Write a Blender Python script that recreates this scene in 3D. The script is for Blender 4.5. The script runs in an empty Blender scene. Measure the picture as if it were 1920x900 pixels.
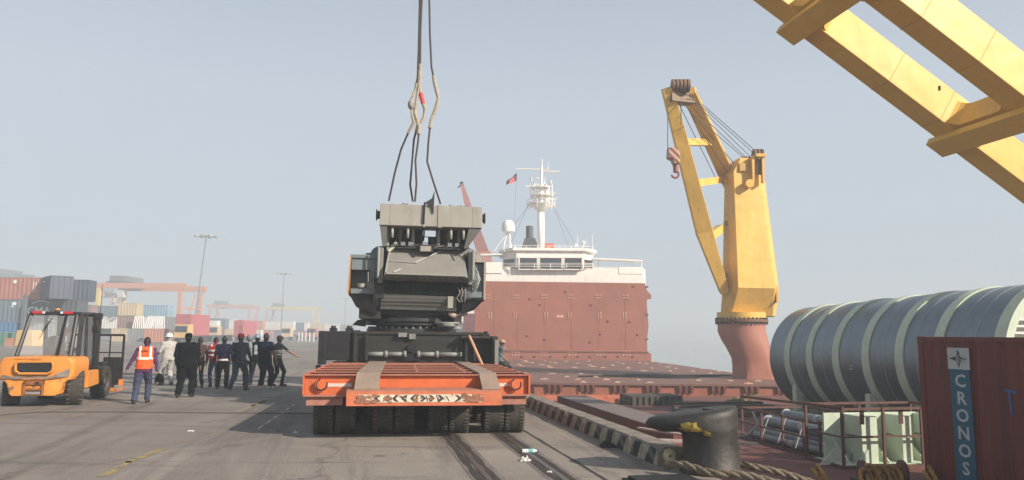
import bpy, bmesh, math, random
import numpy as np
from mathutils import Vector, Matrix, Euler, noise

sc = bpy.context.scene
COL = sc.collection
rnd = random.Random(11)

# ---------------------------------------------------------------- camera
FPX = 1387.0
CAMH = 1.75
PITCH = math.radians(7.31)
ROLL = math.radians(0.5)
cam_data = bpy.data.cameras.new('camera')
cam = bpy.data.objects.new('camera', cam_data)
COL.objects.link(cam)
cam_data.sensor_width = 36.0
cam_data.lens = FPX / 1920 * 36
cam_data.clip_start = 0.1
cam_data.clip_end = 6000
CR = Euler((math.pi / 2 + PITCH, 0, 0)).to_matrix() @ Matrix.Rotation(ROLL, 3, 'Z')
cam.matrix_world = Matrix.Translation((0, 0, CAMH)) @ CR.to_4x4()
sc.camera = cam
sc.render.resolution_x, sc.render.resolution_y = 1024, 480

# ---------------------------------------------------------------- light
SUN_EL = math.radians(29)
sun_az = Vector((0.84, -0.54)).normalized()
SUNV = Vector((sun_az.x * math.cos(SUN_EL), sun_az.y * math.cos(SUN_EL), math.sin(SUN_EL)))
sd = bpy.data.lights.new('sun', 'SUN')
sd.energy = 5.0
sd.angle = math.radians(0.6)
sd.color = (1.0, 0.89, 0.76)
sun = bpy.data.objects.new('sun', sd)
sun.rotation_euler = SUNV.to_track_quat('Z', 'Y').to_euler()
sun.location = (0, 0, 60)
COL.objects.link(sun)

world = bpy.data.worlds.new('World')
sc.world = world
world.use_nodes = True
nt = world.node_tree
nt.nodes.clear()
out = nt.nodes.new('ShaderNodeOutputWorld')
bg = nt.nodes.new('ShaderNodeBackground')
sky = nt.nodes.new('ShaderNodeTexSky')
sky.sky_type = 'NISHITA'
sky.sun_disc = False
sky.sun_elevation = SUN_EL
sky.sun_rotation = math.atan2(sun_az.x, sun_az.y)
sky.dust_density = 4.0
sky.air_density = 1.0
sky.ozone_density = 1.5
# a thin veil of mist high up: the clear sky is mixed with an even pale grey
mixn = nt.nodes.new('ShaderNodeMix')
mixn.data_type = 'RGBA'
mixn.inputs[0].default_value = 0.8
mixn.inputs[7].default_value = (5.2, 5.8, 6.5, 1)
wtc = nt.nodes.new('ShaderNodeTexCoord'); wsep = nt.nodes.new('ShaderNodeSeparateXYZ'); wmr = nt.nodes.new('ShaderNodeMapRange')
wmr.inputs[1].default_value = 0.30; wmr.inputs[2].default_value = 0.85; wmr.inputs[3].default_value = 0.84; wmr.inputs[4].default_value = 0.12   # the mist thins towards the zenith
nt.links.new(wtc.outputs['Generated'], wsep.inputs[0]); nt.links.new(wsep.outputs[2], wmr.inputs[0]); nt.links.new(wmr.outputs[0], mixn.inputs[0])
nt.links.new(sky.outputs[0], mixn.inputs[6])
nt.links.new(mixn.outputs[2], bg.inputs[0])
bg.inputs[1].default_value = 0.082
nt.links.new(bg.outputs[0], out.inputs[0])

sc.view_settings.view_transform = 'Standard'
sc.view_settings.look = 'None'
sc.view_settings.exposure = 0.55
sc.view_settings.gamma = 1.0

# ---------------------------------------------------------------- placing helpers
def ray(px, py):
    return CR @ Vector(((px - 960) / FPX, (450 - py) / FPX, -1))
def P(px, py, Y):
    d = ray(px, py); t = Y / d.y
    return Vector((d.x * t, Y, CAMH + d.z * t))
def G(px, py, z=0.0):
    d = ray(px, py); t = (z - CAMH) / d.z
    return Vector((d.x * t, d.y * t, z))
D = Vector((-0.196, 0.9806, 0)).normalized()     # along the quay
N = Vector((D.y, -D.x, 0))                        # from the quay to the water
QO = Vector((2.0, 10.35, 0))                      # near end of the kerb, quay side
QYAW = math.atan2(-D.x, D.y)
def Q(s, n, z=0.0):
    return QO + D * s + N * n + Vector((0, 0, z))
def onplane(px, py, p0, along):
    """where the sight line meets the upright plane through p0 that runs along the given direction"""
    d = ray(px, py); nn = Vector((along.y, -along.x, 0))
    o = Vector((0, 0, CAMH)); t = (p0 - o).dot(nn) / d.dot(nn)
    return o + d * t

# ---------------------------------------------------------------- mesh helper
class MB:
    def __init__(s):
        s.v = []; s.f = []; s.mi = []; s.cur = 0
    def add(s, vs, fs):
        b = len(s.v); s.v.extend([tuple(v) for v in vs])
        for f in fs:
            s.f.append([b + i for i in f]); s.mi.append(s.cur)
        return s
    def hexa(s, p):     # eight corners: bottom four, top four
        return s.add(p, [(3, 2, 1, 0), (4, 5, 6, 7), (0, 1, 5, 4), (1, 2, 6, 5), (2, 3, 7, 6), (3, 0, 4, 7)])
    def box(s, c, d, R=None):
        c = Vector(c); h = Vector(d) / 2
        pts = [Vector((x * h.x, y * h.y, z * h.z)) for z in (-1, 1) for x, y in ((-1, -1), (1, -1), (1, 1), (-1, 1))]
        if R is not None: pts = [R @ p for p in pts]
        return s.hexa([c + p for p in pts])
    def bb(s, x0, x1, y0, y1, z0, z1):
        return s.box(((x0 + x1) / 2, (y0 + y1) / 2, (z0 + z1) / 2), (x1 - x0, y1 - y0, z1 - z0))
    def beam(s, p0, p1, w, h, up=(0, 0, 1), w1=None, h1=None):
        p0 = Vector(p0); p1 = Vector(p1); a = (p1 - p0).normalized(); up = Vector(up)
        x = a.cross(up)
        if x.length < 1e-4: x = a.cross(Vector((0, 1, 0)))
        x.normalize(); z = x.cross(a)
        w1 = w if w1 is None else w1; h1 = h if h1 is None else h1
        q = []
        for p, ww, hh in ((p0, w, h), (p1, w1, h1)):
            q.append([p - x * ww / 2 - z * hh / 2, p + x * ww / 2 - z * hh / 2, p + x * ww / 2 + z * hh / 2, p - x * ww / 2 + z * hh / 2])
        return s.hexa(q[0] + q[1])
    def ring(s, c, x, y, r, n):
        return [c + x * math.cos(2 * math.pi * i / n) * r + y * math.sin(2 * math.pi * i / n) * r for i in range(n)]
    def loftrings(s, rings, cap=True):
        n = len(rings[0]); vs = [p for r in rings for p in r]; fs = []
        for k in range(len(rings) - 1):
            for i in range(n):
                j = (i + 1) % n
                fs.append((k * n + i, k * n + j, (k + 1) * n + j, (k + 1) * n + i))
        if cap:
            fs.append(tuple(range(n - 1, -1, -1))); fs.append(tuple((len(rings) - 1) * n + i for i in range(n)))
        return s.add(vs, fs)
    def cyl(s, p0, p1, r0, r1=None, n=12, cap=True):
        p0 = Vector(p0); p1 = Vector(p1); r1 = r0 if r1 is None else r1
        a = (p1 - p0).normalized(); x = a.orthogonal().normalized(); y = a.cross(x)
        return s.loftrings([s.ring(p0, x, y, r0, n), s.ring(p1, x, y, r1, n)], cap)
    def tube(s, pts, r, n=6):
        pts = [Vector(p) for p in pts]; rs = r if isinstance(r, (list, tuple)) else [r] * len(pts)
        rings = []; x = None
        for i, p in enumerate(pts):
            a = (pts[min(i + 1, len(pts) - 1)] - pts[max(i - 1, 0)]).normalized()
            x = a.orthogonal().normalized() if x is None else (x - a * x.dot(a)).normalized()
            rings.append(s.ring(p, x, a.cross(x), rs[i], n))
        return s.loftrings(rings)
    def lathe(s, prof, c=(0, 0, 0), axis=(0, 0, 1), n=16, cap=True):
        c = Vector(c); a = Vector(axis).normalized(); x = a.orthogonal().normalized(); y = a.cross(x)
        return s.loftrings([s.ring(c + a * z, x, y, max(r, 1e-4), n) for r, z in prof], cap)
    def sph(s, c, r, n=10, sc=(1, 1, 1)):
        c = Vector(c); rings = []
        m = max(4, n // 2)
        for k in range(m + 1):
            t = math.pi * k / m; rr = max(math.sin(t), 1e-3)
            rings.append([c + Vector((math.cos(2 * math.pi * i / n) * rr * r * sc[0], math.sin(2 * math.pi * i / n) * rr * r * sc[1], -math.cos(t) * r * sc[2])) for i in range(n)])
        return s.loftrings(rings)
    def prism(s, outline, O, u, v, w):   # outline in (u, v), pushed along w
        O = Vector(O); u = Vector(u); v = Vector(v); w = Vector(w); n = len(outline)
        a = [O + u * p[0] + v * p[1] for p in outline]; b = [p + w for p in a]
        fs = [tuple(range(n - 1, -1, -1)), tuple(range(n, 2 * n))] + [(i, (i + 1) % n, n + (i + 1) % n, n + i) for i in range(n)]
        return s.add(a + b, fs)
    def torus(s, c, R, r, axis=(0, 0, 1), n=20, m=8, a0=0, a1=2 * math.pi):
        c = Vector(c); a = Vector(axis).normalized(); x = a.orthogonal().normalized(); y = a.cross(x)
        pts = [c + x * math.cos(a0 + (a1 - a0) * i / n) * R + y * math.sin(a0 + (a1 - a0) * i / n) * R for i in range(n + 1)]
        return s.tube(pts, r, m)
    def build(s, name, mats, parent=None, loc=None, rotz=None, smooth=False, bevel=0, ang=40):
        me = bpy.data.meshes.new(name)
        me.from_pydata(s.v, [], s.f)
        for m in (mats if isinstance(mats, (list, tuple)) else [mats]): me.materials.append(m)
        me.polygons.foreach_set('material_index', s.mi)
        bm = bmesh.new(); bm.from_mesh(me)
        bmesh.ops.recalc_face_normals(bm, faces=bm.faces); bm.to_mesh(me); bm.free()
        if smooth:
            me.shade_smooth(); me.set_sharp_from_angle(angle=math.radians(ang))
        o = bpy.data.objects.new(name, me); COL.objects.link(o)
        if parent is not None: o.parent = parent
        if loc is not None: o.location = loc
        if rotz is not None: o.rotation_euler = (0, 0, rotz)
        if bevel:
            b = o.modifiers.new('bevel', 'BEVEL'); b.width = bevel; b.segments = 2; b.limit_method = 'ANGLE'; b.angle_limit = math.radians(40)
        return o

def thing(name, label, cat, loc=(0, 0, 0), rotz=0, group=None):
    o = bpy.data.objects.new(name, None); COL.objects.link(o)
    o.empty_display_size = 0.2
    o.location = loc; o.rotation_euler = (0, 0, rotz)
    return tag(o, label, cat, group)
def tag(o, label, cat, group=None):
    o['label'] = label; o['category'] = cat
    if group: o['group'] = group
    return o
def lab(o, label):
    o['label'] = label; return o
def kind(o, k):
    o['kind'] = k; return o
def dup_tree(root, loc, rotz, label=None):
    def cp(o, par):
        c = o.copy(); COL.objects.link(c)
        if par is not None: c.parent = par
        for ch in [x for x in kids.get(o.name, [])]: cp(ch, c)
        return c
    kids = {}
    for o in COL.objects:
        if o.parent is not None: kids.setdefault(o.parent.name, []).append(o)
    r = cp(root, None); r.location = loc; r.rotation_euler = (0, 0, rotz)
    if label: r['label'] = label
    return r

# ---------------------------------------------------------------- materials
def lin(c):
    return tuple((x / 255 / 12.92) if x / 255 <= 0.04045 else ((x / 255 + 0.055) / 1.055) ** 2.4 for x in c)
MATS = {}
def M(name, col, rough=0.6, metal=0.0, var=0.18, scale=2.0, bump=0.0, bscale=20, rust=0.0, rustcol=(0.12, 0.05, 0.025), rscale=3.0, stretch=(1, 1, 1), spec=0.4, rsharp=0.08, streak=0.0, streakcol=(0.10, 0.05, 0.03), wave=0.0):
    if name in MATS: return MATS[name]
    m = bpy.data.materials.new(name); m.use_nodes = True
    t = m.node_tree; b = t.nodes['Principled BSDF']
    b.inputs['Metallic'].default_value = metal
    b.inputs['Specular IOR Level'].default_value = spec
    tc = t.nodes.new('ShaderNodeTexCoord'); mp = t.nodes.new('ShaderNodeMapping')
    mp.inputs['Scale'].default_value = stretch
    t.links.new(tc.outputs['Object'], mp.inputs[0])
    n1 = t.nodes.new('ShaderNodeTexNoise'); n1.inputs['Scale'].default_value = scale; n1.inputs['Detail'].default_value = 8; n1.inputs['Roughness'].default_value = 0.65
    t.links.new(mp.outputs[0], n1.inputs['Vector'])
    r = t.nodes.new('ShaderNodeValToRGB')
    r.color_ramp.elements[0].position = 0.28; r.color_ramp.elements[1].position = 0.72
    r.color_ramp.elements[0].color = tuple(max(0, c * (1 - var)) for c in col) + (1,)
    r.color_ramp.elements[1].color = tuple(min(1, c * (1 + var)) for c in col) + (1,)
    t.links.new(n1.outputs[0], r.inputs[0])
    last = r.outputs[0]
    rr = t.nodes.new('ShaderNodeMapRange'); rr.inputs[3].default_value = max(0.05, rough - 0.12); rr.inputs[4].default_value = min(1, rough + 0.12)
    t.links.new(n1.outputs[0], rr.inputs[0]); rl = rr.outputs[0]
    if rust > 0:
        n2 = t.nodes.new('ShaderNodeTexNoise'); n2.inputs['Scale'].default_value = rscale; n2.inputs['Detail'].default_value = 10; n2.inputs['Roughness'].default_value = 0.7
        t.links.new(mp.outputs[0], n2.inputs['Vector'])
        c2 = t.nodes.new('ShaderNodeMapRange'); th = 0.72 - rust * 0.3
        c2.inputs[1].default_value = th; c2.inputs[2].default_value = th + rsharp
        t.links.new(n2.outputs[0], c2.inputs[0])
        mx = t.nodes.new('ShaderNodeMix'); mx.data_type = 'RGBA'; mx.inputs[7].default_value = tuple(rustcol) + (1,)
        t.links.new(c2.outputs[0], mx.inputs[0]); t.links.new(last, mx.inputs[6]); last = mx.outputs[2]
    if streak > 0:      # run-off streaks below seams and edges
        ms = t.nodes.new('ShaderNodeMapping'); ms.inputs['Scale'].default_value = (5, 5, .35); t.links.new(tc.outputs['Object'], ms.inputs[0])
        n4 = t.nodes.new('ShaderNodeTexNoise'); n4.inputs['Scale'].default_value = 1.0; n4.inputs['Detail'].default_value = 8; n4.inputs['Roughness'].default_value = .7; t.links.new(ms.outputs[0], n4.inputs['Vector'])
        c4 = t.nodes.new('ShaderNodeMapRange'); c4.inputs[1].default_value = .50; c4.inputs[2].default_value = .78; c4.inputs[4].default_value = streak; t.links.new(n4.outputs[0], c4.inputs[0])
        x4 = t.nodes.new('ShaderNodeMix'); x4.data_type = 'RGBA'; x4.inputs[7].default_value = tuple(streakcol) + (1,)
        t.links.new(c4.outputs[0], x4.inputs[0]); t.links.new(last, x4.inputs[6]); last = x4.outputs[2]
    t.links.new(last, b.inputs['Base Color']); t.links.new(rl, b.inputs['Roughness'])
    if bump > 0:
        n3 = t.nodes.new('ShaderNodeTexNoise'); n3.inputs['Scale'].default_value = bscale; n3.inputs['Detail'].default_value = 6
        t.links.new(mp.outputs[0], n3.inputs['Vector'])
        bp = t.nodes.new('ShaderNodeBump'); bp.inputs['Strength'].default_value = bump; bp.inputs['Distance'].default_value = 0.02
        t.links.new(n3.outputs[0], bp.inputs['Height']); t.links.new(bp.outputs[0], b.inputs['Normal'])
        if wave > 0:
            n5 = t.nodes.new('ShaderNodeTexNoise'); n5.inputs['Scale'].default_value = .9; n5.inputs['Detail'].default_value = 2; t.links.new(tc.outputs['Object'], n5.inputs['Vector'])
            b5 = t.nodes.new('ShaderNodeBump'); b5.inputs['Strength'].default_value = 1; b5.inputs['Distance'].default_value = wave; t.links.new(n5.outputs[0], b5.inputs['Height']); t.links.new(b5.outputs[0], bp.inputs['Normal'])
    MATS[name] = m
    return m

def text(name, s, size, mat, parent, mw, align='CENTER', ext=0.003):
    """flat lettering; mw is the local matrix (x along the line, y up the letter)"""
    cu = bpy.data.curves.new(name, 'FONT'); cu.body = s; cu.size = size; cu.align_x = align; cu.align_y = 'CENTER'; cu.extrude = ext; cu.offset = size * .022; cu.resolution_u = 2
    tmp = bpy.data.objects.new(name, cu); COL.objects.link(tmp)
    dg = bpy.context.evaluated_depsgraph_get()
    me = bpy.data.meshes.new_from_object(tmp.evaluated_get(dg))
    bpy.data.objects.remove(tmp)
    me.materials.clear(); me.materials.append(mat)
    o = bpy.data.objects.new(name, me); COL.objects.link(o); o.parent = parent; o.matrix_local = mw
    return o
def frame(o, x, y):
    x = Vector(x).normalized(); y = Vector(y).normalized(); z = x.cross(y)
    return Matrix(((x.x, y.x, z.x, o[0]), (x.y, y.y, z.y, o[1]), (x.z, y.z, z.z, o[2]), (0, 0, 0, 1)))

YEL = M('yellow_paint', (0.68, 0.42, 0.085), 0.5, var=0.10, scale=0.8, rust=0.03, rscale=5, rustcol=(0.25, 0.1, 0.03), bump=0.05, streak=.5, streakcol=(.30, .15, .05), wave=.04)
REDDECK = M('red_deck_paint', (0.175, 0.088, 0.068), 0.7, var=0.22, scale=0.9, rust=0.35, rustcol=(0.14, 0.055, 0.04), rscale=1.4, bump=0.3, bscale=14, rsharp=0.25)
REDWALL = M('red_oxide_wall', (0.30, 0.102, 0.066), 0.65, var=0.12, scale=0.35, rust=0.12, rustcol=(0.2, 0.08, 0.06), rscale=1.2, rsharp=0.2, bump=.05, streak=.55, streakcol=(.19, .08, .055), wave=.03)
DARKRED = M('dark_red_steel', (0.14, 0.04, 0.03), 0.7, var=0.35, scale=3, rust=0.3, bump=0.2)
WHITEP = M('white_ship_paint', (0.80, 0.775, 0.72), 0.45, var=0.05, scale=1, bump=.03, streak=.35, streakcol=(.42, .28, .18), wave=.03)
RUSTW = M('rusty_white', (0.5, 0.36, 0.27), 0.8, var=0.4, scale=8)
BLACK = M('black_paint', (0.014, 0.014, 0.016), 0.45, var=0.3, scale=5)
DARKM = M('dark_steel', (0.04, 0.04, 0.042), 0.5, metal=0.3, var=0.3, scale=4)
GLASSD = M('dark_window_glass', (0.03, 0.035, 0.045), 0.12, var=0.2, scale=1, spec=0.8)
CABLE = M('wire_rope_dark', (0.035, 0.028, 0.024), 0.6, var=0.3, scale=20)
WIRE = M('wire_grey', (0.1, 0.1, 0.1), 0.5, metal=0.5)
# ================================================================ ground, water, quay wall
def ground_mat():
    m = bpy.data.materials.new('worn_concrete_apron'); m.use_nodes = True
    t = m.node_tree; b = t.nodes['Principled BSDF']; L = t.links.new
    tc = t.nodes.new('ShaderNodeTexCoord')
    mp = t.nodes.new('ShaderNodeMapping'); mp.inputs['Rotation'].default_value = (0, 0, -QYAW)
    L(tc.outputs['Object'], mp.inputs[0])
    def nz(scale, detail=8, vec=None, rough=0.6, dist=0):
        n = t.nodes.new('ShaderNodeTexNoise'); n.inputs['Scale'].default_value = scale; n.inputs['Detail'].default_value = detail
        n.inputs['Roughness'].default_value = rough; n.inputs['Distortion'].default_value = dist
        L(vec or mp.outputs[0], n.inputs['Vector']); return n.outputs[0]
    def rng(v, a, bb, c=0, d=1):
        r = t.nodes.new('ShaderNodeMapRange'); r.inputs[1].default_value = a; r.inputs[2].default_value = bb; r.inputs[3].default_value = c; r.inputs[4].default_value = d
        L(v, r.inputs[0]); return r.outputs[0]
    def mix(f, a, c, mode='MIX'):
        x = t.nodes.new('ShaderNodeMix'); x.data_type = 'RGBA'; x.blend_type = mode
        if isinstance(f, float): x.inputs[0].default_value = f
        else: L(f, x.inputs[0])
        for k, q in ((6, a), (7, c)):
            if isinstance(q, tuple): x.inputs[k].default_value = q + (1,)
            else: L(q, x.inputs[k])
        return x.outputs[2]
    base = mix(rng(nz(0.25, 10, rough=0.65), 0.3, 0.7), (0.215, 0.187, 0.158), (0.36, 0.318, 0.272))
    pv = t.nodes.new('ShaderNodeTexVoronoi'); pv.distance = 'CHEBYCHEV'; pv.inputs['Scale'].default_value = 0.13; pv.inputs['Randomness'].default_value = .8; L(mp.outputs[0], pv.inputs['Vector'])
    sepc = t.nodes.new('ShaderNodeSeparateColor'); L(pv.outputs['Color'], sepc.inputs[0])
    base = mix(rng(sepc.outputs[0], 0.55, 0.57, 0, .30), base, (0.115, 0.10, 0.088))
    base = mix(rng(sepc.outputs[1], 0.7, 0.72, 0, .25), base, (0.28, 0.245, 0.21))
    st = t.nodes.new('ShaderNodeMapping'); st.inputs['Scale'].default_value = (1.0, 0.07, 1); L(mp.outputs[0], st.inputs[0])
    trk = rng(nz(0.9, 6, st.outputs[0], 0.7, 0.6), 0.50, 0.62)                 # tyre tracks along the quay
    c = mix(rng(trk, 0, 1, 0, 0.5), base, (0.075, 0.066, 0.062))
    st2 = t.nodes.new('ShaderNodeMapping'); st2.inputs['Scale'].default_value = (0.12, 1.0, 1); L(tc.outputs['Object'], st2.inputs[0])
    c = mix(rng(nz(1.3, 6, st2.outputs[0], 0.7, 0.8), 0.55, 0.66, 0, 0.5), c, (0.085, 0.074, 0.066))
    c = mix(rng(nz(0.7, 9, rough=0.75), 0.60, 0.66, 0, 0.7), c, (0.05, 0.045, 0.042))   # oil
    c = mix(rng(nz(6, 6), 0.62, 0.75, 0, 0.5), c, (0.30, 0.27, 0.24))
    c = mix(rng(nz(45, 5), 0.38, 0.62, 0, 0.5), c, (0.10, 0.09, 0.08))
    vo = t.nodes.new('ShaderNodeTexVoronoi'); vo.feature = 'DISTANCE_TO_EDGE'; vo.inputs['Scale'].default_value = 0.22
    dv = t.nodes.new('ShaderNodeVectorMath'); dv.operation = 'ADD'
    nn = t.nodes.new('ShaderNodeTexNoise'); nn.inputs['Scale'].default_value = 1.5; nn.inputs['Detail'].default_value = 6
    L(mp.outputs[0], nn.inputs['Vector']); L(mp.outputs[0], dv.inputs[0]); L(nn.outputs['Color'], dv.inputs[1]); L(dv.outputs[0], vo.inputs['Vector'])
    c = mix(rng(vo.outputs[0], 0.003, 0.014, 0.30, 0), c, (0.04, 0.035, 0.03))
    L(c, b.inputs['Base Color'])
    L(rng(nz(0.8), 0.3, 0.7, 0.62, 0.92), b.inputs['Roughness'])
    b.inputs['Specular IOR Level'].default_value = 0.3
    bp = t.nodes.new('ShaderNodeBump'); bp.inputs['Strength'].default_value = 0.45; bp.inputs['Distance'].default_value = 0.02
    L(nz(25, 8), bp.inputs['Height']); L(bp.outputs[0], b.inputs['Normal'])
    return m
GROUND = ground_mat()
CONC = M('quay_concrete', (0.24, 0.215, 0.185), 0.85, var=0.3, scale=2.5, bump=0.4, bscale=18)
g = MB(); ED = 0.42
g.add([Q(-300, -2600), Q(-300, ED), Q(2600, ED), Q(2600, -2600)], [(0, 1, 2, 3)])
kind(g.build('quay_ground', GROUND), 'structure')
g = MB(); g.add([Q(-300, ED, 0), Q(-300, ED, -7), Q(2600, ED, -7), Q(2600, ED, 0)], [(0, 1, 2, 3)])
kind(g.build('quay_wall', CONC), 'structure')
WATER = M('harbour_water', (0.26, 0.28, 0.28), 0.15, var=0.2, scale=0.1, bump=0.15, bscale=0.8, spec=0.5)  # grey lightened in place of haze, to blend the far edge
g = MB(); g.add([Q(-300, ED, -4.5), Q(-300, 2600, -4.5), Q(2600, 2600, -4.5), Q(2600, ED, -4.5)], [(0, 1, 2, 3)])
kind(g.build('water', WATER), 'structure')

# crane rails let into the apron
RAILST = M('rail_steel', (0.16, 0.13, 0.11), 0.45, metal=0.6, var=0.3, scale=6)
GROOVE = M('groove_dirt', (0.035, 0.03, 0.027), 0.95, var=0.5, scale=5, bump=0.4)
CHANNEL = M('rail_channel_concrete', (0.15, 0.13, 0.115), 0.8, var=0.35, scale=3, bump=0.3)
def wob_strip(mb, n0, n1, z, s0=-12, s1=120, amp=0.02, step=0.35, seed=0):
    k = int((s1 - s0) / step); vs = []; fs = []
    for i in range(k + 1):
        s_ = s0 + i * step
        a = amp * (noise.noise(Vector((s_ * 1.9, seed, 0)))) * 2; b = amp * (noise.noise(Vector((s_ * 1.7, seed, 9)))) * 2
        vs += [Q(s_, n0 + a, z), Q(s_, n1 + b, z)]
        if i: fs.append((2 * i - 2, 2 * i - 1, 2 * i + 1, 2 * i))
    mb.add(vs, fs)
for k, nc in enumerate((-2.42, -1.50)):
    rt = kind(bpy.data.objects.new('crane_rail', None), 'structure'); COL.objects.link(rt)
    a = MB(); a.add([Q(-12, nc - 0.20, 0.004), Q(-12, nc + 0.20, 0.004), Q(150, nc + 0.20, 0.004), Q(150, nc - 0.20, 0.004)], [(0, 1, 2, 3)]); a.build('rail_channel', CHANNEL, rt)
    a = MB(); wob_strip(a, nc - 0.15, nc - 0.055, 0.008, seed=k * 3); wob_strip(a, nc + 0.05, nc + 0.13, 0.008, seed=k * 3 + 1); a.build('rail_groove', GROOVE, rt)
    a = MB(); a.add([Q(-12, nc - 0.035, 0.012), Q(-12, nc + 0.035, 0.012), Q(150, nc + 0.035, 0.012), Q(150, nc - 0.035, 0.012)], [(0, 1, 2, 3)]); a.build('rail_head', RAILST, rt)
# expansion joint along the apron
a = MB(); wob_strip(a, -1.03, -0.98, 0.004, s1=90, amp=0.012, seed=20);
kind(a.build('expansion_joint', GROOVE), 'structure')

# faded yellow lines on the apron (broken where the paint has gone)
YLINE = M('faded_yellow_line', (0.30, 0.22, 0.09), 0.85, var=0.25, scale=4, rust=0.75, rustcol=(0.18, 0.155, 0.13), rscale=5, rsharp=0.1)
def line(p0, p1, w, mat=YLINE, name='painted_line'):
    a = G(*p0); b = G(*p1); d = (b - a).normalized(); n_ = Vector((d.y, -d.x, 0)) * w / 2
    m = MB(); k = 14; vs = []; fs = []
    for i in range(k + 1):
        p = a + (b - a) * i / k; ww = 0.6 + 0.5 * rnd.random()
        vs += [p + n_ * ww + Vector((0, 0, 0.004)), p - n_ * ww + Vector((0, 0, 0.004))]
        if i and rnd.random() < 0.85: fs.append((2 * i - 2, 2 * i - 1, 2 * i + 1, 2 * i))
    m.add(vs, fs); kind(m.build(name, mat), 'structure')
line((185, 897), (245, 865), 0.13); line((235, 868), (310, 840), 0.12)
line((130, 782), (172, 774), 0.14); line((440, 775), (505, 748), 0.12)
line((470, 762), (515, 745), 0.10); line((0, 786), (40, 780), 0.12); line((330, 828), (352, 827), 0.12)

# cables lying on the apron
def cable(name, label, pix, r, mat=BLACK):
    pts = []
    for i in range(len(pix) - 1):
        a = G(*pix[i]); b = G(*pix[i + 1])
        for k in range(5):
            t_ = k / 5; pts.append(a.lerp(b, t_) + Vector((0, 0.03 * noise.noise(Vector((pix[i][0] * .1 + t_ * 3, 0, 5))), r)))
    pts.append(G(*pix[-1]) + Vector((0, 0, r)))
    return tag(MB().tube(pts, r, 6).build(name, mat, smooth=True), label, 'cable')
cable('ground_cable', 'long thin black cable lying across the apron behind the forklift', [(-60, 781), (0, 779), (40, 776), (70, 773.5), (200, 773), (420, 775), (585, 776)], 0.009, M('cable_dusty', (.06, .05, .045), .8))

# ---------------------------------------------------------------- striped kerb on the quay edge
def kerb_mat():
    m = bpy.data.materials.new('striped_kerb_paint'); m.use_nodes = True
    t = m.node_tree; b = t.nodes['Principled BSDF']; L = t.links.new
    tc = t.nodes.new('ShaderNodeTexCoord'); sp = t.nodes.new('ShaderNodeSeparateXYZ'); L(tc.outputs['Object'], sp.inputs[0])
    n1 = t.nodes.new('ShaderNodeTexNoise'); n1.inputs['Scale'].default_value = 9; n1.inputs['Detail'].default_value = 8; L(tc.outputs['Object'], n1.inputs['Vector'])
    def mt(op, a, c=None):
        x = t.nodes.new('ShaderNodeMath'); x.operation = op
        for i, q in enumerate((a, c)):
            if q is None: continue
            if isinstance(q, (int, float)): x.inputs[i].default_value = q
            else: L(q, x.inputs[i])
        return x.outputs[0]
    v = mt('ADD', sp.outputs[1], mt('MULTIPLY', sp.outputs[2], 0.55))
    v = mt('ADD', v, mt('MULTIPLY', n1.outputs[0], 0.07))
    fr = mt('FRACT', mt('DIVIDE', mt('ADD', v, 10.0), 0.6))
    st = mt('GREATER_THAN', fr, 0.5)
    n2 = t.nodes.new('ShaderNodeTexNoise'); n2.inputs['Scale'].default_value = 5; n2.inputs['Detail'].default_value = 10; L(tc.outputs['Object'], n2.inputs['Vector'])
    mx = t.nodes.new('ShaderNodeMix'); mx.data_type = 'RGBA'; mx.inputs[6].default_value = (0.035, 0.032, 0.03, 1); mx.inputs[7].default_value = (0.38, 0.33, 0.235, 1)
    L(st, mx.inputs[0])
    # worn away on the top and in patches
    ge = t.nodes.new('ShaderNodeNewGeometry'); sn = t.nodes.new('ShaderNodeSeparateXYZ'); L(ge.outputs['Normal'], sn.inputs[0])
    wear = mt('MAXIMUM', mt('MULTIPLY', mt('GREATER_THAN', sn.outputs[2], 0.5), 0.9), mt('MULTIPLY', mt('GREATER_THAN', n2.outputs[0], 0.58), 0.6))
    m2 = t.nodes.new('ShaderNodeMix'); m2.data_type = 'RGBA'; m2.inputs[7].default_value = (0.215, 0.19, 0.165, 1); L(mx.outputs[2], m2.inputs[6]); L(wear, m2.inputs[0])
    m3 = t.nodes.new('ShaderNodeMix'); m3.data_type = 'RGBA'; m3.blend_type = 'MULTIPLY'; m3.inputs[0].default_value = 0.6; L(m2.outputs[2], m3.inputs[6])
    cr = t.nodes.new('ShaderNodeValToRGB'); cr.color_ramp.elements[0].position = .3; cr.color_ramp.elements[1].position = .65; cr.color_ramp.elements[0].color = (.4, .38, .36, 1); L(n1.outputs[0], cr.inputs[0]); L(cr.outputs[0], m3.inputs[7])
    L(m3.outputs[2], b.inputs['Base Color']); b.inputs['Roughness'].default_value = 0.85
    bp = t.nodes.new('ShaderNodeBump'); bp.inputs['Strength'].default_value = 0.5; bp.inputs['Distance'].default_value = 0.02; L(n2.outputs[0], bp.inputs['Height']); L(bp.outputs[0], b.inputs['Normal'])
    return m
KERB = kerb_mat()
kerb = kind(bpy.data.objects.new('kerb', None), 'structure'); COL.objects.link(kerb)
kme = []
for q in range(4):      # four block shapes, each chipped differently
    b = MB(); n_ = 8; rings = []
    for i in range(n_ + 1):
        y = 1.188 * i / n_; c = [0.012 * noise.noise(Vector((i * 1.3, q * 7, k * 3))) for k in range(6)]
        ch = 0.03 if rnd.random() < 0.75 else 0.07
        prof = [(0, 0), (0.015 + c[0], 0.17), (0.03 + c[1], 0.25 - ch + c[2]), (0.03 + ch + c[3], 0.25 + c[4] * .4), (0.36, 0.25 + c[5] * .4), (0.38, 0.22), (0.38, 0)]
        rings.append([Vector((p[0], y, p[1])) for p in prof])
    b.loftrings(rings); o = b.build('kerb_block', KERB, kerb); kme.append(o.data)
    if q: bpy.data.objects.remove(o)
    else: first = o
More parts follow.
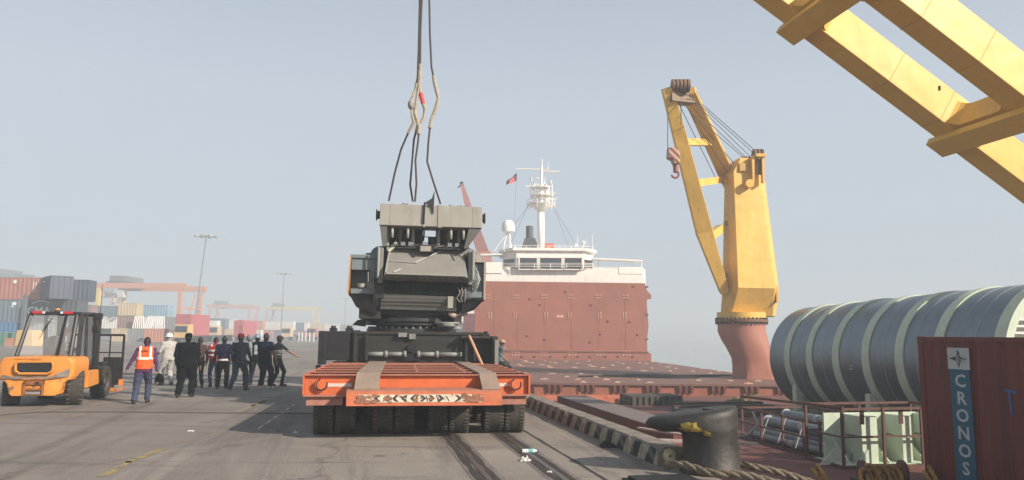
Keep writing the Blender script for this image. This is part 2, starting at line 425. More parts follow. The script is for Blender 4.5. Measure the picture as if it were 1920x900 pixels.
first.location = Q(0, 0); first.rotation_euler = (0, 0, QYAW)
for i in range(1, 80):
    o = bpy.data.objects.new('kerb_block', kme[rnd.randrange(4)]); COL.objects.link(o); o.parent = kerb
    o.location = Q(i * 1.2, rnd.uniform(-.008, .008), 0); o.rotation_euler = (rnd.uniform(-.004, .004), 0, QYAW + rnd.uniform(-.006, .006))
for i in range(-12, -3):
    o = bpy.data.objects.new('kerb_block', kme[rnd.randrange(4)]); COL.objects.link(o); o.parent = kerb
    o.location = Q(i * 1.2, 0, 0); o.rotation_euler = (0, 0, QYAW)

# ---------------------------------------------------------------- bollards
BOLM = M('bollard_iron', (0.038, 0.035, 0.033), 0.55, metal=0.2, var=0.4, scale=3.5, bump=0.6, bscale=9, rust=0.15, rustcol=(0.15, 0.1, 0.06), rscale=6)
BYEL = M('chipped_yellow_paint', (0.42, 0.31, 0.06), 0.7, var=0.3, scale=9, rust=0.75, rustcol=(0.07, 0.06, 0.03), rscale=14, bump=0.4)
def bollard(label, loc, rotz, sc_=1.0):
    t = thing('bollard', label, 'bollard', loc, rotz, 'mooring bollards on the quay edge')
    b = MB(); rings = []
    n_ = 28
    # one cast piece: round stem that swells into a head reaching out to local -x
    for z, rx, ry, cx in ((0, .40, .40, 0), (.03, .40, .40, 0), (.06, .375, .375, 0), (.38, .355, .355, 0), (.48, .355, .36, -.01), (.54, .40, .38, -.05), (.575, .50, .40, -.14),
                          (.62, .585, .41, -.225), (.68, .60, .41, -.235), (.74, .575, .39, -.215), (.78, .50, .34, -.16), (.80, .36, .24, -.06), (.803, .02, .02, 0)):
        ring = []
        for i in range(n_):
            th = 2 * math.pi * i / n_; x = math.cos(th); y = math.sin(th)
            w = 1 - 0.28 * max(0, -x) ** 1.5 if z > .5 else 1
            tilt = 0.07 * x if z > .56 else 0
            ring.append(Vector(((cx + rx * x) * sc_, ry * y * w * sc_, (z + tilt * min(1, rx * 2)) * sc_)))
        rings.append(ring)
    b.loftrings(rings); b.build('casting', BOLM, t, smooth=True, ang=60)
    b = MB()      # patch of yellow paint under the near lip
    rg = []
    for z, rx, ry, cx in ((.50, .37, .372, -.02), (.54, .412, .392, -.05), (.575, .512, .412, -.14), (.62, .597, .422, -.225), (.675, .612, .422, -.235)):
        r_ = []
        for i in range(13):
            th = math.radians(247 + i * 2.1); x = math.cos(th); y = math.sin(th); w = 1 - 0.28 * max(0, -x) ** 1.5
            jit = 0.012 * noise.noise(Vector((i, z * 20, 0)))
            r_.append(Vector(((cx + rx * x) * sc_, ry * y * w * sc_, (z + 0.07 * x * min(1, rx * 2) * (1 if z > .56 else 0) + jit) * sc_)))
        rg.append(r_)
    vs = [p for r_ in rg for p in r_]; fs = [(k * 13 + i, k * 13 + i + 1, k * 13 + 14 + i, k * 13 + 13 + i) for k in range(4) for i in range(12) if not (k == 0 and i < 5) and not (k > 2 and i < 3)]
    b.add(vs, fs); lab(b.build('paint_patch', BYEL, t, smooth=True), 'chipped yellow paint under the lip')
    b = MB()
    for i in range(6):
        th = i * math.pi / 3 + .3; b.cyl((math.cos(th) * .34 * sc_, math.sin(th) * .34 * sc_, .02), (math.cos(th) * .34 * sc_, math.sin(th) * .34 * sc_, .085 * sc_), .022)
    b.cyl((0, 0, .79 * sc_), (0, 0, .815 * sc_), .09 * sc_, n=16)
    b.build('cap_and_bolts', DARKM, t)
    return t
bol = bollard('large dark iron bollard in the foreground with chipped yellow lip', (2.62, 9.95, 0), math.radians(-8))
BOL2 = (-0.42, 26.0, 0)
dup_tree(bol, BOL2, QYAW, 'distant dark bollard the capped man sits on beside the trailer')

# ---------------------------------------------------------------- thick mooring ropes
ROPE = M('mooring_rope', (0.17, 0.135, 0.095), 0.9, var=0.5, scale=14, bump=0.9, bscale=40)
ROPEY = M('yellow_mooring_rope', (0.36, 0.20, 0.05), 0.85, var=0.4, scale=14, bump=0.6, bscale=40)
def rope(name, label, pts, r, mat=ROPE, strands=3, pitch=0.5, cat='rope'):
    """laid rope: strands twisted round the path"""
    P_ = [Vector(p) for p in pts]; dense = []
    for i in range(len(P_) - 1):
        p0 = P_[max(i - 1, 0)]; p1 = P_[i]; p2 = P_[i + 1]; p3 = P_[min(i + 2, len(P_) - 1)]
        k = max(2, int((p2 - p1).length / (r * 1.2)))
        for j in range(k):
            t_ = j / k
            dense.append(0.5 * ((2 * p1) + (p2 - p0) * t_ + (2 * p0 - 5 * p1 + 4 * p2 - p3) * t_ * t_ + (3 * p1 - p0 - 3 * p2 + p3) * t_ ** 3))
    dense.append(P_[-1])
    m = MB(); x = None; fr = []; L_ = 0
    for i, p in enumerate(dense):
        a = (dense[min(i + 1, len(dense) - 1)] - dense[max(i - 1, 0)]).normalized()
        x = a.orthogonal().normalized() if x is None else (x - a * x.dot(a)).normalized()
        if i: L_ += (p - dense[i - 1]).length
        fr.append((p, x.copy(), a.cross(x), L_))
    for k in range(strands):
        ph = 2 * math.pi * k / strands
        m.tube([p + (u * math.cos(ph + l / (r * 1.5)) + v * math.sin(ph + l / (r * 1.5))) * r * 0.5 for p, u, v, l in fr], r * 0.56, 6)
    o = m.build(name, mat, smooth=True, ang=80)
    return tag(o, label, cat)
rope('mooring_rope', 'thick frayed mooring rope running from the kerb end past the bollard foot', [(1.98, 9.75, .10), (2.15, 9.55, .16), (2.45, 9.32, .10), (2.8, 9.2, .10), (3.3, 9.0, -.0), (3.9, 8.9, -.2), (4.6, 8.8, -.5)], 0.052)
rope('mooring_rope', 'second thick mooring rope leaving the bollard foot on its right side', [(2.95, 10.2, .08), (3.1, 9.9, .09), (3.5, 9.75, .02), (3.95, 9.6, -.12), (4.6, 9.45, -.4), (5.3, 9.3, -.7)], 0.05)
o = rope('rope_end', 'pale coiled rope end lashed at the near tip of the striped kerb', [(2.12 + .07 * math.cos(a * .9) * (1 - a * .04), 10.15 - a * .008, .17 + .075 * math.sin(a * .9) * (1 - a * .04)) for a in range(15)], 0.028, M('pale_rope', (0.5, 0.42, 0.25), 0.9, var=0.3, scale=20), cat='rope')
# scrap in the shade of the kerb and litter by the rails
PADM = M('pad_black', (0.012, 0.012, 0.013), 0.7, var=0.4, scale=6, bump=0.3)
b = MB(); b.bb(-.42, .42, -.35, .35, 0, .05); b.bb(-.36, .4, -.28, .3, .05, .085)  # two flat black slabs, one on the other
tag(b.build('black_pad', PADM, loc=(1.83, 8.98, .0), rotz=QYAW, bevel=.012), 'flat black pad on the ground at the bottom edge by the bollard', 'pad')
CLOTHB = M('dark_rag', (0.015, 0.016, 0.024), 0.9, var=0.4, scale=10)
def crumple(name, label, cat, c, w, d, h, mat, seed):
    m = MB(); n_ = 12; vs = []; fs = []
    for j in range(n_ + 1):
        for i in range(n_ + 1):
            x = (i / n_ - .5) * w; y = (j / n_ - .5) * d; e = 1 - max(abs(i / n_ - .5), abs(j / n_ - .5)) * 2
            z = .006 + h * max(0, noise.noise(Vector((i * .45, j * .45, seed))) + .5) * min(1, e * 3)
            vs.append(Vector((x * (1 + .2 * noise.noise(Vector((j * .5, seed, 1)))), y * (1 + .3 * noise.noise(Vector((i * .5, seed, 2)))), z)))
    for j in range(n_):
        for i in range(n_): a_ = j * (n_ + 1) + i; fs.append((a_, a_ + 1, a_ + n_ + 2, a_ + n_ + 1))
    m.add(vs, fs); o = m.build(name, mat, loc=c, smooth=True)
    so = o.modifiers.new('s', 'SOLIDIFY'); so.thickness = .004
    return tag(o, label, cat)
crumple('rag', 'crumpled dark blue rag on the shaded ground beside the kerb', 'rag', G(1150, 837), .42, .34, .07, CLOTHB, 3)
PAPER = M('white_paper', (0.5, 0.48, 0.46), 0.8, var=0.05)
crumple('paper_scrap', 'crumpled white paper scrap between the crane rails', 'litter', G(985, 864), .16, .16, .05, PAPER, 7)
crumple('paper_scrap', 'small white paper scrap left of the trailer wheels', 'litter', G(556, 812), .12, .12, .03, PAPER, 9)
crumple('paper_scrap', 'tiny white scrap on the open apron behind the walking men', 'litter', G(357, 809), .12, .08, .02, PAPER, 12)
crumple('paper_scrap', 'tiny pale scrap between the rails nearest the bottom edge', 'litter', G(1030, 886), .08, .05, .015, PAPER, 15)
bt = thing('plastic_bottle', 'clear plastic bottle with blue cap lying between the crane rails', 'bottle', G(992, 850) + Vector((0, 0, .034)), .2)
MB().lathe([(.005, -.11), (.031, -.105), (.033, -.03), (.029, 0), (.033, .03), (.031, .08), (.013, .11), (.013, .125)], axis=(1, 0, 0), n=12).build('bottle_body', M('clear_plastic', (.55, .57, .58), .2, var=.1), bt, smooth=True)
MB().lathe([(.034, -.01), (.034, .05)], axis=(1, 0, 0), n=12).build('paper_band', M('teal_band', (.1, .35, .36), .5), bt, smooth=True)
MB().cyl((.122, 0, 0), (.145, 0, 0), .017).build('cap', M('blue_cap', (.02, .1, .35), .4), bt)
# ================================================================ helpers for upright boxes at a distance
def fb(mb, px0, px1, py0, py1, Y, depth):
    """box whose front stands at distance Y and covers that part of the view; axis-aligned, real size"""
    a = P(px0, py1, Y); b = P(px1, py0, Y)
    return mb.bb(min(a.x, b.x), max(a.x, b.x), Y, Y + depth, min(a.z, b.z), max(a.z, b.z))
def rooted(name, label, cat, loc, group=None):
    t = thing(name, label, cat, loc, 0, group); return t
def part(mb, name, mat, root, **k):
    return mb.build(name, mat, root, loc=-Vector(root.location), **k)
def sub(mb, name, mat, parent, **k):     # under a part that already sits in world coordinates
    return mb.build(name, mat, parent, **k)

# ================================================================ cargo ship: hull, deck, bridge
ship = rooted('cargo_ship', 'large cargo ship with red decks and white bridge moored along the quay', 'ship', (4, 60, -4.5))
HULLC = M('hull_black', (0.05, 0.03, 0.03), 0.6, var=0.3, scale=1, rust=0.2)
DECKN = M('near_deck_paint', (0.145, 0.055, 0.045), 0.75, var=0.3, scale=1.2, rust=0.3, rustcol=(0.07, 0.035, 0.03), rscale=1.5, bump=0.4, bscale=10, rsharp=0.3)
b = MB(); b.hexa([Q(-14, 1.5, -7), Q(-14, 27, -7), Q(21, 27, -7), Q(21, 1.5, -7), Q(-14, 1.5, -.85), Q(-14, 27, -.85), Q(21, 27, -.85), Q(21, 1.5, -.85)])
part(b, 'fore_deck', DECKN, ship)
b = MB(); b.hexa([Q(21, 1.6, -7), Q(21, 27, -7), Q(100, 27, -7), Q(100, 1.6, -7), Q(21, 1.6, -2.2), Q(21, 27, -2.2), Q(100, 27, -2.2), Q(100, 1.6, -2.2)])
hull = part(b, 'hull', HULLC, ship)
b = MB(); b.beam(Q(-14, 1.52, -.79), Q(20.9, 1.52, -.79), .10, .12)
part(b, 'gunwale_bar', DARKRED, ship)
# low coaming on the near deck with a grey plate on it
COAM = M('grey_worn_plate', (0.16, 0.125, 0.115), 0.6, var=0.3, scale=2.5, rust=0.3, rustcol=(0.08, 0.035, 0.03), rscale=3, bump=0.2)
b = MB(); b.hexa([Q(6.6, 3.1, -.85), Q(6.6, 4.1, -.85), Q(17, 4.1, -.85), Q(17, 3.1, -.85), Q(6.6, 3.1, -.46), Q(6.6, 4.1, -.46), Q(17, 4.1, -.46), Q(17, 3.1, -.46)])
part(b, 'coaming', DARKRED, ship)
for k in range(4):
    s0 = 6.65 + k * 2.55; b = MB(); b.hexa([Q(s0, 3.06, -.456), Q(s0, 4.1, -.456), Q(s0 + 2.5, 4.1, -.456), Q(s0 + 2.5, 3.06, -.456), Q(s0, 3.06, -.43), Q(s0, 4.1, -.43), Q(s0 + 2.5, 4.1, -.43), Q(s0 + 2.5, 3.06, -.43)])
    part(b, 'deck_plate', COAM, ship)
LITRED = M('light_red_steel', (0.42, 0.13, 0.07), 0.6, var=0.25, scale=2, rust=0.2)
for k in range(5):     # low lashing frames at the end of the near deck
    p0 = Q(17.6 + k * .62, 1.9 + k * .1, -.85); fr_ = MB()
    fr_.beam(p0 + Vector((0, 0, .12)), p0 + N * (3.6 + .3 * k) + Vector((0, 0, .12)), .1, .08)
    for j in range(5): q_ = p0 + N * j * .85; fr_.beam(q_, q_ + Vector((0, 0, .3 if (j + k) % 2 else .18)), .07, .07)
    part(fr_, 'lashing_frame', LITRED, ship)
b = MB(); b.hexa([Q(17.2, 6.0, -.85), Q(17.2, 8.1, -.85), Q(18.4, 8.1, -.85), Q(18.4, 6.0, -.85), Q(17.2, 6.0, -.5), Q(17.2, 8.1, -.5), Q(18.4, 8.1, -.5), Q(18.4, 6.0, -.5)])
vb = part(b, 'deck_locker', M('locker_grey', (.05, .042, .036), .7, var=.3, rust=.2), ship)
for k in range(9): b = MB(); a_ = Q(17.16, 6.1 + k * .24, -.85); b.beam(a_, a_ + Vector((0, 0, .33)), .06, .06); sub(b, 'rib', M('locker_rib', (.09, .075, .06), .7), vb)

# superstructure, centred on the mast about px 1028, at 80 m
YB = 80.0
b = MB(); fb(b, 846, 1210, 505, 700, YB, 12)
wall0 = part(b, 'deck_house', WHITEP, ship)
b = MB(); fb(b, 846, 1207, 503, 529, YB - 2.2, 2.4); part(b, 'bridge_wing_deck', WHITEP, ship)
b = MB(); fb(b, 1160, 1205, 501, 514, YB - 2.25, 2.2); fb(b, 850, 942, 492, 512, YB - 2.3, 2.0); part(b, 'wing_bulwark', WHITEP, ship, bevel=.05)
# wheelhouse: front slightly bowed; three walls around dark glass
wh = MB()
zt = P(1028, 476, YB).z; zb = P(1028, 507, YB).z
fpts = [P(942, 500, YB - 1).x, P(968, 500, YB - 2).x, P(1092, 500, YB - 2).x, P(1112, 500, YB - 1).x]
out_ = [(fpts[0], YB - .8), (fpts[1], YB - 2.6), (fpts[2], YB - 2.6), (fpts[3], YB - .8), (fpts[3], YB + 5), (fpts[0], YB + 5)]
wh.prism(out_, (0, 0, zb), (1, 0, 0), (0, 1, 0), (0, 0, zt - zb)); wheelh = part(wh, 'wheelhouse', WHITEP, ship)
ro = [(x + (-.4 if x < 4 else .4), y + (-.28 if y < YB else .5)) for x, y in out_]
b = MB(); b.prism(ro, (0, 0, zt), (1, 0, 0), (0, 1, 0), (0, 0, .32)); part(b, 'wheelhouse_roof', WHITEP, ship, bevel=.05)
FRM = M('window_frame_white', (.7, .66, .6), .5, var=.05)
for px0, px1 in ((974, 1007), (1012, 1053), (1058, 1091)):
    a = P(px0, 504, YB - 2.66); c = P(px1, 484, YB - 2.66)
    b = MB(); b.bb(a.x, c.x, YB - 2.66, YB - 2.61, a.z, c.z); w_ = part(b, 'window', GLASSD, ship)
    b = MB()
    for x in (a.x - .05, c.x + .05): b.bb(x - .08, x + .08, YB - 2.72, YB - 2.6, a.z - .1, c.z + .1)
    for z in (a.z - .06, c.z + .06): b.bb(a.x, c.x, YB - 2.71, YB - 2.6, z - .06, z + .06)
    sub(b, 'window_frame', FRM, w_)
for (x0, y0), (x1, y1) in ((out_[0], out_[1]), (out_[2], out_[3])):   # angled corner windows
    a = Vector((x0, y0, 0)); c = Vector((x1, y1, 0)); d_ = (c - a); n_ = Vector((d_.y, -d_.x, 0)).normalized() * .05
    z0 = P(1000, 502, YB - 2.6).z; z1 = P(1000, 485, YB - 2.6).z
    p_ = [a + d_ * .12 + n_, a + d_ * .88 + n_]; b = MB()
    b.hexa([p_[0] + Vector((0, 0, z0)), p_[1] + Vector((0, 0, z0)), p_[1] - n_ * .8 + Vector((0, 0, z0)), p_[0] - n_ * .8 + Vector((0, 0, z0)), p_[0] + Vector((0, 0, z1)), p_[1] + Vector((0, 0, z1)), p_[1] - n_ * .8 + Vector((0, 0, z1)), p_[0] - n_ * .8 + Vector((0, 0, z1))])
    part(b, 'window', GLASSD, ship)
# side awnings over the wings with posts, and rails
b = MB(); a = P(1112, 486, YB - 1.2); c = P(1203, 490, YB - 1.2); b.beam(a, c, 1.6, .14); part(b, 'wing_awning', WHITEP, ship)
b = MB(); a = P(880, 479, YB - 1.2); c = P(944, 478, YB - 1.2); b.beam(a, c, 1.6, .14); part(b, 'wing_awning', WHITEP, ship)
def rail(pts, h, gap, name='railing', mat=WHITEP, r=.035, rails=3, root=ship):
    b = MB()
    for i in range(len(pts) - 1):
        a = Vector(pts[i]); c = Vector(pts[i + 1]); L_ = (c - a).length; k = max(1, int(L_ / gap))
        for j in range(k + 1): p = a.lerp(c, j / k); b.cyl(p, p + Vector((0, 0, h)), r, n=5)
        for j in range(1, rails + 1): z = Vector((0, 0, h * j / rails)); b.cyl(a + z, c + z, r * .8, n=5)
    return part(b, name, mat, root)
rail([P(1112, 517, YB - 2.1), P(1160, 517, YB - 2.1)], .9, .9)
rail([P(942, 517, YB - 2.3) + Vector((0, 0, .8)), P(972, 517, YB - 2.9) + Vector((0, 0, .8)), P(1092, 517, YB - 2.9) + Vector((0, 0, .8)), P(1112, 517, YB - 2.3) + Vector((0, 0, .8))], .5, 1.4)
rail([P(945, 475, YB - 2), P(1112, 477, YB - 2)], .85, 1.1)
for px in (1185, 1203, 1122):
    a = P(px, 503, YB - 1.2); b = MB(); b.cyl(a, (a.x, a.y, P(px, 488, YB - 1.2).z), .06, n=6); part(b, 'awning_post', WHITEP, ship)
# mast
mx = P(1014, 473, YB - .5); zt = lambda py: P(1014, py, YB - .5).z
b = MB(); b.cyl((mx.x, mx.y, zt(474)), (mx.x, mx.y, zt(398)), .42, .36, n=16); b.lathe([(.36, .1), (.6, .45), (1.4, .85), (1.45, 1.0), (.3, 1.0)], (mx.x, mx.y, zt(400)), n=10)
mast = part(b, 'mast', WHITEP, ship, smooth=True)
b = MB(); pz = zt(386)
for k in range(10):
    th = k * math.pi / 5; b.cyl((mx.x + 1.5 * math.cos(th), mx.y + 1.5 * math.sin(th), pz - .3), (mx.x + 1.5 * math.cos(th), mx.y + 1.5 * math.sin(th), pz + .6), .035, n=5)
for dz in (.15, .6): b.torus((mx.x, mx.y, pz + dz), 1.5, .03, n=10, m=5)
sub(b, 'mast_railing', WHITEP, mast)
b = MB()
for dx, w in ((-.75, .12), (.05, .2), (.85, .1), (-.35, .07)): b.cyl((mx.x + dx, mx.y, pz), (mx.x + dx, mx.y, zt(345 if dx != .05 else 312)), w, w * .7, n=8)
b.cyl((mx.x + .1, mx.y, zt(318)), (mx.x + .1, mx.y, zt(298)), .05, n=6)
b.cyl((mx.x + .75, mx.y, zt(320)), (mx.x + .75, mx.y, zt(303)), .03, n=6)
sub(b, 'mast_top', WHITEP, mast)
b = MB()
for k in range(9):
    z0 = zt(345) + (pz - zt(345)) * k / 9; z1 = zt(345) + (pz - zt(345)) * (k + 1) / 9; s_ = 1 if k % 2 else -1
    b.cyl((mx.x - .75 * s_, mx.y, z0), (mx.x + .85 * s_, mx.y, z1), .035, n=4); b.cyl((mx.x - .75, mx.y, z0), (mx.x + .85, mx.y, z0), .03, n=4)
for dx, py in ((-1.15, 352), (1.2, 345), (.4, 335)): b.cyl((mx.x + dx, mx.y, pz), (mx.x + dx, mx.y, zt(py)), .05, n=5)
for py, w in ((352, .9), (367, 1.15)): b.lathe([(w, 0), (w, .07), (.1, .07)], (mx.x, mx.y, zt(py)), n=10)
sub(b, 'mast_lattice', WHITEP, mast)
b = MB()
for py, x0, x1 in ((317, -2.7, 1.0), (321, 0, 2.1), (349, -1.7, 1.2), (362, .4, 1.7), (334, -.5, .6), (372, -1.2, 1.8)):
    b.beam((mx.x + x0, mx.y, zt(py)), (mx.x + x1, mx.y, zt(py) - .04), .15, .15)
for k, (dx, py) in enumerate(((-1.1, 340), (1.05, 345), (.55, 352), (-.9, 356), (.6, 363), (-.1, 372), (.55, 377), (1.2, 369))): b.cyl((mx.x + dx, mx.y - .1, zt(py)), (mx.x + dx, mx.y - .1, zt(py) + .4), .12, n=8)
sub(b, 'yards_and_lights', M('mast_fittings', (.6, .57, .53), .6, var=.4), mast)
b = MB()
for x1, y1 in ((950, 472), (935, 462), (1085, 470), (1070, 472)):
    a = Vector((mx.x + (-1.3 if x1 < 1000 else 1.3), mx.y, zt(384))); b.cyl(a, P(x1, y1, YB + 1), .02, n=4)
sub(b, 'stay_wire', WIRE, mast)
# satellite dome, funnel, red drum, small aerials
b = MB(); c = P(953, 424, YB - .5); b.lathe([(.45, -.72), (.68, -.6), (.72, -.1), (.62, .35), (.35, .62), (.02, .7)], c, n=16); dome = part(b, 'satellite_dome', WHITEP, ship, smooth=True)
b = MB(); gz = P(953, 472, YB).z
for dx, dy in ((-.55, 0), (.35, -.3), (.2, .4)): b.cyl((c.x + dx * .3, c.y + dy * .3, c.z - .7), (c.x + dx, c.y + dy, gz), .07, n=6)
b.cyl((c.x - .1, c.y, c.z - .8), (c.x - 1.5, c.y, gz), .05, n=6); sub(b, 'dome_stand', WHITEP, dome)
FUN = M('funnel_grey', (.075, .08, .095), .6, var=.2)
b = MB(); a = P(993, 470, YB + 4); b.cyl(P(993, 450, YB + 4), P(993, 424, YB + 4), .42, n=14)
b.hexa([P(976, 471, YB + 3), P(1013, 471, YB + 3), P(1013, 471, YB + 6), P(976, 471, YB + 6), P(984, 446, YB + 3), P(1003, 446, YB + 3), P(1003, 446, YB + 6), P(984, 446, YB + 6)])
part(b, 'funnel', FUN, ship, smooth=True)
ORG = M('red_orange_paint', (.55, .09, .05), .6, var=.2)
b = MB(); a = P(1030, 465, YB + .5); b.cyl(a + Vector((-.5, 0, 0)), a + Vector((.5, 0, 0)), .5, n=14); b.cyl(a + Vector((0, 0, .2)), a + Vector((0, 0, -.9)), .3, n=10); part(b, 'red_drum', ORG, ship, smooth=True)
for px, py0, py1, r in ((1083, 473, 440, .04), (1094, 473, 455, .09), (1111, 474, 438, .03), (1079, 473, 460, .1), (1102, 474, 462, .05), (1100, 474, 449, .02), (1060, 473, 462, .05)):
    b = MB(); q_ = P(px, py0, YB + 1); b.cyl(q_, (q_.x, q_.y, P(px, py1, YB + 1).z), r, r * .7, n=6)
    if r > .08: b.sph((q_.x, q_.y, P(px, py1, YB + 1).z), .22, 8)
    part(b, 'antenna', WHITEP, ship)
b = MB(); a = P(1099, 470, YB); b.box(a, (.7, .7, .6)); part(b, 'searchlight_box', M('grey_box', (.25, .25, .25), .6), ship)
# dark red structure at the left end of the hatch wall
b = MB(); fb(b, 868, 891, 588, 640, 73.5, 2.0); part(b, 'vent_trunk', M('purple_red_steel', (.16, .07, .075), .7, var=.2), ship)

# ---------------------------------------------------------------- flag
fl = rooted('signal_flag', 'small red and dark flag flying on its halyard left of the ship mast', 'flag', P(969, 320, YB - .5))
FLAGR = M('flag_red', (.5, .1, .1), .8, var=.1); FLAGD = M('flag_dark', (.04, .05, .04), .8, var=.1)
a = P(969, 322, YB - .5)
m = MB(); vs = []; fs = []
for i in range(9):
    for j in range(5):
        u = i / 8; v = j / 4
        vs.append(a + Vector((-1.15 * u, .12 * math.sin(u * 7) , -.15 - 1.0 * u - v * (.85 - .5 * u) + .06 * math.sin(u * 9))))
for i in range(8):
    for j in range(4): q_ = i * 5 + j; fs.append((q_, q_ + 5, q_ + 6, q_ + 1))
m.add(vs, fs); m.mi = [1 if (k % 4 == 0 or k // 4 > 5) else 0 for k in range(32)]
part(m, 'cloth', [FLAGR, FLAGD], fl, smooth=True)
b = MB(); b.cyl(a + Vector((0, 0, .1)), a + Vector((-.4, 0, -9)), .015, n=4); part(b, 'halyard', WIRE, fl)

# ================================================================ red wall of stood-up hatch cover
YW = 75.0
hw = rooted('hatch_cover', 'tall red steel hatch cover standing upright in front of the white bridge', 'hatch cover', P(1050, 673, YW))
ox = P(960, 600, YW).x
def wpt(px, py): q_ = P(px, py, YW); return (q_.x, q_.z)
outl = [wpt(*p) for p in ((889, 678), (889, 568), (905, 560), (905, 527), (1209, 531), (1213, 545), (1221, 553), (1221, 560), (1213, 561), (1213, 575), (1216, 610), (1213, 640), (1214, 660), (1221, 663), (1221, 678))]
b = MB(); b.prism(outl, (0, YW, 0), (1, 0, 0), (0, 0, 1), (0, 1.0, 0)); hwp = part(b, 'cover_panel', REDWALL, hw)
b = MB(); a = P(905, 657, YW - .12); c = P(1216, 658, YW - .12); b.bb(a.x, c.x, YW - .1, YW, a.z - .08, a.z + .04); part(b, 'seam_bar', M('seam_red', (.2, .07, .05), .6), hw)
for px in (905, 950, 1000, 1050, 1100, 1150):   # welded plate joints
    a = P(px + 22, 531, YW); c = P(px + 22, 656, YW); b = MB(); b.bb(a.x - .025, a.x + .025, YW - .02, YW + .01, c.z, a.z - .15); part(b, 'weld_seam', REDWALL, hw)
SOCK = M('worn_socket', (.62, .36, .24), .8, var=.35, scale=6); DSOC = M('dark_socket', (.10, .035, .03), .8)
def cluster(cx, cy, kind_, root, Yc=YW):
    b = MB(); c = P(cx, cy, Yc)
    def q_(dx, dz, w, h): b.bb(c.x + dx - w / 2, c.x + dx + w / 2, Yc - .06, Yc + .002, c.z + dz - h / 2, c.z + dz + h / 2)
    if kind_ == 0:
        for i in range(-3, 4):
            for j in (-1, 1): q_(i * .1, j * .14, .05, .14)
    elif kind_ == 1:
        for i in (-1, 1):
            for j in (-1.3, -.4, .5, 1.3): q_(i * .13, j * .2, .09, .13)
    else:
        for i in range(-3, 4): q_(i * .13, .12 + .03 * (i % 2), .07, .2)
        for i in range(-2, 3, 2): q_(i * .16, -.2, .12, .16)
    return part(b, 'lashing_socket', SOCK, root)
for x in (913, 967, 1020, 1070, 1122, 1173): cluster(x, 556, 0, hw)
for x in (919, 966, 1024, 1068, 1124, 1171): cluster(x, 591, 1, hw)
for x in (967, 1020, 1073, 1125, 1175): cluster(x, 662, 2, hw)
b = MB(); c = P(1050, 593, YW); b.bb(c.x - .35, c.x + .35, YW - .03, YW, c.z - .12, c.z + .12); part(b, 'marking_plate', SOCK, hw)
for px, py in ((940, 669), (978, 669), (1002, 669), (1032, 669), (1060, 669), (1083, 669), (1106, 669), (1135, 669), (1158, 669), (1186, 669), (993, 561), (1012, 572), (1108, 572), (1060, 547), (1187, 537), (1139, 603), (1180, 604), (988, 630), (1021, 637), (1106, 642), (1125, 627), (1195, 628), (1213, 538), (1213, 590), (1213, 636)):
    b = MB(); c = P(px, py, YW); b.sph((c.x, YW - .02, c.z), .13, 8, (1.2, .4, .8)); part(b, 'pad_eye', DSOC, hw)

# ================================================================ long hatch covers lying on the ship
ZH = -0.70
def hatch(label, p, zt_=ZH, th=.65):
    t = rooted('hatch_cover', label, 'hatch cover', (sum(q.x for q in p) / 4, sum(q.y for q in p) / 4, zt_ - th))
    b = MB(); lo = [Vector((q.x, q.y, zt_ - .10)) for q in p]; hi = [Vector((q.x, q.y, zt_)) for q in p]; b.hexa(lo + hi)
    pl = part(b, 'top_plate', REDDECK, t)
    c = Vector((t.location.x, t.location.y, 0)); q = [Vector((v.x, v.y, 0)) + (c - Vector((v.x, v.y, 0))).normalized() * .25 for v in p]
    b = MB(); b.hexa([v + Vector((0, 0, zt_ - th)) for v in q] + [v + Vector((0, 0, zt_ - .101)) for v in q]); part(b, 'girder', LITRED2, t)
    b = MB(); b.hexa([v + Vector((0, 0, zt_ - th - .14)) for v in p] + [v + Vector((0, 0, zt_ - th - .001)) for v in p]); part(b, 'bottom_flange', DARKRED2, t)
    return t
LITRED2 = M('hatch_side_red', (0.29, 0.10, 0.06), 0.6, var=0.18, scale=1.2, rust=0.2, rustcol=(.2, .08, .05))
DARKRED2 = M('hatch_flange_red', (0.22, 0.06, 0.045), 0.6, var=0.25, scale=1.5)
def hp(x, y): return Vector((x, y, 0))
rows = [(39.0, 47.3), (47.4, 56.6), (56.7, 65.6), (65.7, 74.6)]
names = ['wide red hatch cover nearest the camera with pocketed front girder', 'second red hatch cover back behind the nearest one', 'third red hatch cover back towards the bridge', 'farthest flat red hatch cover at the foot of the upright wall']
for k, (y0, y1) in enumerate(rows):
    f = lambda y: 16.2 - (y - 39) * .068; l_ = lambda y: 2.0 - (y - 39) * .17
    h = hatch(names[k], [hp(l_(y0) - 1, y0), hp(f(y0), y0), hp(f(y1), y1), hp(l_(y1) - 1, y1)])
    nxs = 9
    for i in range(nxs):      # lashing sockets on top and pockets in the front girder
        x = l_(y0) + .3 + i * (f(y0) - l_(y0) - .6) / (nxs - 1)
        for yy in (y0 + .7, y0 + 3.0, y0 + 5.6):
            if rnd.random() < .25: continue
            xx = x + rnd.uniform(-.15, .15) - (yy - y0) * .1; b = MB()
            w = rnd.uniform(.22, .5)
            b.bb(xx - w / 2, xx + w / 2, yy - .12, yy + .12, ZH + .002, ZH + .035); b.bb(xx - .06, xx + .06, yy - .06, yy + .06, ZH + .036, ZH + .07)
            part(b, 'lashing_socket', RUSTW if rnd.random() < .7 else SOCK, h)
        if k == 0:
            b = MB()
            for j in (-.3, 0, .3):
                b.prism([(-.09, 0), (.09, 0), (.05, -.34), (-.05, -.34)], (x + j, y0 - .02, ZH - .11), (1, 0, 0), (0, 0, 1), (0, .3, 0))
            part(b, 'bracket', DARKRED, h)
b = MB(); b.bb(-3, 15.5, 40, 74, -2.2, ZH - .8); part(b, 'hatch_coaming', M('coaming_shadow_grey', (.09, .07, .065), .8, var=.3), ship)
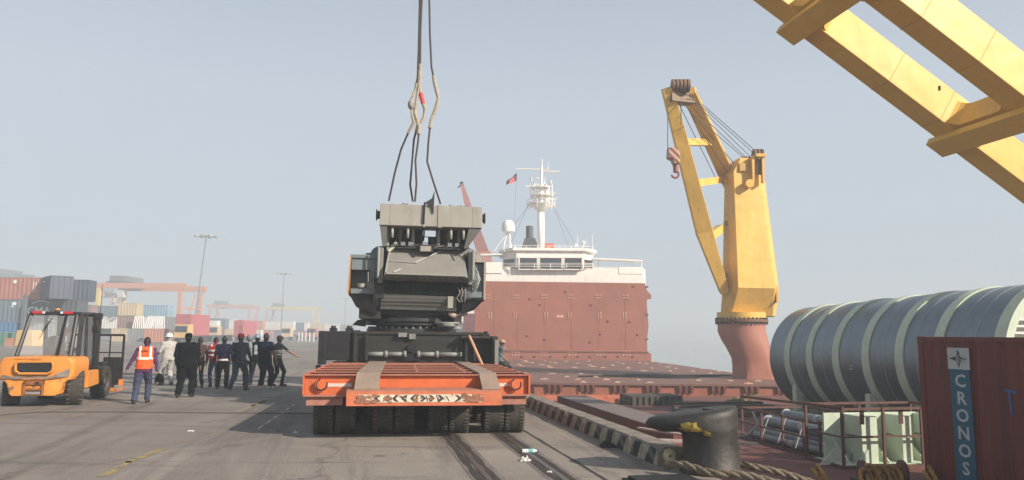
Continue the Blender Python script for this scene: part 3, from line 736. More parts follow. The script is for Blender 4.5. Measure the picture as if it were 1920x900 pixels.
for k in range(12):
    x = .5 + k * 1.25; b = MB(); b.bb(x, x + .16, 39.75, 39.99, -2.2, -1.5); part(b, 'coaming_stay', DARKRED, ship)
# black hoses lying on the covers
for k in range(3):
    pts = [Vector((4 + 1.6 * k + i * .9, 44.5 + k * 1.2 + .5 * math.sin(i * .8 + k), ZH + .05)) for i in range(9)]
    tag(MB().tube(pts, .05, 6).build('hose', BLACK, smooth=True), ['black hose lying on the red hatch covers, nearest the camera', 'black hose in the middle of three on the red hatch covers', 'black hose lying on the red hatch covers, farthest of three'][k], 'hose')

# ================================================================ ship crane (far), yellow on a red pedestal
YC = 45.0
PINKP = M('pedestal_red', (0.34, 0.135, 0.095), 0.6, var=0.15, scale=.7, rust=0.1, rustcol=(.22, .09, .07))
cr = rooted('ship_crane', 'tall yellow ship crane on a pinkish red pedestal with its jib raised', 'crane', P(1412, 708, YC))
b = MB(); c0 = P(1390, 604, YC); n_ = 24; rings = []
for py, cx, rx, ry, sq in ((603, 1390, 1.40, 1.4, 0), (622, 1390, 1.40, 1.4, 0), (640, 1397, 1.34, 1.4, .15), (672, 1411, 1.08, 1.35, .8), (686, 1412, 1.02, 1.3, 1), (712, 1412, 1.02, 1.3, 1)):
    c = P(cx, py, YC); ring = []
    for i in range(n_):
        th = 2 * math.pi * (i + .5) / n_; x = math.cos(th); y = math.sin(th); m_ = max(abs(x), abs(y)); f = (1 - sq) + sq / m_ * .95
        ring.append(Vector((c.x + rx * x * f, YC + ry * y * f, c.z)))
    rings.append(ring)
b.loftrings(rings); ped = part(b, 'pedestal', PINKP, cr, smooth=True, ang=50)
b = MB(); b.cyl((c0.x, YC, c0.z), (c0.x, YC, c0.z + .16), 1.55, n=28); fl_ = part(b, 'slewing_flange', M('flange_brown', (.14, .07, .04), .7), cr, smooth=True)
for i in range(36):
    th = 2 * math.pi * i / 36; b = MB() if i == 0 else b; b.cyl((c0.x + 1.48 * math.cos(th), YC + 1.48 * math.sin(th), c0.z - .14), (c0.x + 1.48 * math.cos(th), YC + 1.48 * math.sin(th), c0.z + .26), .05, n=6)
sub(b, 'flange_bolts', DARKM, fl_)
b = MB(); b.cyl((c0.x, YC, c0.z + .16), (c0.x, YC, P(1390, 586, YC).z), 1.42, n=28); part(b, 'turntable', YEL, cr, smooth=True)
# house: six-sided tower, slightly narrower at the top, sloping chin
def hx(px, Y): return P(px, 450, Y).x
zc = lambda py: P(1400, py, YC - 1).z
lo_ = [(hx(1352, 44.6), 44.6), (hx(1381, 43.2), 43.2), (hx(1450, 43.6), 43.6), (hx(1457, 44.6), 44.6), (hx(1449, 47.2), 47.2), (hx(1360, 47.0), 47.0)]
hi_ = [(hx(1362, 44.6), 44.6), (hx(1379, 43.4), 43.4), (hx(1430, 43.6), 43.6), (hx(1437, 44.4), 44.4), (hx(1432, 46.6), 46.6), (hx(1366, 46.4), 46.4)]
ch_ = [(hx(1347, 44.8), 44.8), (hx(1366, 44.3), 44.3), (hx(1444, 44.6), 44.6), (hx(1449, 45.2), 45.2), (hx(1443, 46.8), 46.8), (hx(1350, 46.8), 46.8)]
R_ = lambda poly, z: [Vector((x, y, z)) for x, y in poly]
b = MB(); b.loftrings([R_(ch_, zc(592)), R_(lo_, zc(541)), R_(hi_, zc(326)), ])
house = part(b, 'crane_house', YEL, cr, bevel=.04)
b = MB(); t2 = [(x * .5 + hi_[2][0] * .5 if i in (0, 1, 5) else x, y) for i, (x, y) in enumerate(hi_)]
t1 = [((x * .75 + hi_[2][0] * .25) if i in (0, 1, 5) else x, y) for i, (x, y) in enumerate(hi_)]
b.loftrings([R_(hi_, zc(326)), R_(t1, zc(304)), R_(t1, zc(300))]); sub(b, 'house_cap', YEL, house)
b = MB(); zz = zc(298)
b.beam((hx(1418, 43.5), 43.2, zc(298)), (hx(1436, 43.5), 43.2, zc(298)), .5, .18); sub(b, 'top_lip', YEL, house)
for px in (1413, 1432):
    b = MB(); b.prism([(0, 0), (.16, 0), (.10, -1.6), (0, -1.6)], (hx(px, 43.3), 43.45, zc(299)), (1, 0, 0), (0, 0, 1), (0, -.35, 0)); sub(b, 'stiffener', YEL, house)
b = MB(); a = P(1424, 313, 43.3); b.box(a, (.32, .1, .95)); sub(b, 'dark_vent', M('vent_brown', (.09, .06, .03), .7), house)
b = MB(); a = P(1393, 313, 43.36); b.box(a, (.42, .08, .5)); sub(b, 'hatch_door', M('door_tan', (.5, .32, .1), .6), house)
b = MB(); a = P(1404, 345, 43.25); b.cyl(a + Vector((0, .3, 0)), a + Vector((0, -.25, 0)), .25, n=14); sub(b, 'lamp_housing', YEL, house, smooth=True)
for px, py in ((1363, 419), (1367, 517)):
    b = MB()
    for k in range(3): a = P(px - 5 + k * 4, py, 44.2); b.box(a, (.07, .1, .28))
    sub(b, 'number_marks', M('mark_brown', (.16, .1, .03), .7), house)
b = MB(); a = P(1455, 552, 44.2); b.box(a, (.12, .5, 1.0)); sub(b, 'side_box', YEL, house)
SHEA = M('sheave_brown', (.16, .09, .05), .6, metal=.2, var=.3)
for px, py, r in ((1399, 300, .22), (1421, 292, .42)):
    for k in (-.22, 0, .22): b = MB(); a = P(px, py, 44.2); b.cyl(a + Vector((k - .06, 0, 0)), a + Vector((k + .06, 0, 0)), r, n=14); sub(b, 'sheave', SHEA, house, smooth=True)
for py in (372, 430, 488):
    z_ = zc(py); f_ = (541 - py) / (541 - 326); ring_ = [Vector((lo_[i][0] + (hi_[i][0] - lo_[i][0]) * f_, lo_[i][1] + (hi_[i][1] - lo_[i][1]) * f_, z_)) for i in range(6)]; cc_ = sum(ring_, Vector()) / 6
    b = MB(); b.tube([p + (p - cc_).normalized() * .002 for p in ring_ + ring_[:1]], .016, 4); sub(b, 'weld_seam', YEL, house)
lad = MB(); a0 = Vector((hx(1358.5, 44.0), 43.95, zc(528))); a1 = Vector((hx(1367, 44.0), 43.95, zc(335)))
for o_ in (-.17, .17): lad.cyl(a0 + Vector((o_, -abs(o_) * .3, 0)), a1 + Vector((o_, -abs(o_) * .3, 0)), .022, n=5)
for k in range(34): p = a0.lerp(a1, k / 34); lad.cyl(p + Vector((-.17, 0, 0)), p + Vector((.17, 0, 0)), .014, n=4)
sub(lad, 'ladder', YEL, house)
rl_ = MB(); tp_ = [Vector((x, y, zc(300))) for x, y in (t1[1], t1[0], t1[5], t1[4], t1[3])]
for i in range(len(tp_) - 1):
    rl_.cyl(tp_[i] + Vector((0, 0, .9)), tp_[i + 1] + Vector((0, 0, .9)), .02, n=4); rl_.cyl(tp_[i] + Vector((0, 0, .45)), tp_[i + 1] + Vector((0, 0, .45)), .015, n=4)
    rl_.cyl(tp_[i], tp_[i] + Vector((0, 0, .9)), .02, n=4)
# jib: two legs from the foot of the house to the head, joined by ties
YT = 39.0
tipL = P(1251, 166, YT); tipR = P(1291, 172, YT + .3)
kneeL = P(1322, 442, 43.0); footL = P(1358, 548, 44.2); footR = P(1446, 552, 46.6)
jib = MB(); jib.beam(tipL, kneeL, .55, .62, (1, 0, 0), .60, .95); jib.beam(kneeL + (tipL - kneeL).normalized() * .3, footL, .60, .95, (1, 0, 0), .6, .5)
jibp = part(jib, 'jib_leg', YEL, cr, bevel=.03)
b = MB(); b.beam(kneeL + Vector((0, .1, -.2)), P(1352, 428, 44.0), .5, .45, (0, 0, 1)); sub(b, 'knee_bracket', YEL, jibp)
b = MB(); kneeR = P(1366, 335, 45.5); b.beam(tipR, kneeR, .55, .75, (1, 0, 0), .6, .95); b.beam(kneeR, P(1412, 440, 48), .6, .95, (1, 0, 0)); part(b, 'jib_leg', YEL, cr, bevel=.03)
cb_ = MB(); e_ = Vector((.32, -.1, .0))
for k in range(2): cb_.tube([tipR.lerp(kneeR, f) + e_ + Vector((k * .08, 0, .02 * math.sin(f * 30))) for f in [i / 12 for i in range(13)]], .022, 4)
for k in range(9): q_ = tipR.lerp(kneeR, .05 + k / 9.5) + e_; cb_.box(q_, (.16, .1, .14))
part(cb_, 'jib_cable_tray', M('tray_tan', (.4, .26, .09), .7), cr)
for ya, yb, h_ in ((262, 262, .38), (340, 341, .40)):
    f = (ya - 166) / (442 - 166); a = tipL.lerp(kneeL, f); f2 = (yb - 172) / (335 - 172); c = tipR.lerp(kneeR, min(f2, 1)); b = MB(); b.beam(a, c, .35, h_); part(b, 'jib_tie', YEL, cr)
b = MB(); b.beam(tipL.lerp(kneeL, .03) + Vector((0, 0, -.1)), tipR.lerp(kneeR, .06), .7, .8); hd = part(b, 'jib_head', M('head_brown', (.20, .13, .07), .6, var=.3), cr)
for k in range(5):
    b = MB(); a = P(1262 + k * 7, 164, YT - .1); b.cyl(a + Vector((-.07, 0, .1)), a + Vector((.07, 0, .1)), .36, n=14); sub(b, 'sheave', SHEA, hd, smooth=True)
WIRES = MB()
for (x0, y0), (x1, y1) in (((1291, 173), (1421, 287)), ((1294, 180), (1416, 290)), ((1298, 200), (1400, 297)), ((1300, 215), (1397, 298)), ((1278, 190), (1375, 305)), ((1278, 185), (1362, 322)), ((1300, 190), (1408, 295)), ((1268, 185), (1345, 340))):
    WIRES.cyl(P(x0, y0, YT), P(x1, y1, 44.2), .022, n=5)
part(WIRES, 'luffing_ropes', WIRE, cr)
b = MB(); b.cyl(P(1252, 205, YT), P(1252, 282, YT), .025, n=5); b.cyl(P(1277, 190, YT), P(1277, 235, YT), .025, n=5); part(b, 'hoist_rope', WIRE, cr)
# striped hook block
HKM = bpy.data.materials.new('striped_hook_block'); HKM.use_nodes = True
t_ = HKM.node_tree; w = t_.nodes.new('ShaderNodeTexWave'); w.wave_type = 'BANDS'; w.bands_direction = 'DIAGONAL'; w.inputs['Scale'].default_value = 1.6
tc = t_.nodes.new('ShaderNodeTexCoord'); t_.links.new(tc.outputs['Object'], w.inputs['Vector'])
rp = t_.nodes.new('ShaderNodeValToRGB'); rp.color_ramp.interpolation = 'CONSTANT'; rp.color_ramp.elements[1].position = .5; rp.color_ramp.elements[0].color = (.18, .06, .045, 1); rp.color_ramp.elements[1].color = (.5, .32, .22, 1)
t_.links.new(w.outputs['Fac'], rp.inputs[0]); t_.links.new(rp.outputs[0], t_.nodes['Principled BSDF'].inputs['Base Color'])
hk = MB(); q_ = lambda px, py: (P(px, py, YT).x, P(px, py, YT).z)
hk.prism([q_(*p) for p in ((1252, 279), (1269, 277), (1273, 295), (1273, 308), (1263, 309), (1259, 300), (1251, 296))], (0, YT - .3, 0), (1, 0, 0), (0, 0, 1), (0, .6, 0))
hkp = part(hk, 'hook_block', HKM, cr, bevel=.03)
b = MB(); a = P(1267, 309, YT); b.cyl(a, a + Vector((0, 0, -.4)), .15, n=8); b.torus(P(1266, 327, YT), .19, .06, (0, 1, 0), 12, 6, math.radians(-60), math.radians(220)); b.cyl(P(1267, 316, YT), P(1267, 324, YT), .1, n=8)
sub(b, 'hook', M('hook_red', (.25, .08, .06), .6, var=.3), hkp)

# ================================================================ boom of the near crane, crossing overhead
P0 = P(1760, 243, 20.0)
Hn = -N
bp0 = onplane(1520, 62, P0, Hn); bdir = (bp0 - P0).normalized()
tipd = (P0.x + 1.6) / -bdir.x
base = P0 - bdir * 7.5; tip = P0 + bdir * tipd
LS = -D * 2.45
boom = rooted('crane_boom', 'huge yellow boom of the near ship crane crossing overhead at upper right', 'crane boom', base)
upb = bdir.cross(D).normalized()
if upb.z < 0: upb = -upb
HB = 1.0; WB = .72
BOOMY = M('boom_yellow', (0.72, 0.45, 0.09), 0.5, var=0.06, scale=0.5, rust=0.02, rscale=5, rustcol=(0.3, 0.14, 0.04), bump=0.04, streak=.3, streakcol=(.35, .19, .06), wave=.04)
for k in (0, 1):
    o_ = LS * k + D * (-WB / 2 if k == 0 else WB / 2 - .72)
    b = MB(); a = base + o_ + D * .36 + upb * HB / 2; c = tip + o_ + D * .36 + upb * HB / 2
    b.beam(a, c, WB, HB, upb); lg = part(b, 'boom_leg', BOOMY, boom, bevel=.02)
    for d_ in (2.3, 4.1, -1.6, 9):      # plate joints
        q = P0 + bdir * (d_ - 2 + k * 1.2) + o_ + D * .36 + upb * HB / 2
        w_ = MB(); w_.beam(q - bdir * .008, q + bdir * .008, WB + .012, HB + .012, upb); sub(w_, 'weld_seam', M('weld_line', (.5, .3, .06), .6), lg)
def boomtie(d0, L_):
    """cross tie with rounded inner corners, as a flat fork between the legs"""
    c0_ = P0 + bdir * d0; b = MB(); w = WB
    half = 1.225; R = .34
    u = LS.normalized(); v = bdir; mid = c0_ + LS / 2
    hw_ = L_ / 2
    outl = []
    inner = half - w / 2 + .02
    for sx, sy in ((1, 1), (-1, 1), (-1, -1), (1, -1)):
        cx = sx * (inner - R); cy = sy * (hw_ + R)
        arc = []
        for i in range(6):
            a = math.radians(90 * i / 5)
            arc.append((cx + sx * R * math.cos(a), cy - sy * R * math.sin(a)))
        if sx * sy < 0: arc.reverse()
        outl += arc
    # order: start on the +x side, top then left, bottom, right
    b.prism(outl, mid + upb * .06, u, v, upb * (HB * .75))
    part(b, 'cross_tie', BOOMY, boom)
    b = MB()
    for s_ in (-1, 1):
        q = mid + u * s_ * (half + w / 2 + .07)
        b.beam(q - bdir * hw_ * .9 + upb * .16, q + bdir * hw_ * .9 + upb * .16, .16, .34, upb)
    b2 = MB(); b2.beam(mid - u * (half + w / 2 + .2) - upb * .12, mid + u * (half + w / 2 + .2) - upb * .12, hw_ * 1.7, .22, upb)
    part(b2, 'tie_plate', BOOMY, boom, bevel=.02)
dB = -.50; boomtie(dB, .75)
qa = onplane(1470, 70, P0, Hn); boomtie((qa - P0).dot(bdir) - .2, .75)
boomtie((qa - P0).dot(bdir) * 2.1, .75); boomtie(-5.2, .75)
b = MB(); b.beam(tip + D * .36 + upb * .5, tip + LS - D * .36 + upb * .5, 1.2, 1.2, upb); part(b, 'boom_head', BOOMY, boom)
b = MB()
for q in (P(1762, 169, 19.6), P(1811, 199, 19.8)): b.cyl(q, q + Vector((0, 0, .12)), .03, n=6)
part(b, 'boom_lamp', BLACK, boom)
pc_ = base + LS / 2 - bdir * 1.2; pc_ = Vector((pc_.x, pc_.y, 0))
b = MB(); b.cyl(pc_ + Vector((0, 0, -.85)), pc_ + Vector((0, 0, base.z - 1.3)), 1.45, 1.3, n=24); part(b, 'pedestal', PINKP, boom, smooth=True)
b = MB(); b.cyl(pc_ + Vector((0, 0, base.z - 1.3)), pc_ + Vector((0, 0, base.z - .9)), 1.6, n=24); b.beam(pc_ - D * 1.9 + Vector((0, 0, base.z - .2)), pc_ + D * 1.9 + Vector((0, 0, base.z - .2)), 1.6, 1.4); part(b, 'boom_foot', BOOMY, boom)
BOOMTIP = tip
# ================================================================ shipping containers (shared builder)
def corrugated(L_, H, y0, depth, pitch=.28, z0=0.0, sgn=1):
    """trapezoid-folded sheet from x=0..L, folds run upright"""
    n_ = max(2, round(L_ / pitch)); p = L_ / n_; xs = []
    for i in range(n_):
        x = i * p; xs += [(x, 0), (x + p * .28, 0), (x + p * .5, depth), (x + p * .78, depth)]
    xs.append((L_, 0)); vs = []; fs = []
    for i, (x, d) in enumerate(xs):
        vs += [(x, y0 + d * sgn, z0), (x, y0 + d * sgn, z0 + H)]
        if i: fs.append((2 * i - 2, 2 * i, 2 * i + 1, 2 * i - 1))
    return vs, fs
CONT = {}
def container(label, mat, L_, loc, rotz, H=2.59, W=2.44, detail=1, group=None, doormat=None, pitch=.28):
    t = thing('shipping_container', label, 'container', loc, rotz, group)
    key = (mat.name, L_, H, detail)
    if key not in CONT:
        parts = []
        b = MB(); fr = .12
        for x in (fr / 2, L_ - fr / 2):
            for y in (fr / 2, W - fr / 2): b.bb(x - fr / 2, x + fr / 2, y - fr / 2, y + fr / 2, 0, H)
        for z in (.06, H - .04):
            h_ = .12 if z < 1 else .08
            b.bb(fr, L_ - fr, .0, .09, z - h_ / 2, z + h_ / 2); b.bb(fr, L_ - fr, W - .09, W, z - h_ / 2, z + h_ / 2)
            b.bb(0.01, .1, fr, W - fr, z - h_ / 2, z + h_ / 2); b.bb(L_ - .1, L_ - .01, fr, W - fr, z - h_ / 2, z + h_ / 2)
        if detail:
            for x in (.085, L_ - .085):
                for y in (.08, W - .08):
                    for z in (.06, H - .055): b.box((x, y, z), (.178, .168, .118))
        parts.append(b.build('corner_frame', mat, t).data)
        b = MB(); v, f = corrugated(L_ - .2, H - .16, .012, .036, pitch, .1); b.add([(x + .1, y, z) for x, y, z in v], f); parts.append(b.build('side_panel', mat, t).data)
        b = MB(); b.add([(x + .1, W - y, z) for x, y, z in v], [tuple(reversed(q)) for q in f]); parts.append(b.build('side_panel', mat, t).data)
        b = MB(); v, f = corrugated(W - .2, H - .16, .015, .03, .26, .1); b.add([(y, x + .1, z) for x, y, z in v], f)
        parts.append(b.build('end_panel', mat, t).data)
        b = MB(); b.bb(L_ - .06, L_ - .02, .1, W - .1, .12, H - .1)
        for y in (.35, .95, W - .95, W - .35): b.cyl((L_ + .02, y, .08), (L_ + .02, y, H - .08), .022, n=6)
        parts.append(b.build('door', doormat or mat, t).data)
        b = MB(); b.bb(.05, L_ - .05, .05, W - .05, H - .05, H - .022); parts.append(b.build('roof', mat, t).data)
        CONT[key] = [(p.name.split('.')[0], p) for p in parts]
    else:
        for nm, me in CONT[key]:
            o = bpy.data.objects.new(nm, me); COL.objects.link(o); o.parent = t
    return t

# ---------------------------------------------------------------- the dark red container in the foreground
CRED = M('container_dark_red', (0.13, 0.022, 0.017), 0.5, streak=.5, streakcol=(.03, .012, .01), var=0.25, scale=1.6, rust=0.12, rustcol=(.05, .015, .012), rscale=2.5, bump=0.12, stretch=(1, 1, .5))
croot = container('dark red corrugated shipping container with teal lettered strip at right edge', CRED, 6.06, Vector((7.27, 13.35, -.81)), math.atan2(-D.y, -D.x), pitch=.30)
TEAL = M('teal_decal', (0.008, 0.10, 0.16), 0.5, var=0.2, scale=4, rust=0.05, rustcol=(.08, .02, .02), rscale=10)
CREAM = M('decal_white', (0.42, 0.46, 0.46), 0.5, var=0.15, scale=5)
INK = M('decal_ink', (0.03, 0.04, 0.05), 0.6)
b = MB(); b.bb(.70, 1.12, .004, .011, .20, 2.05); strip = b.build('name_strip', TEAL, croot)
b = MB(); b.bb(.67, 1.13, .004, .0115, 2.055, 2.41); emb = b.build('emblem_panel', CREAM, croot)
for i, ch in enumerate('CRONOS'):
    text('letter', ch, .29, CREAM, strip, frame((.915, .002, 1.86 - i * .283), (1, 0, 0), (0, 0, 1)), ext=.0015).scale = (1.15, 1, 1)
# emblem: four-pointed star crossed by bars and waves
b = MB(); c = (.90, .002, 2.232)
b.prism([(-.20, 0), (-.06, .035), (0, .15), (.06, .035), (.20, 0), (.06, -.035), (0, -.15), (-.06, -.035)], c, (1, 0, 0), (0, 0, 1), (0, .002, 0))
b.build('emblem_star', INK, emb)
b = MB()
for k in (-.05, -.025): b.beam((c[0] + k, .0005, c[2] + .165), (c[0] + k + .02, .0005, c[2] - .12), .009, .003, (0, 1, 0))
for k in range(3): b.tube([(c[0] + .0 + i * .02, .0, c[2] + .04 - k * .045 + .02 * math.sin(i * 1.1 + k)) for i in range(9)], .006, 4)
b.build('emblem_lines', M('decal_light', (.5, .54, .55), .5), emb)
BLU = M('blue_mark', (0.02, .12, .35), .6)
b = MB(); b.beam((1.78, .0, 1.78), (1.99, .0, 1.76), .03, .006, (0, 1, 0)); b.beam((1.86, .0, 1.77), (1.885, .0, 1.42), .03, .006, (0, 1, 0)); b.build('blue_chalk_mark', BLU, croot)
b = MB(); b.hexa([Q(-9, 8.0, -.85), Q(-9, 10.8, -.85), Q(3.0, 10.8, -.85), Q(3.0, 8.0, -.85)] + [Q(-9, 8.0, -.842), Q(-9, 10.8, -.842), Q(3.0, 10.8, -.842), Q(3.0, 8.0, -.842)])
tag(b.build('dunnage_boards', M('dark_wood', (.03, .02, .015), .9, var=.4)), 'dark timber dunnage under the dark red container', 'dunnage')

# ================================================================ big ribbed steel cylinder
DRUM = M('drum_blue_grey', (0.17, 0.205, 0.23), 0.33, metal=.55, var=0.22, scale=.9, streak=.35, streakcol=(.06, .07, .075), wave=.02, bump=0.15, bscale=3, rust=0.12, rustcol=(.06, .055, .055), rscale=1.5)
PALEG = M('pale_green_primer', (0.48, 0.55, 0.43), 0.6, var=0.12, scale=3, rust=.06, rustcol=(.25, .27, .2))
WLINE = M('white_line', (.33, .36, .37), .6, var=.2)
RC = 1.86
faraxis = Vector((9.33, 27.0, 0)) + N * RC; 
def CA(s): return Vector((faraxis.x, faraxis.y, 1.0 + .028 * s)) - D * s
cylr = thing('ribbed_cylinder', 'huge dark blue grey steel cylinder with pale green hoops lying on deck', 'cylinder', CA(5) - Vector((0, 0, RC)))
# axis angles measured from the quay-side horizontal
def ringpts(s, r, n=72): return [CA(s) + (-N) * math.cos(2 * math.pi * i / n) * r + Vector((0, 0, 1)) * math.sin(2 * math.pi * i / n) * r for i in range(n)]
LC = 10.05
b = MB(); ks = [0, .02] + [LC * i / 12 for i in range(1, 13)]
b.loftrings([ringpts(0, RC - .05)] + [ringpts(k, RC) for k in ks] + [ringpts(LC, RC - .05)] + [ringpts(k, RC - .05) for k in reversed(ks[2:-1])] , cap=False)
# far end is plated over
b.add([CA(.05)] + ringpts(.05, RC - .02), [(0, i + 1, (i + 1) % 72 + 1) for i in range(72)])
shell = part(b, 'shell', DRUM, cylr, smooth=True, ang=60)
seen = [1.15, 2.45, 3.85, 5.25, 6.65, 8.05]
for s in seen:
    b = MB(); w = .155
    b.loftrings([ringpts(s - w, RC - .02), ringpts(s - w, RC + .035), ringpts(s + w, RC + .035), ringpts(s + w, RC - .02)], cap=False)
    part(b, 'hoop', PALEG, cylr, smooth=True, ang=50)
b = MB(); b.loftrings([ringpts(LC - .25, RC + .01), ringpts(LC - .25, RC + .05), ringpts(LC + .08, RC + .05), ringpts(LC + .08, RC - .16), ringpts(LC - .2, RC - .16)], cap=False); part(b, 'end_hoop', PALEG, cylr, smooth=True, ang=50)
for s in (1.75, 3.15, 6.0, 7.25, 8.7, 9.2):
    b = MB(); w = .009; b.loftrings([ringpts(s - w, RC - .01), ringpts(s - w, RC + .006), ringpts(s + w, RC + .006), ringpts(s + w, RC - .01)], cap=False); part(b, 'painted_line', WLINE, cylr, smooth=True)
# gangway and louvres inside the open end
b = MB(); 
for k in range(7): b.beam(CA(LC - .4) - N * 1.15 + Vector((0, 0, .15 + k * .16)), CA(LC - .4) + N * .2 + Vector((0, 0, .15 + k * .16)), .1, .05)
b.beam(CA(LC - .7) - N * 1.2 + Vector((0, 0, .6)), CA(LC - .7) + N * .4 + Vector((0, 0, .6)), .05, 1.3)
part(b, 'louvre_stack', M('louvre_white', (.6, .6, .55), .6), cylr)
b = MB(); b.beam(CA(LC - .5) - N * 1.3 + Vector((0, 0, .1)), CA(LC - .5) + N * 1.5 + Vector((0, 0, .1)), .2, .12); b.cyl(CA(LC - .35) - N * .1, CA(LC - .35) - N * .1 + Vector((0, 0, 1.6)), .07); part(b, 'inner_brace', PALEG, cylr)
b = MB(); q = CA(4.55) + (-N) * math.cos(-.14) * (RC + .01) + Vector((0, 0, math.sin(-.14) * (RC + .01)))
for a_ in ((-.05, .05), (.05, .05), (-.05, -.05), (.05, -.05)): b.box(q + D * a_[0] + Vector((0, 0, a_[1])), (.03, .05, .05))
part(b, 'stencil_mark', WLINE, cylr)
for s, hh in ((1.2, .75), (5.0, .85), (8.2, .85)):      # saddles with gussets
    sd_ = MB(); c = CA(s) - N * 1.55; zt_ = .98 - 1.0
    sd_.bb(0, 0, 0, 0, 0, 0) if False else None
    for o_, w_ in ((0, .26),):
        a_ = Vector((c.x, c.y, -.85)); sd_.beam(a_, Vector((c.x, c.y, .12)), w_, .22, tuple(D))
    a_ = Vector((c.x, c.y, 0)); 
    sd_.prism([(0, -.85), (.75, -.85), (.75, -.45), (.1, .1), (0, .1)], a_, N, (0, 0, 1), D * .06)
    sd_.beam(Vector((c.x, c.y, -.82)) - N * .1, Vector((c.x, c.y, -.82)) + N * 3.2, .4, .06); sd_.beam(Vector((c.x, c.y, -.4)) + N * .9, Vector((c.x, c.y, -.4)) + N * 2.2, .2, .8)
    sd_.beam(Vector((c.x, c.y, -.85)) + N * 3.1, Vector((c.x, c.y, .12)) + N * 3.1, .26, .22, tuple(D))
    part(sd_, 'saddle', PALEG, cylr)

# ================================================================ steel frame cage with pale green brackets
CAGEM = M('cage_red_brown', (0.11, 0.05, 0.038), 0.7, var=0.35, scale=5, rust=.3, rustcol=(.08, .035, .025))
CO = Vector((6.66, 15.2, -.85)); 
def C_(u, v, z): return CO + N * u + D * v + Vector((0, 0, z))
cage = thing('steel_cage', 'red brown pipe frame cage with pale green steel inside, beside the container', 'cage', CO)
LX = 2.6; LYc = 1.25
for u, v in ((0, 0), (.92, -.02), (1.82, 0), (LX, 0), (0, LYc), (1.3, LYc), (LX, LYc)):
    b = MB(); b.beam(C_(u, v, 0), C_(u + .005, v, 1.2), .05, .05); part(b, 'post', CAGEM, cage)
for z, w in ((.03, .06), (.62, .035), (1.17, .05)):
    for a, c in (((0, 0), (LX, 0)), ((0, 0), (0, LYc)), ((0, LYc), (LX, LYc)), ((LX, 0), (LX, LYc))):
        b = MB(); b.beam(C_(a[0], a[1], z), C_(c[0], c[1], z + rnd.uniform(-.015, .015)), w, w); part(b, 'rail', CAGEM, cage)
for u in (.5, 1.4, 2.25):
    b = MB(); b.beam(C_(u, .06, 1.14), C_(u, .06, .86), .08, .03); part(b, 'clip', CAGEM, cage)
b = MB(); b.beam(C_(.02, -.03, 1.2), C_(-.9, 2.4, 1.24), .05, .05); part(b, 'loose_bar', CAGEM, cage)
br = thing('green_bracket_block', 'pale green welded steel block with gussets standing inside the red brown cage', 'steel block', C_(1.3, .7, .03))
b = MB(); b.hexa([C_(.1, .75, .05), C_(LX - .05, .75, .05), C_(LX - .05, .81, .05), C_(.1, .81, .05), C_(.1, .75, 1.02), C_(LX - .05, .75, 1.02), C_(LX - .05, .81, 1.02), C_(.1, .81, 1.02)]); part(b, 'back_plate', PALEG, br)
b = MB(); b.hexa([C_(.0, .06, .03), C_(LX, .06, .03), C_(LX, 1.1, .03), C_(.0, 1.1, .03), C_(.0, .06, .06), C_(LX, .06, .06), C_(LX, 1.1, .06), C_(.0, 1.1, .06)]); part(b, 'base_plate', PALEG, br)
for u, w in ((.75, .36), (1.62, .22), (2.35, .2)):
    for z0, z1 in ((.06, .56), (.6, 1.0)):
        b = MB(); b.hexa([C_(u - w / 2, .18, z0), C_(u + w / 2, .18, z0), C_(u + w / 2, .74, z0), C_(u - w / 2, .74, z0), C_(u - w / 2, .18, z1), C_(u + w / 2, .18, z1), C_(u + w / 2, .74, z1), C_(u - w / 2, .74, z1)]); part(b, 'box_column', PALEG, br)
for u in (.28, 1.2, 2.05):
    b = MB(); b.prism([(0, 0), (.55, 0), (0, .42)], C_(u, .745, .06), -D, (0, 0, 1), N * .03); part(b, 'gusset', PALEG, br)
b = MB(); b.prism([(0, 0), (-.38, 0), (0, .32)], C_(.1, .4, .02), N, (0, 0, 1), D * .03); part(b, 'gusset', PALEG, br)
b = MB(); b.prism([(0, 0), (-.3, 0), (0, .30)], C_(.65, .1, .06), N, (0, 0, 1), D * .03); part(b, 'gusset', PALEG, br)

# ================================================================ pipes in a railed rack
rk = thing('pipe_rack', 'low red brown railed rack on deck between the bollard and the cage', 'rack', (6.1, 18, -.85))
def rkp(v, u, z): return Vector((6.0, 19.6, -.85)) - D * v + N * u + Vector((0, 0, z))
for v in (0, .95, 1.9, 2.75, 3.35):
    b = MB(); b.beam(rkp(v, 0, 0), rkp(v, .01, .80), .045, .045); part(b, 'post', CAGEM, rk)
    b = MB(); b.beam(rkp(v, 1.9, 0), rkp(v, 1.9, .80), .06, .06); part(b, 'post', CAGEM, rk)
for z in (.05, .42, .78):
    b = MB(); b.beam(rkp(-.1, 0, z), rkp(3.6, 0, z - .02), .038, .038); part(b, 'rail', CAGEM, rk)
    b = MB(); b.beam(rkp(-.1, 1.9, z), rkp(3.6, 1.9, z), .05, .05); part(b, 'rail', CAGEM, rk)
for v in (0, 3.35):
    for z in (.05, .78): b = MB(); b.beam(rkp(v, 0, z), rkp(v, 1.9, z), .05, .05); part(b, 'rail', CAGEM, rk)
PIPEM = M('pipe_blue_grey', (0.16, 0.185, 0.215), 0.4, metal=.2, var=0.3, scale=4)
plab = ['thin pipe lowest and nearest in the deck rack', 'thick blue grey pipe on the floor of the rack', 'rack pipe lying second from the outer railing', 'upper thick pipe resting on two others', 'rack pipe at the back next to the inner rail', 'narrow dark pipe slanting across the rack', 'topmost pipe in the rack with a pale band']
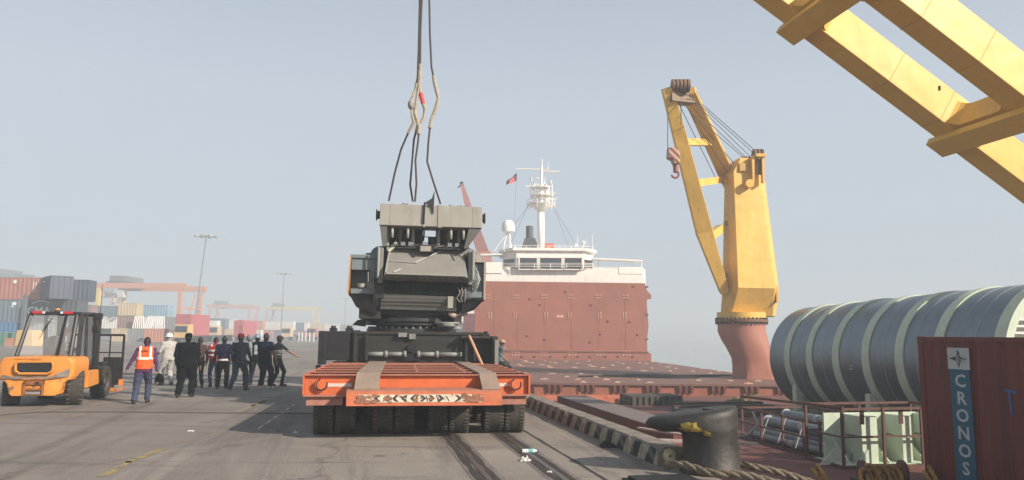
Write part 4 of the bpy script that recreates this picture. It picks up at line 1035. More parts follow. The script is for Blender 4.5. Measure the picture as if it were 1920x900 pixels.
for k, (u, z, r, v0, v1, dz) in enumerate(((.22, .12, .09, .15, 3.9, .0), (.5, .2, .14, .3, 3.7, 0), (.85, .18, .13, -.1, 3.2, .03), (.62, .44, .13, .2, 3.5, .04), (1.3, .22, .16, .1, 3.6, 0), (1.0, .5, .07, -.2, 3.4, -.1), (1.15, .62, .11, .2, 3.0, .02))):
    t = thing('steel_pipe', plab[k], 'pipe', rkp((v0 + v1) / 2, u, z - r), 0, 'pipes in the deck rack')
    a = rkp(v0, u, z); c = rkp(v1, u + .06, z + dz); b = MB(); b.cyl(a, c, r, n=16); part(b, 'tube', PIPEM, t, smooth=True)
    b = MB(); d_ = (c - a).normalized()
    for q in (a, c): b.cyl(q - d_ * .03, q + d_ * .035, r * 1.25, n=16)
    b.cyl(a.lerp(c, .45), a.lerp(c, .5), r * 1.03, n=14)
    part(b, 'flange', M('pipe_flange', (.35, .36, .36), .5, var=.3), t, smooth=True)
for k, (v, u) in enumerate(((.9, .12), (1.6, .14), (2.4, .1))):
    tag(MB().beam(rkp(v, u - .1, .1), rkp(v + .1, u + .1, .74), .05, .02).build('white_strap', M('strap_white', (.6, .6, .58), .7)), ['white strap on the rack pipes nearest the bollard', 'white strap around the middle of the rack pipes', 'white strap on the rack pipes nearest the cage'][k], 'strap')
# low clutter beyond the rack: stacked dark beams
for k in range(4):
    a = Vector((9.4 - k * .1, 25.2 + k * .9, -.80 + .0)); tag(MB().beam(a - N * (4.2 - .3 * k), a + N * .2, .22, .2 + .06 * k).build('dark_beam', M('beam_brown', (.07, .045, .04), .7, var=.4)), ['dark brown beam on deck behind the pipe rack, nearest', 'second dark brown beam on deck behind the pipe rack', 'third dark brown beam on deck toward the hatch cover', 'farthest dark brown beam on deck below the hatch cover'][k], 'beam', 'dark beams lying on the deck')
b = MB(); b.sph(Vector((12.05, 36.9, -1.3)) , .35, 10, (1.6, 1, .8)); 
tag(b.build('canvas_bundle', M('olive_canvas', (.10, .085, .03), .9, var=.5, scale=5), smooth=True), 'olive green canvas bundle lying at the foot of the hatch cover', 'bundle')
tag(crumple('tarpaulin', 'crumpled yellowish tarpaulin on deck beneath the red hatch girder', 'tarpaulin', Vector((9.2, 30.2, -.84)), 1.1, .8, .18, M('ochre_tarp', (.13, .095, .035), .8, var=.4), 21), 'crumpled yellowish tarpaulin on deck beneath the red hatch girder', 'tarpaulin')
# planks bridging quay and deck, and black hose on the deck beyond the bollard
PLK = M('pale_plank', (.34, .27, .24), .8, var=.25, scale=4, stretch=(1, 1, 4))
tag(MB().beam(Q(4.7, 1.2, -.30), Q(4.1, 3.8, -.36), .20, .05).build('plank', PLK), 'pale weathered plank lying level behind the bollard head', 'plank')
tag(MB().beam(Q(6.7, 2.3, -.34), Q(4.4, 3.6, -.40), .12, .04).build('plank', PLK), 'thin pale plank slanting across the other behind the bollard', 'plank')
hose = MB()
for k in range(4): hose.torus(Vector((3.6, 13.6, -.44 + k * .09)), .42 + .03 * (k % 2), .045, (0.05, 0.02, 1), 22, 6)
tag(hose.build('hose_coil', BLACK, smooth=True), 'coiled black hose on the grey deck plate behind the bollard', 'hose')
tag(MB().tube([Vector((3.7, 13.5, -.08)), Vector((4.6, 14.6, -.12)), Vector((5.3, 16.2, -.1)), Vector((5.9, 18.4, -.06))], .025, 6).build('hose', BLACK, smooth=True), 'thin black hose running from the coil to the pipe rack', 'hose')
# yellow rope coils and fairlead in the bottom right corner
for k, (x, y, r, tl) in enumerate(((5.35, 13.3, .17, 0.3), (6.0, 12.9, .20, .9), (6.25, 13.1, .17, 1.2), (6.5, 13.2, .16, 1.5), (7.9 - .75, 13.0, .2, .5))):
    ax = Vector((math.cos(tl) * .8, -math.sin(tl) * .8, .35)).normalized(); x_ = ax.orthogonal().normalized(); y_ = ax.cross(x_)
    c = Vector((x, y, -.70))
    rope('rope_coil', ['yellow brown rope loop at the end of the second mooring rope', 'standing yellow rope loop in front of the steel cage', 'yellow rope loop leaning on the one left of it', 'darker yellow rope loop last of the cluster by the cage', 'yellow rope loop lying beside the container foot'][k],
         [c + x_ * r * math.cos(a * .5) * (1 + .02 * a) + y_ * r * math.sin(a * .5) * (1 + .02 * a) + ax * a * .008 for a in range(22)], .036, ROPEY)
fw = thing('mooring_winch', 'low rust red winch drum on deck in front of the cage', 'winch', (6.9, 13.4, -.85))
a = Vector((6.45, 13.9, -.66)); c = Vector((7.15, 13.95, -.66)); b = MB(); b.cyl(a, c, .13, n=18); part(b, 'drum', M('winch_rust', (.2, .06, .03), .7, var=.4, scale=6, rust=.3), fw, smooth=True)
b = MB(); b.cyl(a - Vector((.05, 0, 0)), a, .2, n=18); b.cyl(c, c + Vector((.05, 0, 0)), .2, n=18); part(b, 'flange_disc', CAGEM, fw, smooth=True)
b = MB(); b.bb(6.3, 7.3, 13.75, 14.15, -.85, -.80); b.bb(6.36, 6.40, 13.85, 14.0, -.8, -.6); b.bb(7.21, 7.25, 13.85, 14.0, -.8, -.6); part(b, 'bed', CAGEM, fw)
b = MB(); b.bb(6.9, 7.05, 12.75, 12.9, -.85, -.66); tag(b.build('yellow_block', M('dirty_yellow', (.35, .22, .04), .7, var=.3)), 'small dirty yellow block on the deck by the container foot', 'block')
# ================================================================ heavy transport trailer
ORP = M('trailer_orange', (0.56, 0.125, 0.04), 0.5, var=0.18, scale=2.5, streak=.5, streakcol=(.24, .10, .06), rust=0.16, rustcol=(.2, .1, .07), rscale=4, bump=.05)
PINKO = M('faded_pink_orange', (0.36, 0.15, 0.10), 0.65, var=0.22, scale=4, rust=0.25, rustcol=(.25, .14, .10), rscale=5)
TANP = M('dusty_tread_plate', (0.27, 0.20, 0.155), 0.8, var=0.2, scale=4, bump=.25, bscale=30)
RUB2 = M('tyre_rubber', (0.04, 0.035, 0.029), 0.85, var=0.45, scale=5, bump=.4, bscale=25)
TREAD = M('tyre_tread_dusty', (0.07, 0.06, 0.048), 0.9, var=0.5, scale=6, bump=.3)
RIM = M('rim_dusty', (0.15, 0.13, 0.11), 0.6, metal=.3, var=.4)
TY = math.radians(8.5)
tr = thing('heavy_trailer', 'orange flatbed multi-axle heavy transport trailer carrying the grey machine', 'trailer', (-1.58, 12.95, 0), TY)
tc_, ts_ = math.cos(TY), math.sin(TY)
W2 = 1.93; ZD = 1.06; LT = 11.5
FL = MB(); 
# main outer beams and cross members
def cross(y, z1=ZD, h=.14, x0=-W2, x1=W2, mat=PINKO):
    b = MB(); b.bb(x0, x1, y, y + .20, z1 - .012, z1); b.bb(x0, x1, y + .165, y + .185, z1 - h, z1 - .012); b.bb(x0, x1, y + .05, y + .20, z1 - h - .02, z1 - h)
    return b.build('cross_beam', mat, tr)
b = MB(); b.bb(-W2, W2, 0, .14, ZD - .02, ZD); cross0 = b.build('rear_top_flange', PINKO, tr)
b = MB(); b.bb(-W2 + .02, W2 - .02, .07, .10, ZD - .34, ZD - .021); web = b.build('rear_web', ORP, tr)
b = MB(); b.bb(-W2, -1.12, -.02, .14, ZD - .37, ZD - .34); b.bb(1.25, W2, -.02, .14, ZD - .37, ZD - .34); b.build('rear_bottom_flange', PINKO, tr)
for s in (-1, 1):
    b = MB(); b.bb(s * W2 - .015, s * W2 + .015, .0, LT, ZD - .34, ZD - .001); b.build('side_web', ORP, tr)
    b = MB(); b.cyl((s * 1.66, .085, ZD - .17), (s * 1.66, -.015, ZD - .17), .085, n=18); p_ = b.build('tow_eye', ORP, tr, smooth=True)
    b = MB(); b.torus((s * 1.66 + .03, -.01, ZD - .17), .09, .014, (0, 1, 0), 16, 6, .3, 5.2); b.build('chain_ring', DARKM, p_, smooth=True)
k = 0; y = .80
while y < 5.0:
    cross(y, ZD, .16); y += .86
for s in (-.9, 0, .9):
    for i in range(5): b = MB() if i == 0 else b; b.bb(s - .02, s + .02, .99 + i * .86, 1.64 + i * .86, ZD - .12, ZD - .01)
    b.build('web_stiffener', PINKO, tr)
b = MB(); b.bb(-W2 + .1, W2 - .1, .3, LT - .2, ZD - .42, ZD - .30); b.build('lower_deck', M('trailer_under', (.10, .035, .02), .8, var=.4), tr)
b = MB(); b.bb(-W2, W2, 5.2, LT, ZD - .16, ZD - .006); b.build('front_deck', PINKO, tr)
# two tan runway strips that fold down to the tail step
for x0, x1 in ((-1.06, -.66), (1.04, 1.34)):
    b = MB(); b.hexa([(x0, -.54, ZD - .218), (x1, -.54, ZD - .218), (x1, .06, ZD + .003), (x0, .06, ZD + .003), (x0, -.54, ZD - .20), (x1, -.54, ZD - .20), (x1, .06, ZD + .028), (x0, .06, ZD + .028)])
    b.bb(x0, x1, .06, 8, ZD + .003, ZD + .028); b.build('runway_strip', TANP, tr)
# tail step with its chevron board
b = MB(); b.bb(-1.18, 1.37, -.56, .06, ZD - .245, ZD - .222); stp = b.build('tail_step', PINKO, tr)
b = MB(); b.bb(-1.18, 1.37, -.56, -.53, ZD - .455, ZD - .245); b.bb(-1.18, 1.37, -.58, -.3, ZD - .475, ZD - .455); b.build('step_face', M('step_orange', (.50, .15, .075), .6, var=.2, scale=4, rust=.2, rustcol=(.25, .12, .09)), stp)
b = MB(); b.bb(-1.0, 1.02, -.5661, -.561, ZD - .42, ZD - .295); brd = b.build('chevron_board', M('board_cream', (.62, .55, .42), .6, var=.15, scale=12, rust=.62, rustcol=(.25, .11, .06), rscale=11), tr)
b = MB()
for i in range(13):
    x = -.82 + i * .145; s = -1 if x < .0 else 1
    if i in (0, 9): continue
    b.prism([(0, -.006), (.062 * s, .045), (0, .096), (-.05 * s, .096), (.012 * s, .045), (-.05 * s, -.006)], (x, -.5665, ZD - .402), (1, 0, 0), (0, 0, 1), (0, -.003, 0))
b.build('chevron', INK, brd)
b = MB()
for i in range(7): b.box((-.05 + .17 * (i - 3), -.568, ZD - .36 + .01 * (i % 2)), (.014, .003, .1), Matrix.Rotation(.6 - i * .2, 3, 'Y'))
b.build('board_letters', INK, brd)
SCAB = M('rust_scab', (.26, .12, .075), .85, var=.4, scale=20)
r4 = random.Random(3)
for (xa, xb, n_) in ((-1.0, -.72, 13), (.72, 1.02, 14), (-.6, .6, 7)):
    b = MB()
    for k in range(n_):
        x = r4.uniform(xa, xb); z = ZD - .357 + r4.uniform(-.065, .055); rr = r4.uniform(.018, .05)
        b.prism([(math.cos(a) * rr * (.6 + .7 * r4.random()) * 1.5, math.sin(a) * rr * (.5 + .6 * r4.random())) for a in [i * math.pi / 4 for i in range(8)]], (x, -.5680 - .0004 * k, z), (1, 0, 0), (0, 0, 1), (0, -.002, 0))
    kind(b.build('rust_scab', SCAB, brd), 'stuff')
for x0, x1, s in ((-1.5, -1.12, -1), (1.40, 1.55, 1)):
    pass
for x0, n_, s in ((-1.53, 11, -1), (1.40 - .03, 6, 1)):
    b = MB()
    for i in range(n_ if s < 0 else 5):
        x = x0 + i * .038 if s < 0 else 1.385 + i * .04
        b.prism([(0, 0), (.03 * s, .028), (0, .056), (-.026 * s, .056), (.004 * s, .028), (-.026 * s, 0)], (x, .069, ZD - .21), (1, 0, 0), (0, 0, 1), (0, -.004, 0))
    b.build('reflective_arrows', M('reflector_white', (.75, .72, .66), .5), tr)
for s in (-1, 1):
    b = MB(); b.bb(s * 1.58 - .3, s * 1.58 + .3, .05, .09, ZD - .52, ZD - .372); b.build('number_plate_board', M('plate_pink', (.33, .15, .11), .7, var=.3, scale=8, rust=.2, rustcol=(.5, .42, .36)), tr)
# wheels: four dual assemblies per axle line
def wheelmesh(r, w, nt_=36):
    b = MB(); prof = [(r * .56, -w / 2 + .02), (r * .8, -w / 2), (r * .93, -w / 2 + .01), (r * .985, -w / 2 + .05), (r, 0 - w * .15), (r, w * .15), (r * .985, w / 2 - .05), (r * .93, w / 2 - .01), (r * .8, w / 2), (r * .56, w / 2 - .02)]
    b.lathe(prof, axis=(1, 0, 0), n=32, cap=False); b.cur = 1
    for i in range(nt_):
        a = 2 * math.pi * i / nt_; R = Matrix.Rotation(-a, 3, 'X')
        for s in (-1, 1):
            b.box(R @ Vector((s * w * .37, r * .985, (.01 * s))), (w * .24, .026, r * .085), R)
    return b
def rimmesh(r, w):
    b = MB(); b.lathe([(.02, -w * .1), (r * .2, -w * .1), (r * .25, -w * .3), (r * .5, -w * .3), (r * .57, -w * .46), (r * .57, w * .46), (r * .5, w * .3), (r * .25, w * .3), (r * .2, w * .45), (.02, w * .45)], axis=(1, 0, 0), n=24)
    return b
TR_ = .385; TWd = .345
wm = wheelmesh(TR_, TWd).build('wheel', [RUB2, TREAD], None, smooth=True, ang=35); rm = rimmesh(TR_, TWd).build('rim', RIM, None, smooth=True)
wme, rme = wm.data, rm.data; bpy.data.objects.remove(wm); bpy.data.objects.remove(rm)
def wheel(parent, me1, me2, loc, rz=0):
    o = bpy.data.objects.new('wheel', me1); COL.objects.link(o); o.parent = parent; o.location = loc; o.rotation_euler = (rnd.uniform(0, 6), 0, rz)
    r = bpy.data.objects.new('rim', me2); COL.objects.link(r); r.parent = o
    return o
for line in range(6):
    yl = .62 + line * 1.55
    for xc in (-1.43, -.41, .55, 1.54):
        for dx in (-.187, .187): wheel(tr, wme, rme, (xc + dx, yl, TR_ - .005), math.radians(rnd.uniform(-2, 3)))
        b = MB(); b.cyl((xc - .3, yl, TR_), (xc + .3, yl, TR_), .08, n=10); b.beam((xc, yl, TR_), (xc, yl + .4, ZD - .42), .16, .14, (1, 0, 0)); b.build('axle_arm', DARKM, tr)
b = MB(); b.bb(-1.0, 1.0, 1.2, 9, .5, .62); b.build('spine_beam', M('spine_dark', (.03, .02, .02), .8), tr)

# ================================================================ the grey machine on the trailer
GREYL = M('machine_grey', (0.30, 0.285, 0.255), 0.5, var=0.10, scale=2, streak=.4, streakcol=(.12, .105, .09), wave=.02, rust=.05, rustcol=(.12, .1, .09), bump=.05)
GREYM = M('machine_mid_grey', (0.19, 0.195, 0.185), 0.5, var=0.14, scale=2.5, rust=.08, rustcol=(.08, .08, .07))
BLUG = M('machine_blue_grey', (0.15, 0.18, 0.19), 0.45, var=0.14, scale=2.5)
CHAS = M('chassis_olive_black', (0.03, 0.029, 0.024), 0.5, var=0.35, scale=3.5, metal=.2)
STRIPEO = M('edge_orange', (0.42, 0.22, 0.07), .5)
MY = math.radians(9)
MO = Vector((-2.28, 18.3, ZD + .03))
mc = thing('crane_carrier_machine', 'bulky grey crane upper machine slung on ropes and standing on the trailer', 'machine', MO, MY)
S_ = 18.3 / FPX
def mx_(px, dy=0): return (px - 781) * (18.3 + dy) / FPX * 1.0      # width scale at the machine
def mz_(py, px=781, dy=0): return P(px, py, 18.3 + dy).z - MO.z
def mbx(b, px0, px1, py0, py1, y0, y1):
    return b.bb(mx_(px0, y0), mx_(px1, y0), y0, y1, mz_(py1, 781, y0), mz_(py0, 781, y0))
def mpart(name, mat, fn, parent=None, **k):
    b = MB(); fn(b); return b.build(name, mat, parent or mc, **k)
# carbody
cbd = mpart('carbody', CHAS, lambda b: mbx(b, 664, 905, 627, 680, 0, 3.4), bevel=.02)
mpart('carbody_top_plate', CHAS, lambda b: mbx(b, 664, 905, 622, 627, -.05, 3.4), cbd)
for px in (667, 688, 870, 886): mpart('rib', CHAS, lambda b: b.bb(mx_(px) - .03, mx_(px) + .03, -.16, 0, .02, mz_(628)), cbd)
def pipes(b):
    for px0, px1 in ((690, 722), (724, 756), (782, 815), (818, 862)): b.cyl((mx_(px0), -.1, mz_(664)), (mx_(px1), -.1, mz_(664)), .055, n=10)
    for px in (723, 757, 782, 816): b.cyl((mx_(px) - .04, -.1, mz_(664)), (mx_(px) + .04, -.1, mz_(664)), .085, n=10)
mpart('cross_shaft', GREYM, pipes, cbd, smooth=True)
mpart('pin_socket', BLACK, lambda b: (b.cyl((mx_(770), -.12, mz_(652)), (mx_(770), .02, mz_(652)), .11, n=12), b.bb(mx_(758), mx_(784), -.1, .0, .02, mz_(664))), cbd)
mpart('toolbox_latch', GREYM, lambda b: (mbx(b, 744, 760, 624, 632, -.14, .0), mbx(b, 764, 776, 626, 636, -.12, .0)), cbd)
# outrigger boxes, left black and right dark with an open frame
lb = mpart('outrigger_box', BLACK, lambda b: (mbx(b, 614, 656, 622, 676, -.1, .9), mbx(b, 600, 614, 622, 684, -.35, -.1)), bevel=.015)
mpart('outrigger_arm', BLACK, lambda b: (mbx(b, 652, 672, 620, 678, .1, 1.3)), lb)
for px in (625, 654): mpart('lifting_lug', BLACK, lambda b: (b.cyl((mx_(px), .3, mz_(622)), (mx_(px), .3, mz_(612)), .06, n=8), b.box((mx_(px), .3, mz_(619)), (.18, .14, .07))), lb)
mpart('jack_foot', BLACK, lambda b: b.cyl((mx_(604), -.22, mz_(684)), (mx_(604), -.22, mz_(694)), .06, n=8), lb)
rb_ = mpart('outrigger_box', CHAS, lambda b: (mbx(b, 885, 920, 633, 688, .1, 1.0), mbx(b, 919, 930, 630, 690, -.4, .1), mbx(b, 860, 930, 629, 634, -.3, .6)), bevel=.01)
mpart('outrigger_leg', GREYM, lambda b: mbx(b, 924, 931, 636, 689, -.46, -.4), rb_)
mpart('lifting_lug', BLACK, lambda b: (b.cyl((mx_(911), .3, mz_(630)), (mx_(911), .3, mz_(620)), .06, n=8), b.box((mx_(911), .3, mz_(628)), (.16, .14, .07))), rb_)
mpart('copper_strut', M('strut_copper', (.5, .27, .16), .5, var=.2), lambda b: b.cyl((mx_(874), -.3, mz_(629)), (mx_(896), -.75, mz_(684)), .035, n=8), smooth=True)
# slewing ring stack
def stack(b):
    for py0, py1, r, cx in ((616, 623, 1.18, 772), (609, 616, 1.0, 775), (602, 609, 1.22, 770), (596, 602, 1.3, 772), (588, 596, 1.1, 772)):
        b.cyl((mx_(cx), 1.5, mz_(py1)), (mx_(cx), 1.5, mz_(py0)), r, n=36)
mpart('slewing_ring', DARKM, stack, smooth=True)
def bolts(b):
    for i in range(40):
        a = 2 * math.pi * i / 40; x = mx_(772) + 1.12 * math.cos(a); y = 1.5 + 1.12 * math.sin(a); b.cyl((x, y, mz_(616)), (x, y, mz_(612)), .035, n=6)
kind(mpart('ring_bolts', GREYM, bolts), 'stuff')
mpart('side_skirt', CHAS, lambda b: (mbx(b, 672, 712, 578, 598, .2, 2.4), mbx(b, 848, 862, 585, 605, .2, 2)))
mpart('ring_nose', BLACK, lambda b: b.prism([(0, 0), (-.32, .04), (-.2, .16), (0, .2)], (mx_(682), .6, mz_(613)), (1, 0, 0), (0, 0, 1), (0, .3, 0)))
mpart('gear_cover', GREYM, lambda b: (b.cyl((mx_(838), .35, mz_(612)), (mx_(838), .35, mz_(606)), .28, n=16), b.cyl((mx_(852), .3, mz_(619)), (mx_(852), .3, mz_(611)), .16, n=12), mbx(b, 812, 858, 603, 607, .1, .6)), smooth=True)
mpart('grey_cloth_wrap', M('wrap_pinkgrey', (.42, .32, .29), .8, var=.3), lambda b: b.tube([(mx_(p), .25, mz_(q)) for p, q in ((838, 586), (848, 590), (858, 589), (866, 585), (876, 588))], [.04, .07, .06, .07, .02], 8), smooth=True)
# main body: dark recess, lower sill, tilted front panel
mpart('body_core', M('body_dark', (.05, .05, .05), .6, var=.3), lambda b: mbx(b, 703, 872, 470, 590, .45, 3.0))
sill = mpart('lower_sill', GREYM, lambda b: b.hexa([(mx_(710), .12, mz_(580)), (mx_(852), .12, mz_(582)), (mx_(852), .8, mz_(582)), (mx_(710), .8, mz_(580)), (mx_(711), -.12, mz_(552)), (mx_(850), -.12, mz_(556)), (mx_(850), .8, mz_(556)), (mx_(711), .8, mz_(552))]))
mpart('sill_edge', GREYL, lambda b: b.bb(mx_(834), mx_(844), -.13, -.02, mz_(577), mz_(555)), sill)
panel = mpart('front_panel', M('panel_grey', (.20, .195, .175), .45, var=.14, scale=2, rust=.08, rustcol=(.1, .09, .08)), lambda b: b.hexa([(mx_(716), -.55, mz_(519)), (mx_(868), -.55, mz_(522)), (mx_(868), .5, mz_(522)), (mx_(716), .5, mz_(519)), (mx_(722), .02, mz_(466)), (mx_(862), .02, mz_(468)), (mx_(862), .6, mz_(468)), (mx_(722), .6, mz_(466))]))
mpart('panel_lip', CHAS, lambda b: b.hexa([(mx_(712), -.5, mz_(529)), (mx_(870), -.5, mz_(531)), (mx_(870), .45, mz_(531)), (mx_(712), .45, mz_(529)), (mx_(714), -.56, mz_(519) - .002), (mx_(868), -.56, mz_(522) - .002), (mx_(868), .45, mz_(522) - .002), (mx_(714), .45, mz_(519) - .002)]), panel)
def pframe(b):
    fp = lambda px, py: (mx_(px), -.56 + (519 - py) / 53 * .57 - .012, mz_(py))
    b.beam(fp(718, 516), fp(724, 469), .03, .03, (0, -1, 0)); b.beam(fp(722, 492), fp(775, 495), .025, .02, (0, -1, 0)); b.beam(fp(733, 514), fp(745, 508), .03, .02, (0, -1, 0)); b.beam(fp(772, 494), fp(818, 471), .03, .025, (0, -1, 0)); b.beam(fp(720, 517), fp(866, 519), .03, .03, (0, -1, 0))
mpart('panel_ribs', GREYL, pframe, panel)
# uprights either side
for px0, px1, h0 in ((703, 712, 466), (872, 880, 468)):
    mpart('upright', GREYM, lambda b: mbx(b, px0, px1, h0, 532, -.3, .5), bevel=.01)
    mpart('light_post', GREYL, lambda b: b.cyl((mx_((px0 + px1) / 2 + (3 if px0 > 800 else -3)), -.36, mz_(524)), (mx_((px0 + px1) / 2 + (3 if px0 > 800 else -3)), -.36, mz_(h0 + 2)), .028, n=8), smooth=True)
mpart('inner_frame', CHAS, lambda b: (mbx(b, 700, 716, 530, 560, -.1, .5), mbx(b, 858, 880, 530, 560, -.1, .5), mbx(b, 705, 875, 548, 552, .1, .5)))
mpart('hydraulic_lines', GREYM, lambda b: [b.tube([(mx_(852 + k * 7), -.15, mz_(538)), (mx_(856 + k * 5), -.2, mz_(548)), (mx_(850 + k * 8), -.12, mz_(558)), (mx_(857 + k * 4), -.1, mz_(566))], .022, 6) for k in range(3)], smooth=True)
mpart('panel_bolt', CHAS, lambda b: [b.cyl((mx_(722 + k * 14), -.57, mz_(524)), (mx_(722 + k * 14), -.54, mz_(524)), .02, n=6) for k in range(11)])
mpart('shoulder_tube', M('tube_pale_green', (.34, .36, .28), .5), lambda b: b.cyl((mx_(721), -.1, mz_(474)), (mx_(736), .0, mz_(457)), .055, n=10), smooth=True)
mpart('recess_frame', CHAS, lambda b: [b.bb(mx_(p) - .02, mx_(p) + .02, .38, .45, mz_(552), mz_(530)) for p in (735, 765, 795, 825)])
mpart('sill_line', CHAS, lambda b: [b.beam((mx_(712), -.1 + .08 * k, mz_(560 + 8 * k)), (mx_(834), -.1 + .08 * k, mz_(562 + 8 * k)), .012, .012) for k in range(2)])
mpart('side_pipes', GREYM, lambda b: [b.tube([(mx_(696 - k * 5), -.08, mz_(512)), (mx_(696 - k * 5), -.1, mz_(540)), (mx_(704 - k * 3), -.06, mz_(552)), (mx_(706 - k * 3), .1, mz_(575))], .02, 6) for k in range(3)], smooth=True)
# shoulders: rounded cheek plates
for s, pxc in ((-1, 706), (1, 876)):
    def cheek(b):
        pts = [(-.24, -.62), (.24, -.62)] + [(.24 * math.cos(a) + 0, .24 * math.sin(a)) for a in [math.radians(x) for x in range(0, 181, 20)]]
        b.prism(pts, (mx_(pxc), .35, mz_(478)), (1, 0, 0), (0, 0, 1), (0, .28, 0))
    mpart('cheek_plate', BLUG if s < 0 else GREYM, cheek, smooth=True)
    mpart('cheek_pin', GREYM, lambda b: b.cyl((mx_(pxc), .3, mz_(476)), (mx_(pxc), .36, mz_(476)), .13, n=14))
# side boxes with bright edges
wl = mpart('side_cabinet', BLUG, lambda b: (mbx(b, 655, 703, 480, 486, -.1, 1.6), mbx(b, 655, 703, 486, 508, -.05, 1.6), mbx(b, 690, 703, 508, 524, -.05, 1.6), mbx(b, 655, 703, 543, 552, -.05, 1.6), mbx(b, 655, 703, 508, 543, .5, 1.6)))
mpart('cabinet_edge', STRIPEO, lambda b: b.hexa([(mx_(649.5), -.12, mz_(552)), (mx_(652), -.12, mz_(556)), (mx_(652), 1.6, mz_(556)), (mx_(649.5), 1.6, mz_(552)), (mx_(653), -.12, mz_(480)), (mx_(655), -.12, mz_(480)), (mx_(655), 1.6, mz_(480)), (mx_(652), 1.6, mz_(480))]), wl)
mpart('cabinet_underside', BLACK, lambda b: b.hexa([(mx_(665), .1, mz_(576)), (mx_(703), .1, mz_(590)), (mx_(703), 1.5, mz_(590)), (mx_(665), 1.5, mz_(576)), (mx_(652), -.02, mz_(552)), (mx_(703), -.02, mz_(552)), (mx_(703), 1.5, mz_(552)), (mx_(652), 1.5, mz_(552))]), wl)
mpart('work_lamp', M('lamp_grey', (.4, .4, .38), .4), lambda b: (b.lathe([(.02, 0), (.09, .03), (.12, .12)], (mx_(675), -.02, mz_(543)), n=10), mbx(b, 684, 694, 533, 541, -.05, .1)), wl, smooth=True)
mpart('tank_top', BLUG, lambda b: (b.cyl((mx_(688), .8, mz_(480)), (mx_(688), .8, mz_(471)), .14, n=12), b.cyl((mx_(697), .8, mz_(480)), (mx_(697), .8, mz_(468)), .09, n=12)), wl, smooth=True)
wr = mpart('side_cabinet', BLUG, lambda b: (mbx(b, 880, 887, 490, 558, -.05, 1.5), mbx(b, 887, 903, 492, 560, .0, 1.5), mbx(b, 862, 903, 545, 556, -.1, .1)))
mpart('cabinet_edge', STRIPEO, lambda b: b.bb(mx_(903.2), mx_(905), -.12, 1.6, mz_(562), mz_(488)), wr)
mpart('cabinet_frame', GREYL, lambda b: (mbx(b, 880, 905, 486, 489, -.12, 1.5), mbx(b, 902, 904, 489, 560, -.14, -.05), mbx(b, 893, 896, 472, 486, .0, .3)), wr)
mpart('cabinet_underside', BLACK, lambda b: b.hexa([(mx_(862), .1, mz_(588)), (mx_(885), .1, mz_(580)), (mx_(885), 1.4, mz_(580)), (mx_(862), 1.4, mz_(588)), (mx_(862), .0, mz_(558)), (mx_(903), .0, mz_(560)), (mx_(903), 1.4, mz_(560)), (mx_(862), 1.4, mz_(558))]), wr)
mpart('cable_loops', M('cable_light', (.33, .34, .32), .6), lambda b: [b.tube([(mx_(883 + k * 3), -.12, mz_(500 + k * 6)), (mx_(889 + k * 2), -.22, mz_(510 + k * 6)), (mx_(888), -.2, mz_(524 + k * 7)), (mx_(880), -.12, mz_(533 + k * 6))], .018, 6) for k in range(3)], wr, smooth=True)
mpart('winch_lug', GREYL, lambda b: (mbx(b, 880, 894, 474, 486, -.05, .2), b.cyl((mx_(886), -.08, mz_(480)), (mx_(886), -.02, mz_(480)), .06, n=12)), wr)
# upper head: deep box beam with drooping side wings
DYH = -.35
def hd_(b): mbx(b, 703, 897, 384, 424, DYH, DYH + .75)
head = mpart('head_beam', GREYL, hd_, bevel=.012)
def wing(b, s):
    pe = 703 if s < 0 else 897; pi = 709 if s < 0 else 866
    if s: return b.prism([(mx_(p, DYH), mz_(q, 781, DYH)) for p, q in (((703.5, 424.5), (717, 424.5), (717, 463), (709, 463)) if s < 0 else ((872, 424.5), (896.5, 424.5), (869, 463), (863, 463)))], (0, DYH + .04, 0), (1, 0, 0), (0, 0, 1), (0, .68, 0))
    a = mx_(pe, DYH); c = mx_(pi, DYH)
    zt1, zt0, zb0 = mz_(424, 781, DYH), mz_(424, 781, DYH) - .02, mz_(462, 781, DYH)
    w = .05 * -s
    b.hexa([(c, .2, zb0), (c + w * 1.5, .2, zb0), (c + w * 1.5, .9, zb0), (c, .9, zb0), (a, DYH + .01, zt0), (a + w * (2 if s < 0 else 5), DYH + .01, zt0), (a + w * (2 if s < 0 else 5), DYH + .75, zt0), (a, DYH + .75, zt0)])
for s in (-1, 1): mpart('head_wing', M('wing_dark_grey', (.10, .10, .092), .5, var=.15), lambda b: wing(b, s), head)
for px in (786, 814, 818):
    mpart('head_strap', GREYL, lambda b: b.bb(mx_(px, DYH) - .025, mx_(px, DYH) + .025, DYH - .02, DYH, mz_(424, 781, DYH) - .02, mz_(383, 781, DYH)), head)
for px in (722, 878): mpart('weld_line', GREYM, lambda b: b.bb(mx_(px, DYH) - .006, mx_(px, DYH) + .006, DYH - .004, DYH + .01, mz_(423, 781, DYH), mz_(385, 781, DYH)), head)
for s, px in ((-1, 703), (1, 897)): mpart('end_pin', CHAS, lambda b: (b.cyl((mx_(px, DYH), DYH + .3, mz_(402, 781, DYH)), (mx_(px, DYH) + s * .07, DYH + .3, mz_(402, 781, DYH)), .1, n=12), b.cyl((mx_(px, DYH) + s * .07, DYH + .3, mz_(402, 781, DYH)), (mx_(px, DYH) + s * .1, DYH + .3, mz_(402, 781, DYH)), .14, n=12)), head)
mpart('head_hook_plate', CHAS, lambda b: b.prism([(0, -.22), (.02, .36), (-.05, .15), (-.22, .03), (-.05, -.05)], (mx_(803, DYH), DYH - .05, mz_(383, 781, DYH)), (1, 0, 0), (0, 0, 1), (0, .06, 0)), head)
